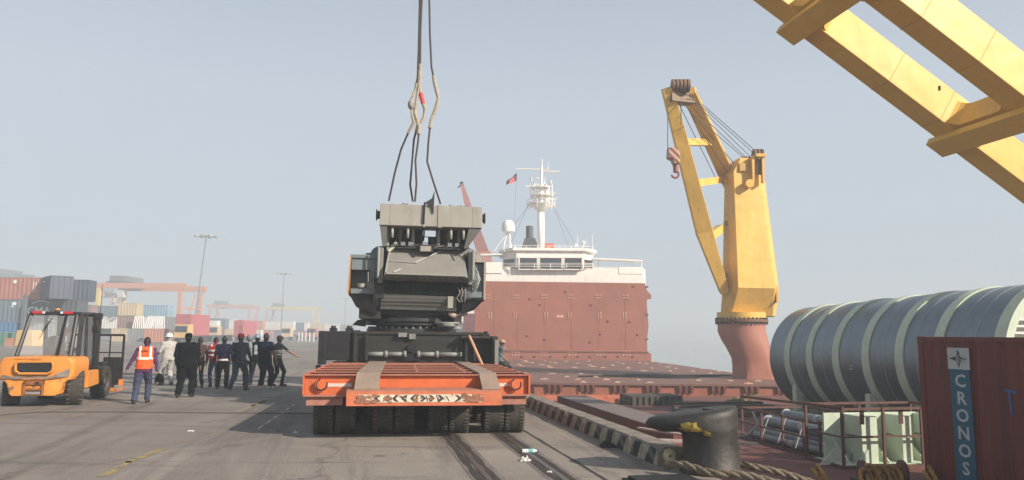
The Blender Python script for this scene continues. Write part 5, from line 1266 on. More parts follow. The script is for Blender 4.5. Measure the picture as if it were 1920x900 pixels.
def crumbs(b):
    for px in (742, 746, 750, 754, 836, 842, 851, 856, 862, 866, 870): b.box((mx_(px, DYH), DYH + .3 + rnd.uniform(-.1, .1), mz_(384, 781, DYH) + .03), (.04, .04, .05 + .05 * rnd.random()))
mpart('pin_studs', CHAS, crumbs, head)
mpart('hanging_strap', BLACK, lambda b: b.tube([(mx_(786, DYH), DYH - .03, mz_(384)), (mx_(785, DYH), DYH - .04, mz_(420)), (mx_(787, DYH), -.2, mz_(440)), (mx_(786, DYH), -.05, mz_(452))], .022, 6), head)
# clusters of plates and cylinders under the beam
mpart('beam_rams', GREYL, lambda b: [b.cyl((mx_(p, DYH), DYH + .12, mz_(446, 781, DYH)), (mx_(p, DYH), DYH + .12, mz_(425, 781, DYH)), .035, n=10) for p in (727, 756, 838, 862)], smooth=True)
for (p0, p1) in ((716, 786), (812, 871)):
    mpart('plate_core', M('core_brownblack', (.028, .02, .016), .7, var=.4), lambda b: mbx(b, p0, p1, 425, 460, .32, .85))
    n_ = 9
    for i in range(n_):
        px = p0 + 3 + i * (p1 - p0 - 6) / (n_ - 1)
        def cyl_(b, px=px): b.cyl((mx_(px), .15 + .15 * (i % 2), mz_(461)), (mx_(px), .15 + .15 * (i % 2), mz_(428 if i % 3 == 0 else 438)), .05 if i % 3 == 0 else .035, n=10)
        mpart('ram', GREYL if i % 3 == 0 else CHAS, cyl_, smooth=True)
mpart('collar_plate', DARKM, lambda b: (mbx(b, 728, 872, 458, 462, -.1, .9), mbx(b, 735, 865, 464, 466, -.2, .5)))
for k, px in enumerate((744, 758, 832, 846)): mpart('collar_block', GREYM, lambda b: mbx(b, px, px + 8, 454, 461, -.15, 0))
mpart('centre_box', GREYL, lambda b: mbx(b, 780, 802, 461, 471, -.3, .0), bevel=.01)
mpart('centre_box_strap', BLACK, lambda b: (mbx(b, 777.5, 780, 459, 474, -.32, .0), mbx(b, 802, 804.5, 459, 474, -.32, .0)))
mpart('green_motor', M('motor_green', (.04, .07, .06), .5), lambda b: b.cyl((mx_(806), .4, mz_(456)), (mx_(806), .4, mz_(441)), .13, n=12), smooth=True)
mpart('top_rails', DARKM, lambda b: (b.cyl((mx_(785), .8, mz_(436)), (mx_(815), .8, mz_(436)), .012, n=6), b.cyl((mx_(785), .8, mz_(448)), (mx_(815), .8, mz_(448)), .012, n=6)))
def hoses(b):
    r = random.Random(5)
    for k in range(9):
        x0 = r.uniform(715, 860); b.tube([(mx_(x0), -.12, mz_(462)), (mx_(x0 + r.uniform(-8, 8)), -.2, mz_(468)), (mx_(x0 + r.uniform(5, 22)), -.16, mz_(464)), (mx_(x0 + r.uniform(15, 30)), -.05, mz_(459))], .016, 5)
    b.tube([(mx_(840), -.15, mz_(465)), (mx_(850), -.2, mz_(468)), (mx_(853), -.3, mz_(478)), (mx_(854), -.32, mz_(482))], .022, 6)
mpart('hoses', BLACK, hoses)
0 and mpart('pink_blue_fittings', M('fitting_pink', (.35, .25, .24), .6), lambda b: [b.box((mx_(px), -.1, mz_(py)), (.06, .06, .12)) for px, py in ((733, 442), (738, 436), (846, 446), (850, 450), (766, 448), (863, 449))])

# ---------------------------------------------------------------- lifting slings up to the boom head
SL = M('sling_wire', (0.05, 0.04, 0.036), 0.7, var=0.3, scale=20)
SERV = M('sling_serving', (0.36, 0.31, 0.24), 0.9, var=0.5, scale=25, rust=.4, rustcol=(.08, .06, .05), rscale=30)
REDW = M('red_sleeve', (.5, .06, .05), .7, var=.2)
YS = 18.1
up_ = Vector((-1.9, 17.0, BOOMTIP.z))
def sling(label, pix, served, redseg=None, r=.026):
    pts = []
    for i in range(len(pix) - 1):
        (x0, y0), (x1, y1) = pix[i], pix[i + 1]; k = max(2, int(abs(y1 - y0) / 12))
        for j in range(k): t_ = j / k; pts.append((x0 + (x1 - x0) * t_, y0 + (y1 - y0) * t_))
    pts.append(pix[-1])
    W_ = [P(x, y, YS + (.35 if len(pix) % 2 else -.1) * max(0, (y - 230)) / 150) for x, y in pts]
    t = thing('lifting_sling', label, 'sling', W_[-1], 0, 'wire slings lifting the machine')
    top = Vector((-2.12 + (pix[0][0] - 795) * .008, 17.3, BOOMTIP.z - .6))
    b = MB(); b.tube([top] + W_, r, 7); part(b, 'wire', SL, t, smooth=True)
    sv = [p for p, q in zip(W_, pts) if served[0] <= q[1] <= served[1]]
    b = MB(); rs = [r * (1.35 + .55 * rnd.random()) for _ in sv]; b.tube(sv, rs, 8); part(b, 'serving', SERV, t, smooth=True)
    b = MB()
    for p in sv[::1]:
        d_ = Vector((rnd.uniform(-1, 1), rnd.uniform(-.6, .6), rnd.uniform(-.5, .5))).normalized(); b.cyl(p, p + d_ * rnd.uniform(.05, .10), .012, .004, n=4)
    kind(part(b, 'loose_yarn', SERV, t), 'stuff')
    if redseg:
        sv = [p for p, q in zip(W_, pts) if redseg[0] <= q[1] <= redseg[1]]; b = MB(); b.tube(sv, r * 2.1, 8); part(b, 'red_sleeve', REDW, t, smooth=True)
    return t
sling('leftmost wire sling running down to the left end of the machine head', [(787, 0), (785, 90), (783, 145), (779, 168), (771, 188), (773, 215), (776, 230), (765, 250), (752, 280), (740, 325), (729, 377)], (150, 252))
sling('wire sling with a red sleeve, middle of the bundle', [(789, 0), (788, 120), (787, 165), (791, 185), (797, 205), (794, 222), (783, 236), (776, 262), (773, 300), (769, 346), (774, 378)], (120, 255), (168, 200))
sling('twisted wire sling beside the red sleeved one, ending just right of it', [(791, 0), (787, 90), (786, 160), (781, 190), (778, 212), (786, 238), (784, 265), (779, 300), (781, 345), (778, 378)], (130, 262))
sling('rightmost wire sling, hanging apart from the rest with a pale served bend', [(805, 0), (806, 60), (809, 125), (816, 160), (822, 183), (817, 205), (809, 222), (806, 240), (803, 270), (801, 303), (813, 342), (826, 382)], (128, 242))
kn = P(771, 196, YS - .1); b = MB(); b.sph(kn, .12, 10, (.75, .75, 1.15)); b.cyl(kn, kn + Vector((.0, 0, -.36)), .02, .01, n=5)
tag(b.build('cloth_knot', M('knot_grey', (.30, .27, .25), .9, var=.4, scale=15, bump=.5), smooth=True), 'grey cloth bundle knotted on the leftmost lifting sling', 'cloth knot')
# ================================================================ orange forklift seen from behind
FOR = M('forklift_orange', (0.62, 0.24, 0.045), 0.42, var=0.10, scale=2.5, rust=0.10, rustcol=(.10, .06, .04), rscale=4, bump=.04)
FORW = M('forklift_orange_scraped', (0.70, 0.27, 0.05), 0.5, var=0.18, scale=5, rust=0.42, rustcol=(.16, .12, .10), rscale=3.2, bump=.1, rsharp=.05)
FBLK = M('forklift_black', (0.018, 0.017, 0.018), 0.4, var=0.3, scale=4)
CGL = bpy.data.materials.new('cab_glass'); CGL.use_nodes = True
_t = CGL.node_tree; _b = _t.nodes['Principled BSDF']; _b.inputs['Base Color'].default_value = (.8, .82, .84, 1); _b.inputs['Alpha'].default_value = .16; _b.inputs['Roughness'].default_value = .08
FK = thing('forklift', 'orange and black forklift with glazed cab parked at the left edge', 'forklift', (-11.12, 17.95, 0), math.radians(12))
def fp(name, mat, fn, parent=None, **k):
    b = MB(); fn(b); return b.build(name, mat, parent or FK, **k)
# counterweight: upper block over lower block, sides cut away for the wheels
def cwt(b):
    prof = [(-.75, .62), (-.79, .72), (-.80, .98), (-.77, 1.09), (-.70, 1.14), (-.35, 1.16), (.35, 1.16), (.70, 1.14), (.77, 1.09), (.80, .98), (.79, .72), (.75, .62)]
    rings = []
    for y, s, dz in ((-.665, .88, .02), (-.655, .94, .01), (-.61, .985, 0), (-.5, 1, 0), (.45, 1, 0)):
        rings.append([Vector((x * s, y + .10 * (x / .84) ** 2 * (1 if y < .2 else 0), .62 + (z - .62) * (s if y < -.5 else 1) + dz)) for x, z in prof])
    b.loftrings(rings)
cw = fp('counterweight', FOR, cwt, smooth=True, bevel=.01, ang=35)
def cwl(b):
    prof = [(-.80, .70), (-.60, .55), (-.52, .30), (-.46, .26), (.46, .26), (.52, .30), (.60, .55), (.80, .70)]
    rings = []
    for y, s in ((-.635, .90), (-.625, .95), (-.58, 1), (.45, 1)): rings.append([Vector((x * s, y + .06 * (x / .8) ** 2 * (1 if y < .2 else 0), z)) for x, z in prof])
    b.loftrings(rings)
cl = fp('lower_counterweight', FORW, cwl, smooth=True, bevel=.012, ang=35)
# radiator mouth: sunk dark oval with grille bars and a lipped rim
def mouth(b):
    pts = [(-.38, .06), (-.34, .12), (.34, .12), (.38, .06), (.36, -.05), (.28, -.11), (-.28, -.11), (-.36, -.05)]
    b.prism(pts, (0, -.675, .90), (1, 0, 0), (0, 0, 1), (0, .05, 0))
fp('radiator_opening', BLACK, mouth, cw)
def lip(b):
    pts = [(-.38, .06), (-.34, .13), (.34, .13), (.38, .06), (.37, -.06), (.28, -.12), (-.28, -.12), (-.37, -.06), (-.38, .06)]
    b.tube([(x * 1.03, -.672, .90 + z * 1.08) for x, z in pts], .028, 8)
fp('radiator_rim', FOR, lip, cw, smooth=True)
for k in range(3): fp('grille_bar', DARKM, lambda b: b.bb(-.32, .32, -.684, -.674, .83 + k * .05, .842 + k * .05), cw)
def scuff(b):
    def strip(top_, bot_, x0, x1, n=14):
        vs = []; fs = []
        for i in range(n + 1):
            x = x0 + (x1 - x0) * i / n; y = -.671 + .10 * (x / .84) ** 2 + (.03 if abs(x) > .72 else 0)
            vs += [(x, y, bot_(x)), (x, y, top_(x))]
            if i: fs.append((2 * i - 2, 2 * i, 2 * i + 1, 2 * i - 1))
        b.add(vs, fs)
    strip(lambda x: .70 + .03 * (x / .7) ** 2 + .01 * math.sin(x * 17), lambda x: .655 + .012 * math.sin(x * 23), -.68, .42)
    strip(lambda x: .74 + .5 * (x - .42), lambda x: .67 + .1 * (x - .42), .42, .72)
fp('scuff_band', M('scuffed_grey_paint', (.20, .17, .15), .5, var=.35, scale=6, rust=.35, rustcol=(.6, .25, .06), rscale=5), scuff, cw)
fp('tow_pocket', M('pocket_rust', (.28, .1, .03), .7, var=.5, scale=8, rust=.3), lambda b: (b.bb(-.2, .22, -.66, -.55, .52, .60), b.bb(-.2, .22, -.655, -.55, .40, .44), b.bb(-.20, -.16, -.66, -.55, .28, .6), b.bb(.18, .22, -.66, -.55, .28, .6)), cl)
fp('tow_pin', DARKM, lambda b: (b.cyl((.08, -.68, .55), (.08, -.62, .55), .045, n=10), b.bb(-.13, .16, -.64, -.6, .29, .37)), cl)
fp('plate', M('plate_grey', (.25, .22, .2), .5, var=.3), lambda b: b.bb(-.14, .16, -.668, -.66, .30, .36), cl)
# diamond arrow emblem with letters
LOGO = M('emblem_dark', (.05, .04, .03), .5)
fp('emblem', LOGO, lambda b: (b.tube([(-.17, -.668, 1.06), (-.08, -.67, 1.095), (0, -.672, 1.105), (.08, -.67, 1.095), (.17, -.668, 1.06)], .005, 4), b.tube([(-.17, -.668, 1.06), (-.08, -.67, 1.025), (0, -.672, 1.015), (.08, -.67, 1.025), (.17, -.668, 1.06)], .005, 4)), cw)
fp('emblem_marks', LOGO, lambda b: [b.box((x, -.672, 1.06 + dz), (.018, .006, h)) for x, dz, h in ((-.07, 0, .05), (-.035, .008, .035), (-.01, 0, .05), (.03, .012, .02), (.045, -.01, .02), (.075, 0, .045))], cw)
# side body between the axles
for s in (-1, 1):
    fp('side_tank', FOR, lambda b: (b.hexa([(s * .30, .42, .36), (s * .80, .42, .36), (s * .80, 1.42, .42), (s * .30, 1.42, .42), (s * .30, .42, .72), (s * .80, .42, .80), (s * .80, 1.42, .78), (s * .30, 1.42, .78)])), bevel=.02)
    fp('step', FBLK, lambda b: (b.bb(s * .62 - .2, s * .62 + .2, 1.05, 1.45, .80, .84), b.beam((s * .81, 1.3, .42), (s * .81, 1.2, .82), .05, .14, (1, 0, 0))))
    fp('front_fender', FBLK, lambda b: b.tube([(s * .74, 1.95 + .50 * math.cos(a), .42 + .50 * math.sin(a)) for a in [math.radians(x) for x in range(70, 171, 20)]], .04, 8), smooth=True)
fp('chassis', FBLK, lambda b: b.bb(-.32, .32, -.4, 2.2, .25, .7))
hood = fp('engine_hood', FBLK, lambda b: b.hexa([(-.62, .38, .78), (.62, .38, .78), (.62, 1.5, .78), (-.62, 1.5, .78), (-.56, .42, 1.16), (.56, .42, 1.16), (.56, 1.35, 1.12), (-.56, 1.35, 1.12)]), bevel=.03)
text('side_letter', 'H', .16, M('letter_white', (.6, .6, .6), .5), hood, frame((.625, .85, .96), (0, 1, 0), (0, 0, 1)))
fp('fuel_cap', DARKM, lambda b: b.cyl((.80, .5, .95), (.83, .5, .95), .05, n=12), hood)
# wheels
wb = wheelmesh(.40, .33, 20).build('wheel', [RUB2, TREAD], FK, smooth=True, ang=35); rb2 = rimmesh(.40, .33).build('rim', RIM, wb, smooth=True)
wb.location = (.68, 0, .395); wb.rotation_euler = (1, 0, math.radians(16)); w2 = wheel(FK, wb.data, rb2.data, (-.68, 0, .395), math.radians(16))
wf = wheelmesh(.42, .30, 22).build('wheel', [RUB2, TREAD], FK, smooth=True, ang=35); rf = rimmesh(.42, .30).build('rim', RIM, wf, smooth=True)
wf.location = (.64, 1.95, .415); w4 = wheel(FK, wf.data, rf.data, (-.64, 1.95, .415))
# cab: frame tubes, roof, glass
ZT = 2.22
cp = {'rl': ((-.66, .02, 1.15), (-.55, .32, 2.12)), 'rr': ((.50, .02, 1.15), (.50, .28, 2.14)), 'fl': ((-.60, 1.55, .95), (-.55, 1.25, 2.15)), 'fr': ((.60, 1.6, .85), (.56, 1.25, 2.15)), 'mr': ((.60, .75, .95), (.56, .72, 2.15))}
for k_, (a, c) in cp.items():
    r_ = .05
    fp('cab_post', FBLK, lambda b: b.tube([a, Vector(a).lerp(Vector(c), .9), (c[0] * .97, c[1] + (.04 if a[1] < .5 else -.02), ZT - .03)] if k_[0] != 'm' else [a, c], r_, 8), smooth=True)
fp('cab_post', FBLK, lambda b: b.beam((.20, .05, 1.16), (.26, .3, 2.14), .05, .06))
fp('cab_post', FBLK, lambda b: (b.beam((.60, .22, 1.05), (.55, .45, 2.15), .09, .20)))
fp('mast_guard', FBLK, lambda b: (b.beam((.52, 1.38, .8), (.50, 1.34, 2.15), .34, .12), b.beam((-.2, 1.4, 1.0), (-.2, 1.3, 2.15), .18, .1)))
roof = fp('cab_roof', FBLK, lambda b: (b.hexa([(-.58, .24, ZT - .07), (.60, .24, ZT - .07), (.58, 1.4, ZT - .07), (-.56, 1.4, ZT - .07), (-.54, .28, ZT + .0), (.58, .28, ZT + .0), (.56, 1.38, ZT + .02), (-.52, 1.38, ZT + .02)])), bevel=.025)
RIMD = M('rim_forklift', (.05, .045, .04), .6)
for o_ in (rb2, rf): o_.data.materials[0] = RIMD
RL = M('lamp_red', (.45, .02, .03), .3); 
for x in (-.36, .32): fp('rear_lamp', RL, lambda b: b.bb(x - .13, x + .09, .225, .245, ZT - .055, ZT + .005), roof, bevel=.004); fp('lamp_clear', M('lamp_clear', (.6, .6, .6), .3), lambda b: b.bb(x + .092 if x < 0 else x - .19, x + .15 if x < 0 else x - .132, .225, .245, ZT - .05, ZT), roof)
bc = fp('beacon', M('beacon_orange', (.8, .3, .05), .3), lambda b: b.cyl((0, .4, ZT + .02), (0, .4, ZT + .10), .05, n=12), roof, smooth=True); fp('beacon_base', FBLK, lambda b: (b.cyl((0, .4, ZT - .02), (0, .4, ZT + .04), .055, n=12), b.cyl((0, .4, ZT + .085), (0, .4, ZT + .10), .052, n=12)), bc)
fp('corner_lamp_cluster', FBLK, lambda b: (b.bb(.50, .76, 1.2, 1.35, ZT - .16, ZT - .0), b.cyl((.64, 1.28, ZT - .3), (.64, 1.28, ZT), .05), b.bb(.6, .72, 1.15, 1.3, ZT - .45, ZT - .3)), roof, bevel=.01)
fp('antenna', DARKM, lambda b: b.cyl((.70, 1.3, ZT), (.70, 1.3, ZT + .75), .010, .006, n=5), roof)
fp('rear_window', CGL, lambda b: b.add([(-.62, .04, 1.17), (.18, .06, 1.17), (.24, .29, 2.13), (-.52, .29, 2.13)], [(0, 1, 2, 3)]))
fp('side_window', CGL, lambda b: (b.add([(.585, .28, 1.12), (.58, .75, 1.12), (.55, .72, 2.12), (.53, .42, 2.12)], [(0, 1, 2, 3)]), b.add([(.24, .06, 1.17), (.48, .06, 1.17), (.48, .28, 2.12), (.28, .28, 2.12)], [(0, 1, 2, 3)])))
fp('door_window', CGL, lambda b: b.add([(.60, .80, 1.0), (.60, 1.5, 1.0), (.56, 1.27, 2.12), (.565, .76, 2.12)], [(0, 1, 2, 3)]))
fp('front_window', CGL, lambda b: b.add([(-.58, 1.52, 1.1), (.58, 1.52, 1.1), (.54, 1.27, 2.12), (-.53, 1.27, 2.12)], [(0, 1, 2, 3)]))
fp('wiper', BLACK, lambda b: (b.tube([(-.06, .22, 2.02), (-.2, .12, 1.72)], .008, 5), b.tube([(-.04, .24, 2.06), (-.24, .1, 1.56)], .006, 5)))
seat = fp('seat', M('seat_vinyl', (.035, .033, .033), .6, var=.3), lambda b: (b.sph((-.08, .62, 1.40), .28, 14, (.95, .28, .85)), b.sph((-.08, .82, 1.22), .27, 14, (1, .9, .3))), smooth=True)
fp('steering_column', FBLK, lambda b: (b.cyl((-.05, 1.35, .9), (-.05, 1.15, 1.35), .03), b.torus((-.05, 1.12, 1.38), .16, .015, (0, -.5, 1), 16, 6)), smooth=True)
fp('hanging_bag', M('bag_red', (.35, .12, .1), .8, var=.3), lambda b: b.sph((.0, 1.2, 1.75), .07, 8, (1, .5, 1.8)), smooth=True)
# mast, carriage and load backrest
mst = fp('mast', FBLK, lambda b: [b.bb(s * .34 - .05, s * .34 + .05, 2.35, 2.50, .12, 2.15) for s in (-1, 1)] + [b.bb(-.34, .34, 2.38, 2.45, z, z + .1) for z in (.3, 1.2, 2.05)])
fp('lift_cylinder', DARKM, lambda b: [b.cyl((s * .24, 2.33, .3), (s * .24, 2.33, 1.9), .04, n=10) for s in (-1, 1)], mst, smooth=True)
fp('chain', DARKM, lambda b: b.bb(-.03, .03, 2.3, 2.32, .3, 2.1), mst)
cg = fp('load_backrest', FBLK, lambda b: [b.bb(x - .025, x + .025, 2.56, 2.62, .42, 1.66) for x in (-.62, .96)] + [b.bb(-.62, .96, 2.56, 2.62, 1.62, 1.68)] + [b.bb(x - .015, x + .015, 2.57, 2.6, .9, 1.62) for x in (-.3, 0, .3, .62)] + [b.bb(-.6, .95, 2.57, 2.6, 1.16, 1.19)])
fp('carriage', FBLK, lambda b: (b.bb(-.6, .95, 2.52, 2.6, .30, .42), b.bb(-.6, .95, 2.52, 2.6, .80, .92), b.bb(.5, .93, 2.5, 2.58, .42, 1.05)), cg)
for s in (-.4, .72): fp('fork', M('fork_orange', (.6, .2, .04), .5, var=.3), lambda b: (b.bb(s - .06, s + .06, 2.62, 2.67, .12, .95), b.bb(s - .06, s + .06, 2.67, 3.75, .1, .145)), cg)
fp('side_hook', M('fork_orange', (.6, .2, .04)), lambda b: b.bb(.92, 1.02, 2.5, 2.6, .28, .45), cg)
# ================================================================ people
SKIN = M('skin_brown', (0.20, 0.105, 0.065), 0.55, var=.12, scale=9)
HAIR = M('hair_black', (0.012, 0.010, 0.010), 0.6, var=.3, scale=40, bump=.4, bscale=80)
SHOE = M('shoe_dark', (0.022, 0.018, 0.016), 0.5, var=.3, scale=12)
EYEM = M('eye_dark', (.01, .01, .01), .2)
def cloth(name, col, var=.16): return M('cloth_' + name, col, 0.9, spec=.08, var=var, scale=9, bump=.35, bscale=35)

def ik(a, c, l1, l2, hint):
    a = Vector(a); c = Vector(c); d = c - a; L_ = min(d.length, (l1 + l2) * .999); dn = d.normalized(); c = a + dn * L_
    x = (l1 * l1 - l2 * l2 + L_ * L_) / (2 * L_); h = math.sqrt(max(0, l1 * l1 - x * x)); hv = Vector(hint); hv = (hv - dn * hv.dot(dn)).normalized()
    return a + dn * x + hv * h, c
def capsule(mb, p0, p1, r0, r1, n=12):
    p0 = Vector(p0); p1 = Vector(p1); a = (p1 - p0); L_ = a.length; a = a.normalized() if L_ > 1e-6 else Vector((0, 0, 1)); prof = []
    for k in range(5): t = math.pi / 2 * (1 - k / 4); prof.append((r0 * math.cos(t), -r0 * math.sin(t)))
    for k in range(5): t = math.pi / 2 * k / 4; prof.append((r1 * math.cos(t), L_ + r1 * math.sin(t)))
    mb.lathe(prof, p0, a, n)
def oval(mb, secs, n=20):
    """closed loft of ovals: (centre, rx, ry)"""
    rings = []
    for c, rx, ry, f in secs:
        c = Vector(c); u = Vector(f).normalized() if f else Vector((1, 0, 0)); v = Vector((-u.y, u.x, 0))
        rings.append([c + u * math.cos(2 * math.pi * i / n) * rx + v * math.sin(2 * math.pi * i / n) * ry for i in range(n)])
    mb.loftrings(rings)

def person(label, foot, face, top, trouser, H=1.66, L=(-.11, 0), R=(.11, 0), hl=(-.30, .02, .76), hr=(.30, .02, .76), lean=(0, 0), sleeve='long', bulk=1.0, loose=1.0, hem=.90, look=0.0, shoes=SHOE, hair=True, seat=None, legs=None, coat=None, collar=True, curl=.6, group='men standing and walking beside the trailer', footz=(0, 0), nod=0.0):
    """local frame: +y is where the person faces. L, R are the feet (x, y); hl, hr the hands for a 1.66 m man"""
    s = H / 1.66
    V = lambda x, y, z: Vector((x, y, z)) * s
    hipz = .84 if seat is None else seat
    lx, ly = lean
    pel = V(0, 0, hipz + .03); waist = V(lx * .25, ly * .25, hipz + .18); chest = V(lx * .65, ly * .65, hipz + .40); sh = V(lx, ly, hipz + .53); neck = V(lx * 1.05, ly * 1.05 + .005, hipz + .585); head = V(lx * 1.15, ly * 1.15 + .025, hipz + .695)
    prim = []   # (p0, p1, r0, r1, region)
    m = MB(); B_ = bulk
    # torso
    oval(m, [(pel - V(0, 0, .10), .10 * s, .09 * s, 0), (pel - V(0, 0, .06), .165 * s * B_, .125 * s * B_, 0), (pel + V(0, 0, .02), .175 * s * B_, .13 * s * B_, 0), (waist, .16 * s * B_, .12 * s * B_, 0), (waist.lerp(chest, .5), .172 * s * B_, .122 * s * B_, 0), (chest, .188 * s * B_, .122 * s * B_, 0), (sh - V(0, 0, .05), .178 * s * B_, .105 * s * B_, 0), (sh + V(0, 0, .015), .13 * s, .08 * s, 0), (neck, .06 * s, .06 * s, 0)])
    for a_, b_, r in ((pel, waist, .15), (waist, chest, .155), (chest, sh, .16)): prim.append((a_, b_, r * s, r * s, 'torso'))
    capsule(m, sh, head - V(0, 0, .05), .058 * s, .055 * s); prim.append((neck, head - V(0, 0, .07), .05 * s, .05 * s, 'neck'))
    # head: skull, jaw, nose, ears, brow
    lk = Vector((math.sin(look), math.cos(look), -nod)).normalized(); side = Vector((lk.y, -lk.x, 0)).normalized(); up = side.cross(lk)
    hm = MB(); hm.sph((0, 0, 0), 1, 18, (.084 * s, .104 * s, .118 * s)); HM = Matrix((side, lk, up)).transposed()
    def addh(mb2, off=Vector((0, 0, 0))): m.add([head + HM @ (Vector(v) + off) for v in mb2.v], mb2.f)
    addh(hm, Vector((0, -.008, .012)) * s); j = MB(); j.sph((0, .022 * s, -.052 * s), 1, 14, (.056 * s, .066 * s, .062 * s)); addh(j)
    j = MB(); j.lathe([(.004, .022), (.012, .005), (.017, -.018), (.008, -.026)], (0, .098 * s, -.012 * s), (0, 0, 1), 8); addh(j)
    for q in (-1, 1): j = MB(); j.sph((q * .078 * s, -.004 * s, -.012 * s), 1, 10, (.012, .02, .032)); addh(j)
    j = MB(); j.sph((0, .083 * s, .012 * s), 1, 10, (.045, .014, .010)); addh(j)
    j = MB(); j.sph((0, .084 * s, -.060 * s), 1, 10, (.024, .012, .008)); addh(j)
    prim.append((head - up * .03 * s, head + up * .02 * s, .09 * s, .09 * s, 'head'))
    # legs
    fz = footz
    for q, (fx, fy), z0 in ((-1, L, fz[0]), (1, R, fz[1])):
        hip = pel + V(q * .085, 0, -.03); ank = V(fx, fy, .085 + z0)
        kn, ank = ik(hip, ank, .41 * s, .405 * s, (q * .12, 1, .1))
        lo = loose
        capsule(m, hip, kn, .098 * s * min(lo, 1.15) * (.6 + .4 * B_), .068 * s * lo); capsule(m, kn, ank + V(0, 0, .02), .066 * s * lo, .056 * s * lo)
        prim.append((hip, kn, .085 * s, .065 * s, 'leg')); prim.append((kn, ank, .06 * s, .05 * s, 'leg'))
        fd = Vector((q * .18 + .3 * fx, 1, -.28 if z0 > .05 else 0)).normalized(); heel = ank - fd * .035 * s - V(0, 0, .045); toe = ank + fd * .155 * s - V(0, 0, .052)
        capsule(m, heel, toe - fd * .05 * s, .042 * s, .044 * s); capsule(m, toe - fd * .06 * s, toe, .045 * s, .030 * s); capsule(m, ank, ank - V(0, 0, .03), .042 * s, .04 * s)
        prim.append((heel, toe, .045 * s, .035 * s, 'foot')); prim.append((ank - V(0, 0, .02), ank - V(0, 0, .04), .04 * s, .04 * s, 'foot'))
    # arms and hands
    for q, hp_ in ((-1, hl), (1, hr)):
        shp = sh + V(q * .166 * (.55 + .45 * B_), 0, -.045); wr_ = Vector(hp_) * s
        el, wr_ = ik(shp, wr_, .275 * s, .245 * s, (q * .45, -1, -.25))
        lo = 1.12 if sleeve == 'long' else 1.0
        capsule(m, sh + V(q * .09, 0, -.03), shp, .07 * s, .066 * s * lo * B_)
        capsule(m, shp, el, .060 * s * lo * B_, .047 * s * lo); capsule(m, el, wr_, .047 * s * lo, .034 * s * lo)
        prim.append((shp, el, .055 * s, .045 * s, 'uparm')); prim.append((el, wr_, .045 * s, .033 * s, 'forearm'))
        d = (wr_ - el).normalized(); palmn = Vector((-q, 0, 0)); palmn = (palmn - d * palmn.dot(d)).normalized(); across = d.cross(palmn)
        if across.y < 0: across = -across         # thumb side looks forward
        if abs(across.y) < .2 and across.z < 0: across = -across
        oval_c = wr_ + d * .045 * s
        for t_ in (-.022, -.007, .008, .023): capsule(m, wr_ + across * t_ * .6 * s, wr_ + d * .085 * s + across * t_ * s, .017 * s, .0125 * s, 8)
        for t_, fl in ((-.029, .058), (-.0095, .072), (.010, .078), (.029, .070)):
            k0 = wr_ + d * .085 * s + across * t_ * s; d1 = (d + palmn * curl * .5).normalized(); k1 = k0 + d1 * fl * .5 * s; d2 = (d + palmn * curl * 1.6).normalized(); k2 = k1 + d2 * fl * .5 * s
            capsule(m, k0, k1, .0105 * s, .0095 * s, 8); capsule(m, k1, k2, .0095 * s, .008 * s, 8)
        tb = wr_ + d * .03 * s + across * .026 * s; t1 = tb + (d * .7 + across * .9 + palmn * .3).normalized() * .036 * s; t2 = t1 + (d + across * .3 + palmn * .4).normalized() * .03 * s
        capsule(m, tb, t1, .014 * s, .011 * s, 8); capsule(m, t1, t2, .011 * s, .009 * s, 8)
        prim.append((wr_ + d * .012 * s, wr_ + d * .13 * s, .03 * s, .03 * s, 'hand'))
    # one continuous skin over everything
    me = bpy.data.meshes.new('tmp'); me.from_pydata(m.v, [], m.f); tmp = bpy.data.objects.new('tmp', me); COL.objects.link(tmp)
    bm = bmesh.new(); bm.from_mesh(me); bmesh.ops.recalc_face_normals(bm, faces=bm.faces); bm.to_mesh(me); bm.free()
    rmsh = tmp.modifiers.new('r', 'REMESH'); rmsh.mode = 'VOXEL'; rmsh.voxel_size = .0115
    sm = tmp.modifiers.new('s', 'SMOOTH'); sm.factor = .5; sm.iterations = 3
    me2 = bpy.data.meshes.new_from_object(tmp.evaluated_get(bpy.context.evaluated_depsgraph_get())); bpy.data.objects.remove(tmp)
    nv = len(me2.vertices); co = np.empty(nv * 3, dtype=np.float32); me2.vertices.foreach_get('co', co); co = co.reshape(-1, 3)
    if seat is None:
        low = (co[:, 2] < .012) ; co[low, 2] = np.maximum(co[low, 2], .002)
    def nearest(pts):
        best = np.full(len(pts), 1e9); reg = np.zeros(len(pts), dtype=int)
        for i, (a_, b_, r0, r1, nm) in enumerate(prim):
            a = np.array(a_); ab = np.array(b_) - a; t = np.clip(((pts - a) @ ab) / max(ab @ ab, 1e-9), 0, 1); dd = np.linalg.norm(pts - (a + t[:, None] * ab), axis=1) - (r0 + (r1 - r0) * t)
            k = dd < best; best[k] = dd[k]; reg[k] = i
        return reg
    names_ = [p[4] for p in prim]
    # folds in the clothes
    regv = nearest(co); clothv = np.array([names_[i] in ('torso', 'leg', 'uparm') or (names_[i] == 'forearm' and sleeve == 'long') for i in regv])
    nr = np.empty(nv * 3, dtype=np.float32); me2.vertices.foreach_get('normal', nr); nr = nr.reshape(-1, 3)
    seed = len(label) * 1.7 + ord(label[0]) + foot.x
    ph = co @ np.array([31., 17., 9.]) + seed; ph2 = co @ np.array([-12., 22., 34.]) + seed * 2; ph3 = co[:, 2] * 55 + np.sin(co[:, 0] * 18 + seed) * 2.5 + np.cos(co[:, 1] * 22) * 2
    disp = (.0035 * np.sin(ph + 1.5 * np.sin(ph2)) + .0035 * np.sin(ph2 * .8 + 2 * np.sin(ph * .5)) + .004 * np.sin(ph3)) * clothv
    co = co + nr * disp[:, None]
    me2.vertices.foreach_set('co', co.astype(np.float32).ravel())
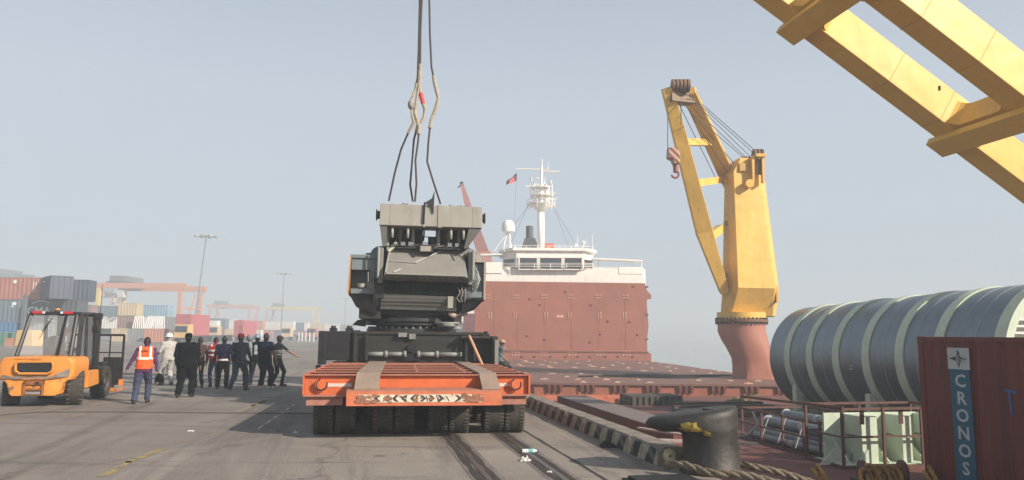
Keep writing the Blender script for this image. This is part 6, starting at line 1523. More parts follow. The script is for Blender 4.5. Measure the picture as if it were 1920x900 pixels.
    nf = len(me2.polygons); ce = np.empty(nf * 3, dtype=np.float32); me2.polygons.foreach_get('center', ce); ce = ce.reshape(-1, 3)
    reg = nearest(ce); mats = [SKIN, top, trouser, shoes, HAIR]; mi = np.zeros(nf, dtype=np.int32)
    hemz = (hipz + (hem - .84)) * s
    hl_ = (ce - np.array(head)) @ np.array(HM)      # head coordinates: side, forward, up
    for i in range(nf):
        r_ = names_[reg[i]]
        if r_ == 'torso': mi[i] = 1 if ce[i, 2] > hemz else 2
        elif r_ == 'leg': mi[i] = 2 if ce[i, 2] < hemz or seat is not None else 1
        elif r_ == 'foot': mi[i] = 3
        elif r_ == 'uparm': mi[i] = 1 if sleeve != 'short' else (1 if np.linalg.norm(ce[i] - np.array(prim[reg[i]][0])) < .2 * s else 0)
        elif r_ == 'forearm': mi[i] = 1 if sleeve == 'long' else 0
        elif r_ == 'neck': mi[i] = 1 if (collar and ce[i, 2] < neck.z + .012) else 0
        elif r_ == 'head' and hair:
            x_, y_, z_ = hl_[i] / s
            if z_ > .055 or (y_ < .015 and z_ > -.055) or (y_ < .05 and z_ > .03): mi[i] = 4
    for mm in mats: me2.materials.append(mm)
    me2.polygons.foreach_set('material_index', mi); me2.shade_smooth(); me2.name = 'body'
    t = thing('person', label, 'person', foot, face, group)
    bo = bpy.data.objects.new('body', me2); COL.objects.link(bo); bo.parent = t
    # shell garments are lifted off the body faces
    def shell(name, pred, off, mat, thick=.004, soft=0.0, smooth_it=0):
        keep = [i for i in range(nf) if pred(ce[i], names_[reg[i]], i)]
        vs = {}; vl = []; fl_ = []; cov = co
        for i in keep:
            f = []
            for v in me2.polygons[i].vertices:
                if v not in vs: vs[v] = len(vl); vl.append(tuple(cov[v] + nr[v] * off))
                f.append(vs[v])
            fl_.append(f)
        g_ = bpy.data.meshes.new(name); g_.from_pydata(vl, [], fl_)
        for mm in (mat if isinstance(mat, (list, tuple)) else [mat]): g_.materials.append(mm)
        g_.shade_smooth(); o = bpy.data.objects.new(name, g_); COL.objects.link(o); o.parent = t
        if smooth_it: q_ = o.modifiers.new('sm', 'SMOOTH'); q_.factor = .6; q_.iterations = smooth_it
        so = o.modifiers.new('s', 'SOLIDIFY'); so.thickness = thick; so.offset = 1
        return o
    t_info = dict(t=t, head=head, HM=HM, s=s, shell=shell, ce=ce, sh=sh, chest=chest, waist=waist, pel=pel, hl=hl_, neck=neck, names=names_, reg=reg, hipz=hipz)
    # eyes sit on the face
    b = MB()
    for q in (-1, 1): b.sph(head + HM @ (Vector((q * .030, .0865, -.004)) * s), .009 * s, 8)
    b.build('eyes', EYEM, t)
    return t_info
def headgear(i, name, mat, kind_='helmet'):
    s = i['s']; h = i['head']; HM = i['HM']; b = MB(); rings = []
    if kind_ == 'helmet': prof = [(0, .118), (.05, .112), (.085, .085), (.104, .04), (.108, 0), (.128, -.008), (.128, -.014), (.10, -.01)]
    elif kind_ == 'cap': prof = [(0, .108), (.05, .104), (.080, .082), (.092, .04), (.095, -.005), (.09, -.01)]
    else: prof = [(0, .13), (.06, .122), (.095, .09), (.108, .04), (.112, -.0), (.098, -.05), (.085, -.07)]
    n = 20
    for r, z in prof: rings.append([h + HM @ (Vector((math.cos(2 * math.pi * k / n) * max(r, .001), math.sin(2 * math.pi * k / n) * max(r, .001) * 1.15 - .006, z + .025)) * s) for k in range(n)])
    b.loftrings(rings, cap=False)
    if kind_ in ('cap', 'helmet'):
        w = .075; pts = [h + HM @ (Vector((x, y, z)) * s) for x, y, z in ((-w, .075, .035), (-w * .8, .15, .022), (0, .175, .018), (w * .8, .15, .022), (w, .075, .035), (w, .07, .045), (0, .09, .05), (-w, .07, .045))]
        b.add(pts, [tuple(range(8))])
    return b.build(name, mat, i['t'], smooth=True, ang=60)
def spotp(px, py): return G(px, py)
def AW(px): return math.atan2(-(px - 960) / FPX, 1)      # turning that faces straight away from the camera
NAVY = cloth('navy', (.008, .010, .020)); BLK = cloth('black', (.004, .0045, .006)); DJEAN = cloth('denim', (.03, .06, .085)); SLATEJ = cloth('slate_trousers', (.045, .055, .095))
PURP = cloth('purple_shirt', (.085, .035, .095)); WHT = cloth('white_overall', (.38, .37, .35), .12); BRN = cloth('brown_jacket', (.06, .035, .03)); REDS = cloth('red_shirt', (.22, .02, .02)); GRH = cloth('grey_hoodie', (.17, .19, .20)); DBLU = cloth('dark_blue', (.009, .012, .03)); ROY = cloth('royal_navy', (.008, .011, .03))
WSTR = cloth('white_stripe', (.55, .5, .47), .1); ORV = cloth('vest_orange', (.80, .11, .03), .1); REFL = M('reflective_silver', (.75, .68, .60), .4, var=.1); GREYSH = cloth('grey_vest', (.12, .13, .14)); TANC = cloth('tan_cap', (.42, .27, .19))

# 1 man in the orange vest, nearest, walking away
i = person('man in orange reflective vest and purple shirt walking away next to the forklift', spotp(265, 756), AW(265) - .08, PURP, SLATEJ, 1.62, L=(-.15, -.20), R=(.12, .10), hl=(-.42, .02, .80), hr=(.30, .06, .82), lean=(.03, .03), bulk=1.06, loose=1.28, look=.1, hem=.74, footz=(.0, 0))
zz = lambda f: i['pel'].z + (i['sh'].z - i['pel'].z) * f
v = i['shell']('safety_vest', lambda c, n_, k: n_ == 'torso' and c[2] > i['pel'].z - .02 and c[2] < i['sh'].z + .03 and abs(c[0] - .0) < .215 and i['reg'][k] is not None, .02, [ORV, REFL], .005, smooth_it=4)
me = v.data; 
for p in me.polygons:
    c = p.center; x = c.x - .02; back = c.y < .05
    z = c.z
    if abs(z - (i['waist'].z + .10)) < .026: p.material_index = 1
    elif z > i['waist'].z + .12 and abs(abs(x) - .115) < .024: p.material_index = 1
b = MB(); r3 = random.Random(8)
for k in range(9): b.box((-.055 + k * .0165, i['chest'].y - .148, i['chest'].z + .085 + r3.uniform(-.006, .006)), (.008, .02, r3.uniform(.018, .04)))
b.box((.012, i['chest'].y - .148, i['chest'].z + .055), (.15, .018, .008)); kind(b.build('worn_print', M('vest_print_dark', (.28, .07, .03), .8), v), 'stuff')
g_ = thing('work_gloves', 'black work gloves held in the right hand of the vest man', 'gloves', i['t'].location + Matrix.Rotation(i['t'].rotation_euler.z, 3, 'Z') @ Vector((.36, .10, .70)), i['t'].rotation_euler.z)
b = MB(); rr_ = random.Random(2)
b.sph((0, 0, -.06), .075, 10, (1.1, .7, 1.1))
for k in range(9): b.tube([(-.07 + .018 * k, 0, -.06), (-.09 + .023 * k, .02 * (k % 2), -.14), (-.10 + .026 * k, .03, -.20 - .03 * rr_.random())], [.022, .018, .012], 6)
b.build('gloves', BLK, g_, smooth=True)
# 2 white helmet and overalls
i = person('man in white helmet and pale overalls standing behind the black clad man', spotp(312, 722), AW(312) + .5, WHT, WHT, 1.70, L=(-.14, .04), R=(.16, .0), hl=(-.22, .26, 1.0), hr=(.22, .26, 1.02), bulk=1.16, loose=1.35, hem=.72)
headgear(i, 'white_helmet', M('helmet_white', (.75, .70, .62), .35), 'helmet')
# 3 black clad man
i = person('stout man all in black with a long loose coat beside the white overalls', spotp(346, 745), AW(346) - .25, BLK, BLK, 1.72, L=(-.14, -.12), R=(.13, .10), hl=(-.26, .05, .84), hr=(.32, .10, .80), bulk=1.28, loose=1.45, hem=.60, lean=(0, .02))
headgear(i, 'dark_cap', BLK, 'cap')
i['shell']('coat', lambda c, n_, k: (n_ == 'torso' or n_ == 'uparm' or (n_ == 'leg' and c[2] > .50)) and c[2] < i['sh'].z + .03, .022, BLK, .006, smooth_it=6)
# 4 slim man in brown
i = person('slim man in brown jacket half hidden behind the black clad man', spotp(371, 727), AW(371) + .35, BRN, BLK, 1.60, L=(-.08, 0), R=(.11, -.04), hl=(-.25, .05, .80), hr=(.27, .08, .84), bulk=.95, hem=.86)
# 5 red and white striped shirt
i = person('man in red shirt with white bands at the left of the walking group', spotp(400, 726), AW(400) + .2, REDS, SLATEJ, 1.60, L=(-.10, 0), R=(.10, .06), hl=(-.26, .04, .80), hr=(.25, .12, .88), hem=.84, bulk=1.0)
v = i['shell']('white_bands', lambda c, n_, k: n_ in ('torso', 'uparm') and (abs(c[2] - 1.02) < .028 or abs(c[2] - 1.16) < .028 or (c[2] > 1.3 and c[2] < i['sh'].z + .02 and abs(abs(c[0]) - .13) < .03)), .008, WSTR, .003)
# 6 dark blue jacket, black trousers, white hem
i = person('man in dark blue jacket showing a white shirt hem, second from left in the group', spotp(416, 729), AW(416) - .05, DBLU, BLK, 1.64, L=(-.13, 0), R=(.11, .06), hl=(-.27, .08, .84), hr=(.26, .12, .88), bulk=1.1, loose=1.2, hem=.92)
i['shell']('shirt_hem', lambda c, n_, k: n_ in ('torso', 'leg') and .865 < c[2] < .925 and abs(c[0]) < .3, .012, WSTR, .004)
# 7 navy jacket and jeans striding
i = person('man in black jacket and blue jeans striding in the middle of the group', spotp(446, 733), AW(446) - .45, NAVY, DJEAN, 1.72, L=(-.10, -.30), R=(.12, .22), hl=(-.30, -.02, .90), hr=(.28, .20, .86), bulk=1.14, loose=1.22, hem=.86, footz=(.05, 0))
headgear(i, 'red_brown_cap', cloth('maroon', (.10, .015, .015)), 'cap')
# 8 grey hooded man behind
i = person('grey clad man half hidden behind the striding man in jeans', spotp(464, 722), AW(464) + .1, GRH, BLK, 1.66, L=(-.10, 0), R=(.10, .05), hl=(-.24, .12, .9), hr=(.26, .06, .80), bulk=1.02, hem=.82)
headgear(i, 'grey_hood', GRH, 'hood')
# 9 helmeted man with grey pack
i = person('man in navy with blue grey helmet and pale strip on his back', spotp(478, 722), AW(478) - .5, NAVY, DBLU, 1.70, L=(-.14, -.16), R=(.12, .14), hl=(-.22, .16, .86), hr=(.26, .1, .84), bulk=1.04, hem=.84)
headgear(i, 'blue_grey_helmet', M('helmet_bluegrey', (.16, .22, .28), .4), 'helmet')
i['shell']('pale_back_strip', lambda c, n_, k: n_ == 'torso' and 1.02 < c[2] < 1.34 and abs(c[0] - .04) < .055 and c[1] < 0, .015, cloth('pale_blue', (.32, .37, .40)), .008)
# 10 large man in dark tee
i = person('broad man in dark navy short sleeved shirt and white shoes', spotp(494, 729), AW(494) - .55, ROY, DBLU, 1.74, L=(-.13, .02), R=(.14, .10), hl=(-.26, .06, .80), hr=(.33, .08, .82), bulk=1.26, loose=1.35, sleeve='short', hem=.80, shoes=M('shoe_white', (.6, .58, .55), .5))
# 11 pointing man
i = person('man in dark striped shirt at the right end of the group, arm held out', spotp(518, 724), AW(518) - 1.0, cloth('charcoal_shirt', (.02, .025, .026)), BLK, 1.66, L=(-.12, -.10), R=(.12, .12), hl=(-.24, .10, .84), hr=(.34, .42, 1.02), lean=(0, .02), sleeve='half', hem=.92, look=-.35, curl=.2)
i['shell']('pale_stripes', lambda c, n_, k: n_ in ('torso', 'uparm') and (abs(c[2] - 1.12) < .010 or abs(c[2] - 1.17) < .010 or abs(c[2] - 1.04) < .008), .005, cloth('pale_stripe', (.28, .29, .27)), .002)
headgear(i, 'dark_cap', M('cap_dark', (.03, .012, .012), .8), 'cap')
# 12 seated man on the far bollard
bp_ = Vector((BOL2[0], BOL2[1], 0))
i = person('man in tan cap and grey vest sitting on the far bollard right of the trailer', bp_ + Vector((0, -.05, .78 - .62)), math.radians(-75), GREYSH, DBLU, 1.62, L=(-.14, .42), R=(.13, .46), hl=(-.16, .34, .70), hr=(.12, .12, 1.08), lean=(0, .08), seat=.64, sleeve='none', hem=.86, look=.9, bulk=1.05, group=None)
i['t']['group'] = 'people on the quay'; headgear(i, 'tan_cap', TANC, 'cap')
# ================================================================ container yard beyond the apron
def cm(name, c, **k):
    g_ = sum(c) / 3; c = tuple(x * .72 + g_ * .28 + .02 for x in c)  # haze put into the colour: every tone greyed and lifted a little
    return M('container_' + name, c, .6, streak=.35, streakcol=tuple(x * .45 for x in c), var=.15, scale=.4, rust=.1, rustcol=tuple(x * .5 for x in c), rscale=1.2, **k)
CM_ = {'red': cm('brick_red', (.40, .11, .06)), 'navy': cm('navy', (.035, .06, .11)), 'slate': cm('slate_blue', (.10, .16, .22)), 'black': cm('blue_black', (.05, .065, .085)), 'blue': cm('mid_blue', (.02, .16, .36)),
       'green': cm('green', (.03, .20, .12)), 'yellow': cm('yellow', (.62, .36, .05)), 'cream': cm('cream', (.55, .40, .20)), 'brown': cm('brown', (.26, .12, .09)), 'grey': cm('grey', (.22, .22, .23)),
       'orange': cm('orange', (.55, .17, .07)), 'skyblue': cm('pale_blue', (.16, .34, .46)), 'white': cm('white', (.65, .62, .58)), 'crimson': cm('crimson', (.48, .04, .05)), 'teal': cm('teal', (.05, .22, .24)), 'dkgreen': cm('dark_green', (.04, .08, .065))}
def yc(label, mat, px, py, Y, L_=12.19, yaw=0, H=2.75, group=None, detail=0):
    """container whose lower left corner stands at (px, py) of the view at distance Y"""
    p = P(px, py, Y); return container(label, CM_[mat], L_, p, math.radians(yaw), H=H, detail=detail, group=group, pitch=.6)
YN = 92.0
def zlev(k, H=2.75): return k * H
def at_level(px, k, Y, H=2.75): p = G(px, 640); q = P(px, 640, Y); return Vector((q.x, Y, k * (H + .04)))
def yl(label, mat, px, k, Y, L_=12.19, yaw=0, H=2.75, text_=None):
    t = container(label, CM_[mat], L_, at_level(px, k, Y, H), math.radians(yaw), H=H, detail=0, pitch=.55); return t
WT = M('container_lettering', (.75, .75, .72), .6, var=.1)
t = yl('brick red container on top of the stack at far left edge', 'red', -118, 2, YN)
b = MB(); b.cyl((8.9, -.02, 2.2), (8.9, .0, 2.2), .22, n=14); b.build('round_mark', WT, t)
b = MB()
for x in (11.2, 11.5): b.bb(x, x + .08, -.02, 0, .9, 2.2)
b.build('small_markings', WT, t)
t = yl('dark navy short container on the top tier right of the brick red one', 'navy', 66, 2, YN + .6, 6.06, -48)
text('label_text', '\u2014\u2014', .9, WT, t, frame((2.1, -.02, 2.2), (1, 0, 0), (0, 0, 1)))
yl('navy container set in behind the brick red one on the top tier', 'navy', 62, 2, YN + 2.6, 6.06, 8)
t = yl('slate blue container in the middle tier at the far left edge', 'slate', -150, 1, YN)
b = MB(); b.bb(10.9, 11.4, -.02, 0, 2.1, 2.45); b.bb(10.9, 11.05, -.02, 0, 1.8, 2.1); b.build('corner_mark', WT, t)
t = yl('blue black container in the middle tier with white shipping line letters', 'black', 41, 1, YN, 6.4)
text('letters', 'CMA', 1.35, WT, t, frame((1.75, -.03, 1.35), (1, 0, 0), (0, 0, 1)), ext=.01)
b = MB(); b.tube([(2.0 + 1.6 * math.cos(a), -.03, 1.35 + 1.3 * math.sin(a)) for a in [math.radians(x) for x in range(50, 140, 12)]], .05, 4); b.tube([(3.9 + 1.6 * math.cos(a), -.03, 1.35 + 1.2 * math.sin(a)) for a in [math.radians(x) for x in range(230, 320, 12)]], .05, 4); b.build('arc_marks', WT, t)
t = yl('mid blue container on the ground tier at the far left with white capital letters', 'blue', -154, 0, YN)
text('letters', 'U.S. ASIA', 1.1, WT, t, frame((9.9, -.03, 1.1), (1, 0, 0), (0, 0, 1)), ext=.01)
yl('grey blue container on the ground tier right of the white lettered one', 'grey', 41, 0, YN, 6.4)
yl('green container standing on the ground before the blue one', 'green', -90, 0, YN - 3.5, 6.06, 0, 1.5)
t = thing('yellow_bin', 'yellow steel bin on the ground in front of the stacked containers', 'bin', at_level(36, 0, 84), 0)
b = MB(); b.hexa([(-.6, 0, 0), (1.6, 0, 0), (1.6, 2, 0), (-.6, 2, 0), (-.4, 0, 1.8), (1.4, 0, 1.8), (1.4, 2, 1.8), (-.4, 2, 1.8)]); b.build('bin_body', CM_['yellow'], t, bevel=.08)
b = MB(); b.bb(-1.6, -.7, 0, 1.8, 0, .9); b.build('side_block', CM_['orange'], t)
t = thing('steel_post', 'grey steel post between the two columns of containers at left', 'post', at_level(40, 0, 88), 0)
b = MB(); b.bb(-.18, .18, -.2, .2, 0, 6.0); b.build('post', M('post_grey', (.12, .14, .15), .6), t)
# middle block, about 143 m away
YM = 143.0
mid = [('cream container topping the small stack right of the forklift cab', 'cream', 217, 2, YM - 6, 3.4), ('brown container under the cream one right of the forklift cab', 'brown', 217, 1, YM - 6, 3.5),
       ('cream yellow low container on the ground behind the forklift backrest', 'cream', 207, 0, YM - 10, 3.0), ('grey container on the ground right of the cream yellow low one', 'grey', 239, 0, YM - 10, 2.9),
       ('orange container behind the head of the man in the orange vest', 'orange', 269, 0, YM - 14, 3.1), ('pale blue container on the second row above the bundled white rods', 'skyblue', 252, 2, YM + 4, 6.06),
       ('white container below the pale blue one behind the walking men', 'white', 251, 1, YM + 4, 6.06), ('dark grey container high in the legs of the large gantry', 'grey', 303, 1, YM + 2, 2.6),
       ('slate container behind the forklift roof', 'slate', 150, 2, YM + 10, 12.19), ('dull red container behind the forklift roof, left of the slate one', 'brown', 128, 2, YM + 5, 4.0),
       ('white grey container seen through the forklift cab', 'white', 130, 1, YM + 5, 12.19), ('grey container low behind the forklift cab', 'grey', 120, 0, YM + 6, 12.19),
       ('dark green container low between the white rods and the crimson trailer', 'dkgreen', 342, 0, YM + 10, 3.8), ('slate container right of the upright crimson one', 'dkgreen', 349, 1, YM + 6, 2.3),
       ('white house-like container left of the leaning light mast', 'white', 338, 1, YM + 40, 6.06), ('pale container just right of the leaning light mast', 'white', 370, 1, YM + 40, 4.5)]
mid += [('slate container on the ground under the brown one right of the forklift cab', 'slate', 217, 0, YM - 6, 3.4), ('grey container on the ground behind the fan of white rods', 'grey', 251, 0, YM + 4, 6.06),
        ('brown container on the ground inside the legs of the large gantry', 'brown', 303, 0, YM + 2, 2.6), ('cream container on the ground behind the tall crimson box', 'cream', 338, 0, YM + 40, 6.06), ('slate container on the ground behind the leaning light mast', 'slate', 370, 0, YM + 40, 4.5)]
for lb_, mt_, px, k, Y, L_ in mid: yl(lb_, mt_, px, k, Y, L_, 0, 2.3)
# tall crimson boxes standing like truck bodies
for lb_, px, Y, w, h in (('tall crimson box body behind the white helmeted man', 327, 128, 2.6, 3.9), ('tall crimson box body behind the man with the red cap', 437, 150, 1.9, 3.3)):
    t = thing('truck_box', lb_, 'truck body', at_level(px, 0, Y), 0)
    b = MB(); b.bb(0, w, 0, 8, .9, .9 + h); b.build('box', CM_['crimson'], t); b = MB(); b.bb(.1, w - .1, .1, 7, .5, .9); b.build('chassis', DARKM, t)
    for y in (1, 5.5):
        for x in (.2, w - .5): b = MB(); b.cyl((x, y, .45), (x + .3, y, .45), .45, n=12); b.build('wheel', RUB2, t)
    b = MB()
    for i in range(6): b.bb(w - .9 + i * .13, w - .86 + i * .13, -.03, 0, 1.4, 3.4)
    b.build('door_ribs', M('crimson_dark', (.25, .02, .03), .6), t)
# bundles of white pipes leaning together
for k, (px, n_) in enumerate(((244, 6), (268, 9), (287, 5))):
    t = thing('white_rod_bundle', ['small bundle of white rods by the brown container', 'largest bundle of white rods, splayed like a fan in the yard', 'narrow bundle of white rods by the large gantry leg'][k], 'rod bundle', at_level(px, 0, YM - 8) + Vector((0, 0, 0)))
    b = MB(); b.bb(-.3, 4.2 if k == 1 else 2.2, .4, 1.6, 0, .5); b.build('cradle', CM_['grey'], t)
    for i in range(n_):
        b = MB(); x0 = .1 + i * .3; sp = (i - n_ / 2) * .14
        b.tube([(x0, .9, .5), (x0 + sp * .6, .9, 2.6), (x0 + sp * -.2, .9, 4.6)], .11, 6); b.build('rod', WT, t, smooth=True)
# generic far rows, each box its own thing
far = []
cols = ['red', 'slate', 'brown', 'white', 'crimson', 'grey', 'cream', 'brown', 'teal', 'white', 'orange', 'grey', 'red', 'white', 'slate', 'brown', 'cream', 'crimson']
FARS = [  # px, level, Y, length
 (376, 0, 190, 6.06), (376, 1, 190, 6.06), (394, 0, 200, 6.06), (396, 1, 200, 6.06), (404, 2, 205, 6.06), (352, 2, 205, 12.19), (412, 0, 190, 3.0), (420, 1, 215, 6.06), (428, 0, 210, 4), (448, 0, 215, 6.06), (452, 1, 222, 6.06), (455, 2, 240, 6.06),
 (470, 0, 225, 6.06), (475, 1, 230, 12.19), (486, 0, 240, 6.06), (502, 0, 235, 6.06), (505, 1, 250, 6.06), (515, 2, 260, 6.06), (520, 0, 240, 6.06), (535, 1, 250, 6.06), (540, 0, 255, 12.19), (548, 1, 250, 5), (552, 2, 252, 3.0),
 (560, 0, 262, 6.06), (575, 1, 270, 6.06), (585, 0, 275, 6.06), (600, 0, 280, 12.19), (604, 1, 290, 6.06), (622, 0, 270, 6.06), (633, 1, 300, 6.06), (425, 2, 260, 6.06), (490, 2, 280, 5), (160, 0, 170, 6.06), (185, 1, 175, 6.06), (140, 0, 165, 6.06)]
r2 = random.Random(4)
cn = {'red': 'brick red', 'slate': 'slate blue', 'brown': 'dull brown', 'white': 'off white', 'crimson': 'crimson', 'grey': 'grey', 'cream': 'cream', 'teal': 'teal', 'orange': 'orange'}
tier = ['on the ground', 'on the second tier', 'on the third tier']
def spot(px):
    for x, s in ((175, 'seen behind the forklift cab'), (200, 'between the forklift cab and the large gantry'), (372, 'left of the leaning light mast'), (392, 'just right of the leaning light mast'), (410, 'left of the first small gantry beam'), (430, 'under the first small gantry'), (450, 'by the right leg of the first small gantry'), (472, 'between the two small gantries'), (495, 'left of the second small gantry'), (512, 'by the far gantry\'s left leg'), (528, 'at the foot of the slim light mast'), (545, 'just right of the slim light mast'), (556, 'under the far gantry\'s middle'), (580, 'by the far gantry\'s right leg'), (602, 'right of the second small gantry'), (625, 'nearest the left side of the trailer load'), (999, 'hard against the trailer load')):
        if px <= x: return s
used = {}
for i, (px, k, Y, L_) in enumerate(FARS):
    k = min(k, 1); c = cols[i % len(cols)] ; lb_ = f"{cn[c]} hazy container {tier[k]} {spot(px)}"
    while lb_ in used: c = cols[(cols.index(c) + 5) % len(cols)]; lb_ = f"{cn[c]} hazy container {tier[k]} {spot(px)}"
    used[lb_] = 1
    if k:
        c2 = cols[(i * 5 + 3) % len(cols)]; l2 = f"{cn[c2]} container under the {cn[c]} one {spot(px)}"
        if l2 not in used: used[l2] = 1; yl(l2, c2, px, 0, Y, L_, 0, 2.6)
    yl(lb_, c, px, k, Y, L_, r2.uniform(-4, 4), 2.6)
# ---------------------------------------------------------------- trucks and odds and ends at the yard edge
def truck(label, px, Y, mat, s=1):
    t = thing('lorry', label, 'lorry', at_level(px, 0, Y), math.radians(90 * s), 'lorries at the yard edge')
    b = MB(); b.hexa([(0, 0, .8), (2.0, 0, .8), (2.0, 2.4, .8), (0, 2.4, .8), (.25, .05, 3.0), (2.0, .05, 3.0), (2.0, 2.35, 3.0), (.25, 2.35, 3.0)]); cb = b.build('cab', mat, t, bevel=.08)
    b = MB(); b.bb(-.02, .16, .3, 2.1, 1.8, 2.7); b.build('windscreen', GLASSD, cb)
    b = MB(); b.bb(2.1, 9, .1, 2.3, .9, 1.2); b.build('bed', DARKM, t)
    for x in (1.0, 6.6, 7.8):
        for y in (.1, 2.0): b = MB(); b.cyl((x, y, .5), (x, y + .35, .5), .5, n=12); b.build('wheel', RUB2, t)
    return t
truck('yellow fronted lorry at the yard edge behind the black clad man', 352, 120, CM_['yellow'])
truck('red cabbed lorry at the yard edge left of the group of men', 384, 135, CM_['crimson'])
truck('cream lorry at the yard edge behind the middle of the group', 408, 150, CM_['cream'])
truck('white lorry at the yard edge between two heads of the group', 462, 170, CM_['white'])
truck('cream lorry parked right of the pointing man, far away', 545, 175, CM_['cream'])
truck('dull red lorry far away near the trailer load', 592, 190, CM_['red'])
for k, px in enumerate((560, 566, 573, 580, 588)):
    t = thing('bollard_post', ['leftmost of five pale posts far behind the pointing man', 'second of five pale posts far behind the pointing man', 'third of five pale posts far behind the pointing man', 'fourth of five pale posts far behind the pointing man', 'rightmost of five pale posts far behind the pointing man'][k], 'post', at_level(px, 0, 160), 0, 'pale posts in the yard')
    b = MB(); b.cyl((0, 0, 0), (0, 0, 1.9), .12, n=8); b.build('post', WT, t)

# ---------------------------------------------------------------- rubber tyred gantries
GOR = M('gantry_orange', (.52, .22, .12), .6, var=.1); GYE = M('gantry_yellow', (.65, .48, .12), .6, var=.1); GTE = M('gantry_teal', (.10, .20, .20), .6, var=.1)
def gantry(label, px0, px1, py_top, Y, mat, leg2=None, dY=8, trolley=.25):
    a = P(px0, py_top, Y); c = P(px1, py_top, Y); W_ = c.x - a.x; H = a.z; t = thing('gantry_crane', label, 'gantry crane', (a.x, Y, 0), 0, 'gantry cranes in the yard')
    leg2 = leg2 or mat
    for yy in (0, dY):
        b = MB(); b.bb(-1.2, W_ + 1.2, yy - .5, yy + .5, H - 1.6, H); b.build('girder', mat, t)
        for x, m_ in ((0.5, leg2), (W_ - .5, mat)):
            b = MB(); b.beam((x, yy, .9), (x, yy, H - 1.6), 1.0, 1.1, (0, 1, 0)); b.build('leg', m_, t)
            b = MB(); b.beam((x, yy - .3, .45), (x, yy + .3, .45), .9, .9); b.build('wheel_box', DARKM, t)
    for x, m_ in ((0.5, leg2), (W_ - .5, mat)):
        b = MB(); b.beam((x, 0, 1.3), (x, dY, 1.3), .9, .9); b.build('sill_beam', m_, t)
        b = MB(); b.beam((x, 0, H * .55), (x, dY, H * .55), .5, .5); b.build('tie_beam', m_, t)
        for k in range(5): b = MB() if k == 0 else b; b.beam((x + 1.2, .5 + k * 1.4, 2 + k * (H - 5) / 5), (x + 1.2, .5 + (k + 1) * 1.4, 2 + (k + 1) * (H - 5) / 5), .5, .12)
        b.build('stair', m_, t)
    x = W_ * trolley; b = MB(); b.bb(x - 3, x + 3, .6, dY - .6, H, H + .5); tr_ = b.build('trolley', DARKM, t)
    b = MB(); b.bb(x - 2.4, x + 2.0, 1.2, dY - 1.5, H + .5, H + 2.2); b.build('machine_house', M('trolley_grey', (.13, .14, .14), .7), tr_)
    b = MB(); b.bb(x + .8, x + 2.6, 0, 1.8, H - 4.2, H - 2); b.cyl((x, 3, H), (x, 3, H - 6), .08, n=5); b.cyl((x - 2, 3, H), (x - 2, 3, H - 6), .08, n=5); b.bb(x - 3, x + 1.5, 2, 4, H - 6.6, H - 6); b.build('operator_cab', M('cab_white', (.5, .5, .48), .5), tr_)
    return t
gantry('large pale orange gantry crane rising behind the forklift', 184, 343, 530, 215, GOR, GYE, 14, .2)
gantry('small hazy orange gantry crane right of the leaning light mast', 392, 470, 571, 400, GOR, None, 12, .2)
gantry('small hazy gantry crane with a yellow right leg behind the pointing man', 499, 590, 575, 430, GYE, GOR, 12, .2)
gantry('hazy teal gantry crane above the stacked containers at far left', -60, 58, 514, 240, GTE, None, 16, .3)
gantry('faint orange gantry crane just left of the large one', 150, 190, 548, 330, GOR, None, 16, .5)

# ---------------------------------------------------------------- light masts
MG = M('mast_grey', (.22, .25, .26), .5, metal=.3, var=.15)
def mast_(label, bx, tx, ty, Y, r, wpx, arms=8):
    base_ = at_level(bx, 0, Y); top = P(tx, ty, Y); t = thing('light_mast', label, 'light mast', base_, 0, 'light masts')
    part(MB().cyl(base_, top, r, r * .5, n=10), 'pole', MG, t, smooth=True)
    W_ = wpx * Y / FPX / 2; b = MB(); b.torus(top, W_ * .7, .06, (0, 0, 1), 12, 5)
    for i in range(arms): a = 2 * math.pi * i / arms; b.beam(top, top + Vector((math.cos(a) * W_, math.sin(a) * W_, 0)), .08, .08)
    h = part(b, 'head_frame', MG, t)
    for i in range(arms):
        a = 2 * math.pi * i / arms; q = top + Vector((math.cos(a) * W_, math.sin(a) * W_, -.05)); b = MB(); b.box(q, (.6, .6, .22), Matrix.Rotation(a, 3, 'Z')); sub(b, 'floodlight', M('floodlight_grey', (.3, .31, .32), .5), h)
mast_('tall leaning light mast with a flat ring of floodlights behind the group of men', 361, 387, 443, 135, .20, 38)
mast_('slim straight hazy light mast standing beyond the second small gantry', 526, 533, 513, 210, .2, 24)
mast_('faint distant light mast just left of the trailer load', 646, 648, 560, 300, .22, 14, 4)
# ---------------------------------------------------------------- distant jib behind the machine, haze put into its pale pink red
JP = M('jib_hazed_red', (.42, .17, .15), .6, var=.1)
t = thing('harbour_crane', 'distant haze-paled red harbour crane jib rising behind the grey machine', 'crane', (P(905, 640, 118).x, 118, 0))
a = P(906, 474, 118); c = P(866, 345, 112); m1 = P(889, 425, 115)
b = MB(); b.beam(a, m1, 1.9, 1.7, (0, 1, 0), 1.6, 1.4); b.beam(m1, c, 1.6, 1.4, (0, 1, 0), .5, .5); part(b, 'jib', JP, t)
b = MB(); b.cyl(c + Vector((-.3, 0, .1)), c + Vector((.2, 0, .1)), .28, n=10); b.cyl(c, c + Vector((-.6, 0, -.6)), .12); part(b, 'jib_head', DARKM, t)
b = MB(); b.beam(a, Vector((a.x + 1, a.y, 4)), 2.6, 2.6, (0, 1, 0)); b.box((a.x + 1, a.y, 2), (8, 8, 4)); part(b, 'tower', JP, t)
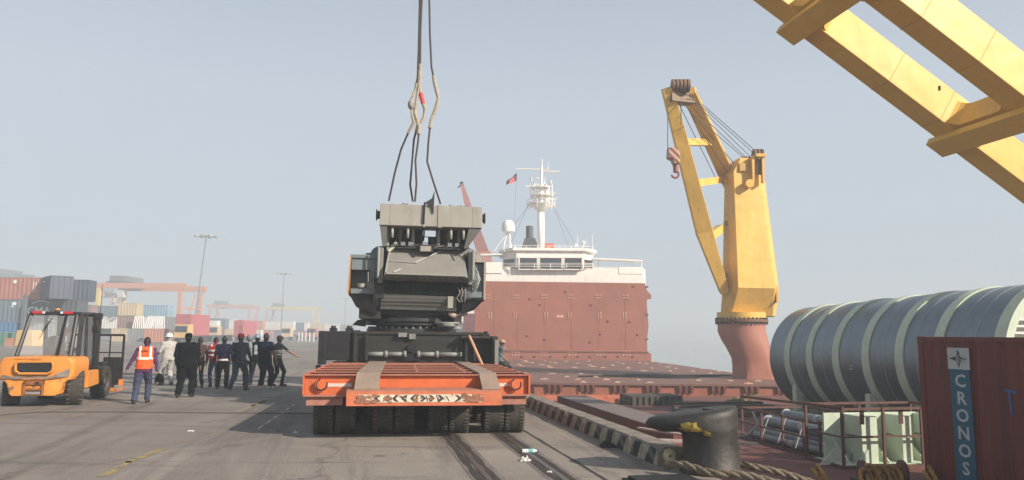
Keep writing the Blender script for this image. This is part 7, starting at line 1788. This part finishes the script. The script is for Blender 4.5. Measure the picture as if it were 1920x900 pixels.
# ================================================================ pieces that can be told apart become parts of their own
def split_loose(o):
    bm = bmesh.new(); bm.from_mesh(o.data); seen = set(); groups = []
    bm.verts.ensure_lookup_table()
    for v in bm.verts:
        if v.index in seen: continue
        st = [v]; seen.add(v.index); g_ = []
        while st:
            w = st.pop(); g_.append(w.index)
            for e in w.link_edges:
                u = e.other_vert(w)
                if u.index not in seen: seen.add(u.index); st.append(u)
        groups.append(set(g_))
    if len(groups) < 2 or len(groups) > 60: bm.free(); return
    bm.free(); src = o.data; nm = o.name.split('.')[0]
    for k, g_ in enumerate(groups):
        idx = sorted(g_); mp = {a: i for i, a in enumerate(idx)}
        pf = [p for p in src.polygons if p.vertices[0] in g_]
        me = bpy.data.meshes.new(nm); me.from_pydata([src.vertices[a].co for a in idx], [], [[mp[v] for v in p.vertices] for p in pf])
        for m in src.materials: me.materials.append(m)
        for p, q in zip(me.polygons, pf): p.material_index = q.material_index; p.use_smooth = q.use_smooth
        if k == 0: o.data = me
        else:
            c = o.copy(); c.data = me; c.name = nm; COL.objects.link(c)
            if 'label' in c: del c['label']
SPLIT = {'panel_bolt', 'recess_frame', 'sill_line', 'side_pipes', 'beam_rams', 'rear_bottom_flange', 'cross_shaft', 'chevron', 'side_skirt', 'wing_bulwark', 'lashing_socket', 'stay_wire', 'reflective_arrows', 'lifting_lug', 'gear_cover', 'inner_frame', 'tank_top', 'hydraulic_lines', 'cable_loops',
         'side_window', 'mast_guard', 'lift_cylinder', 'step', 'yards_and_lights', 'board_letters', 'toolbox_latch', 'outrigger_box', 'side_cabinet', 'luffing_ropes', 'hoist_rope', 'small_markings', 'arc_marks', 'pin_studs', 'hoses', 'flange', 'flange_disc', 'top_rails',
         'load_backrest', 'fork', 'carriage', 'mast', 'runway_strip', 'collar_plate', 'centre_box_strap', 'pink_blue_fittings', 'eyes', 'boom_lamp', 'number_marks', 'web_stiffener', 'emblem_lines', 'rail_groove', 'expansion_joint', 'cabinet_frame', 'flange_bolts', 'emblem', 'wiper', 'panel_ribs', 'grille', 'stencil_mark', 'stair', 'door_ribs', 'dome_stand', 'mast_top', 'bracket'}
for o in list(COL.objects):
    if o.type == 'MESH' and o.name.split('.')[0] in SPLIT and o.data.users == 1 and o.parent is not None: split_loose(o)
# ================================================================ air
b = MB(); b.bb(-2900, 2900, -400, 2900, -8.2, 27)
hz = bpy.data.materials.new('haze_air'); hz.use_nodes = True; t = hz.node_tree; t.nodes.clear()
o_ = t.nodes.new('ShaderNodeOutputMaterial'); v = t.nodes.new('ShaderNodeVolumePrincipled')
v.inputs['Color'].default_value = (0.84, 0.93, 1.0, 1); v.inputs['Density'].default_value = 0.0030; v.inputs['Anisotropy'].default_value = 0.0
t.links.new(v.outputs[0], o_.inputs['Volume'])
kind(b.build('haze', hz), 'stuff')
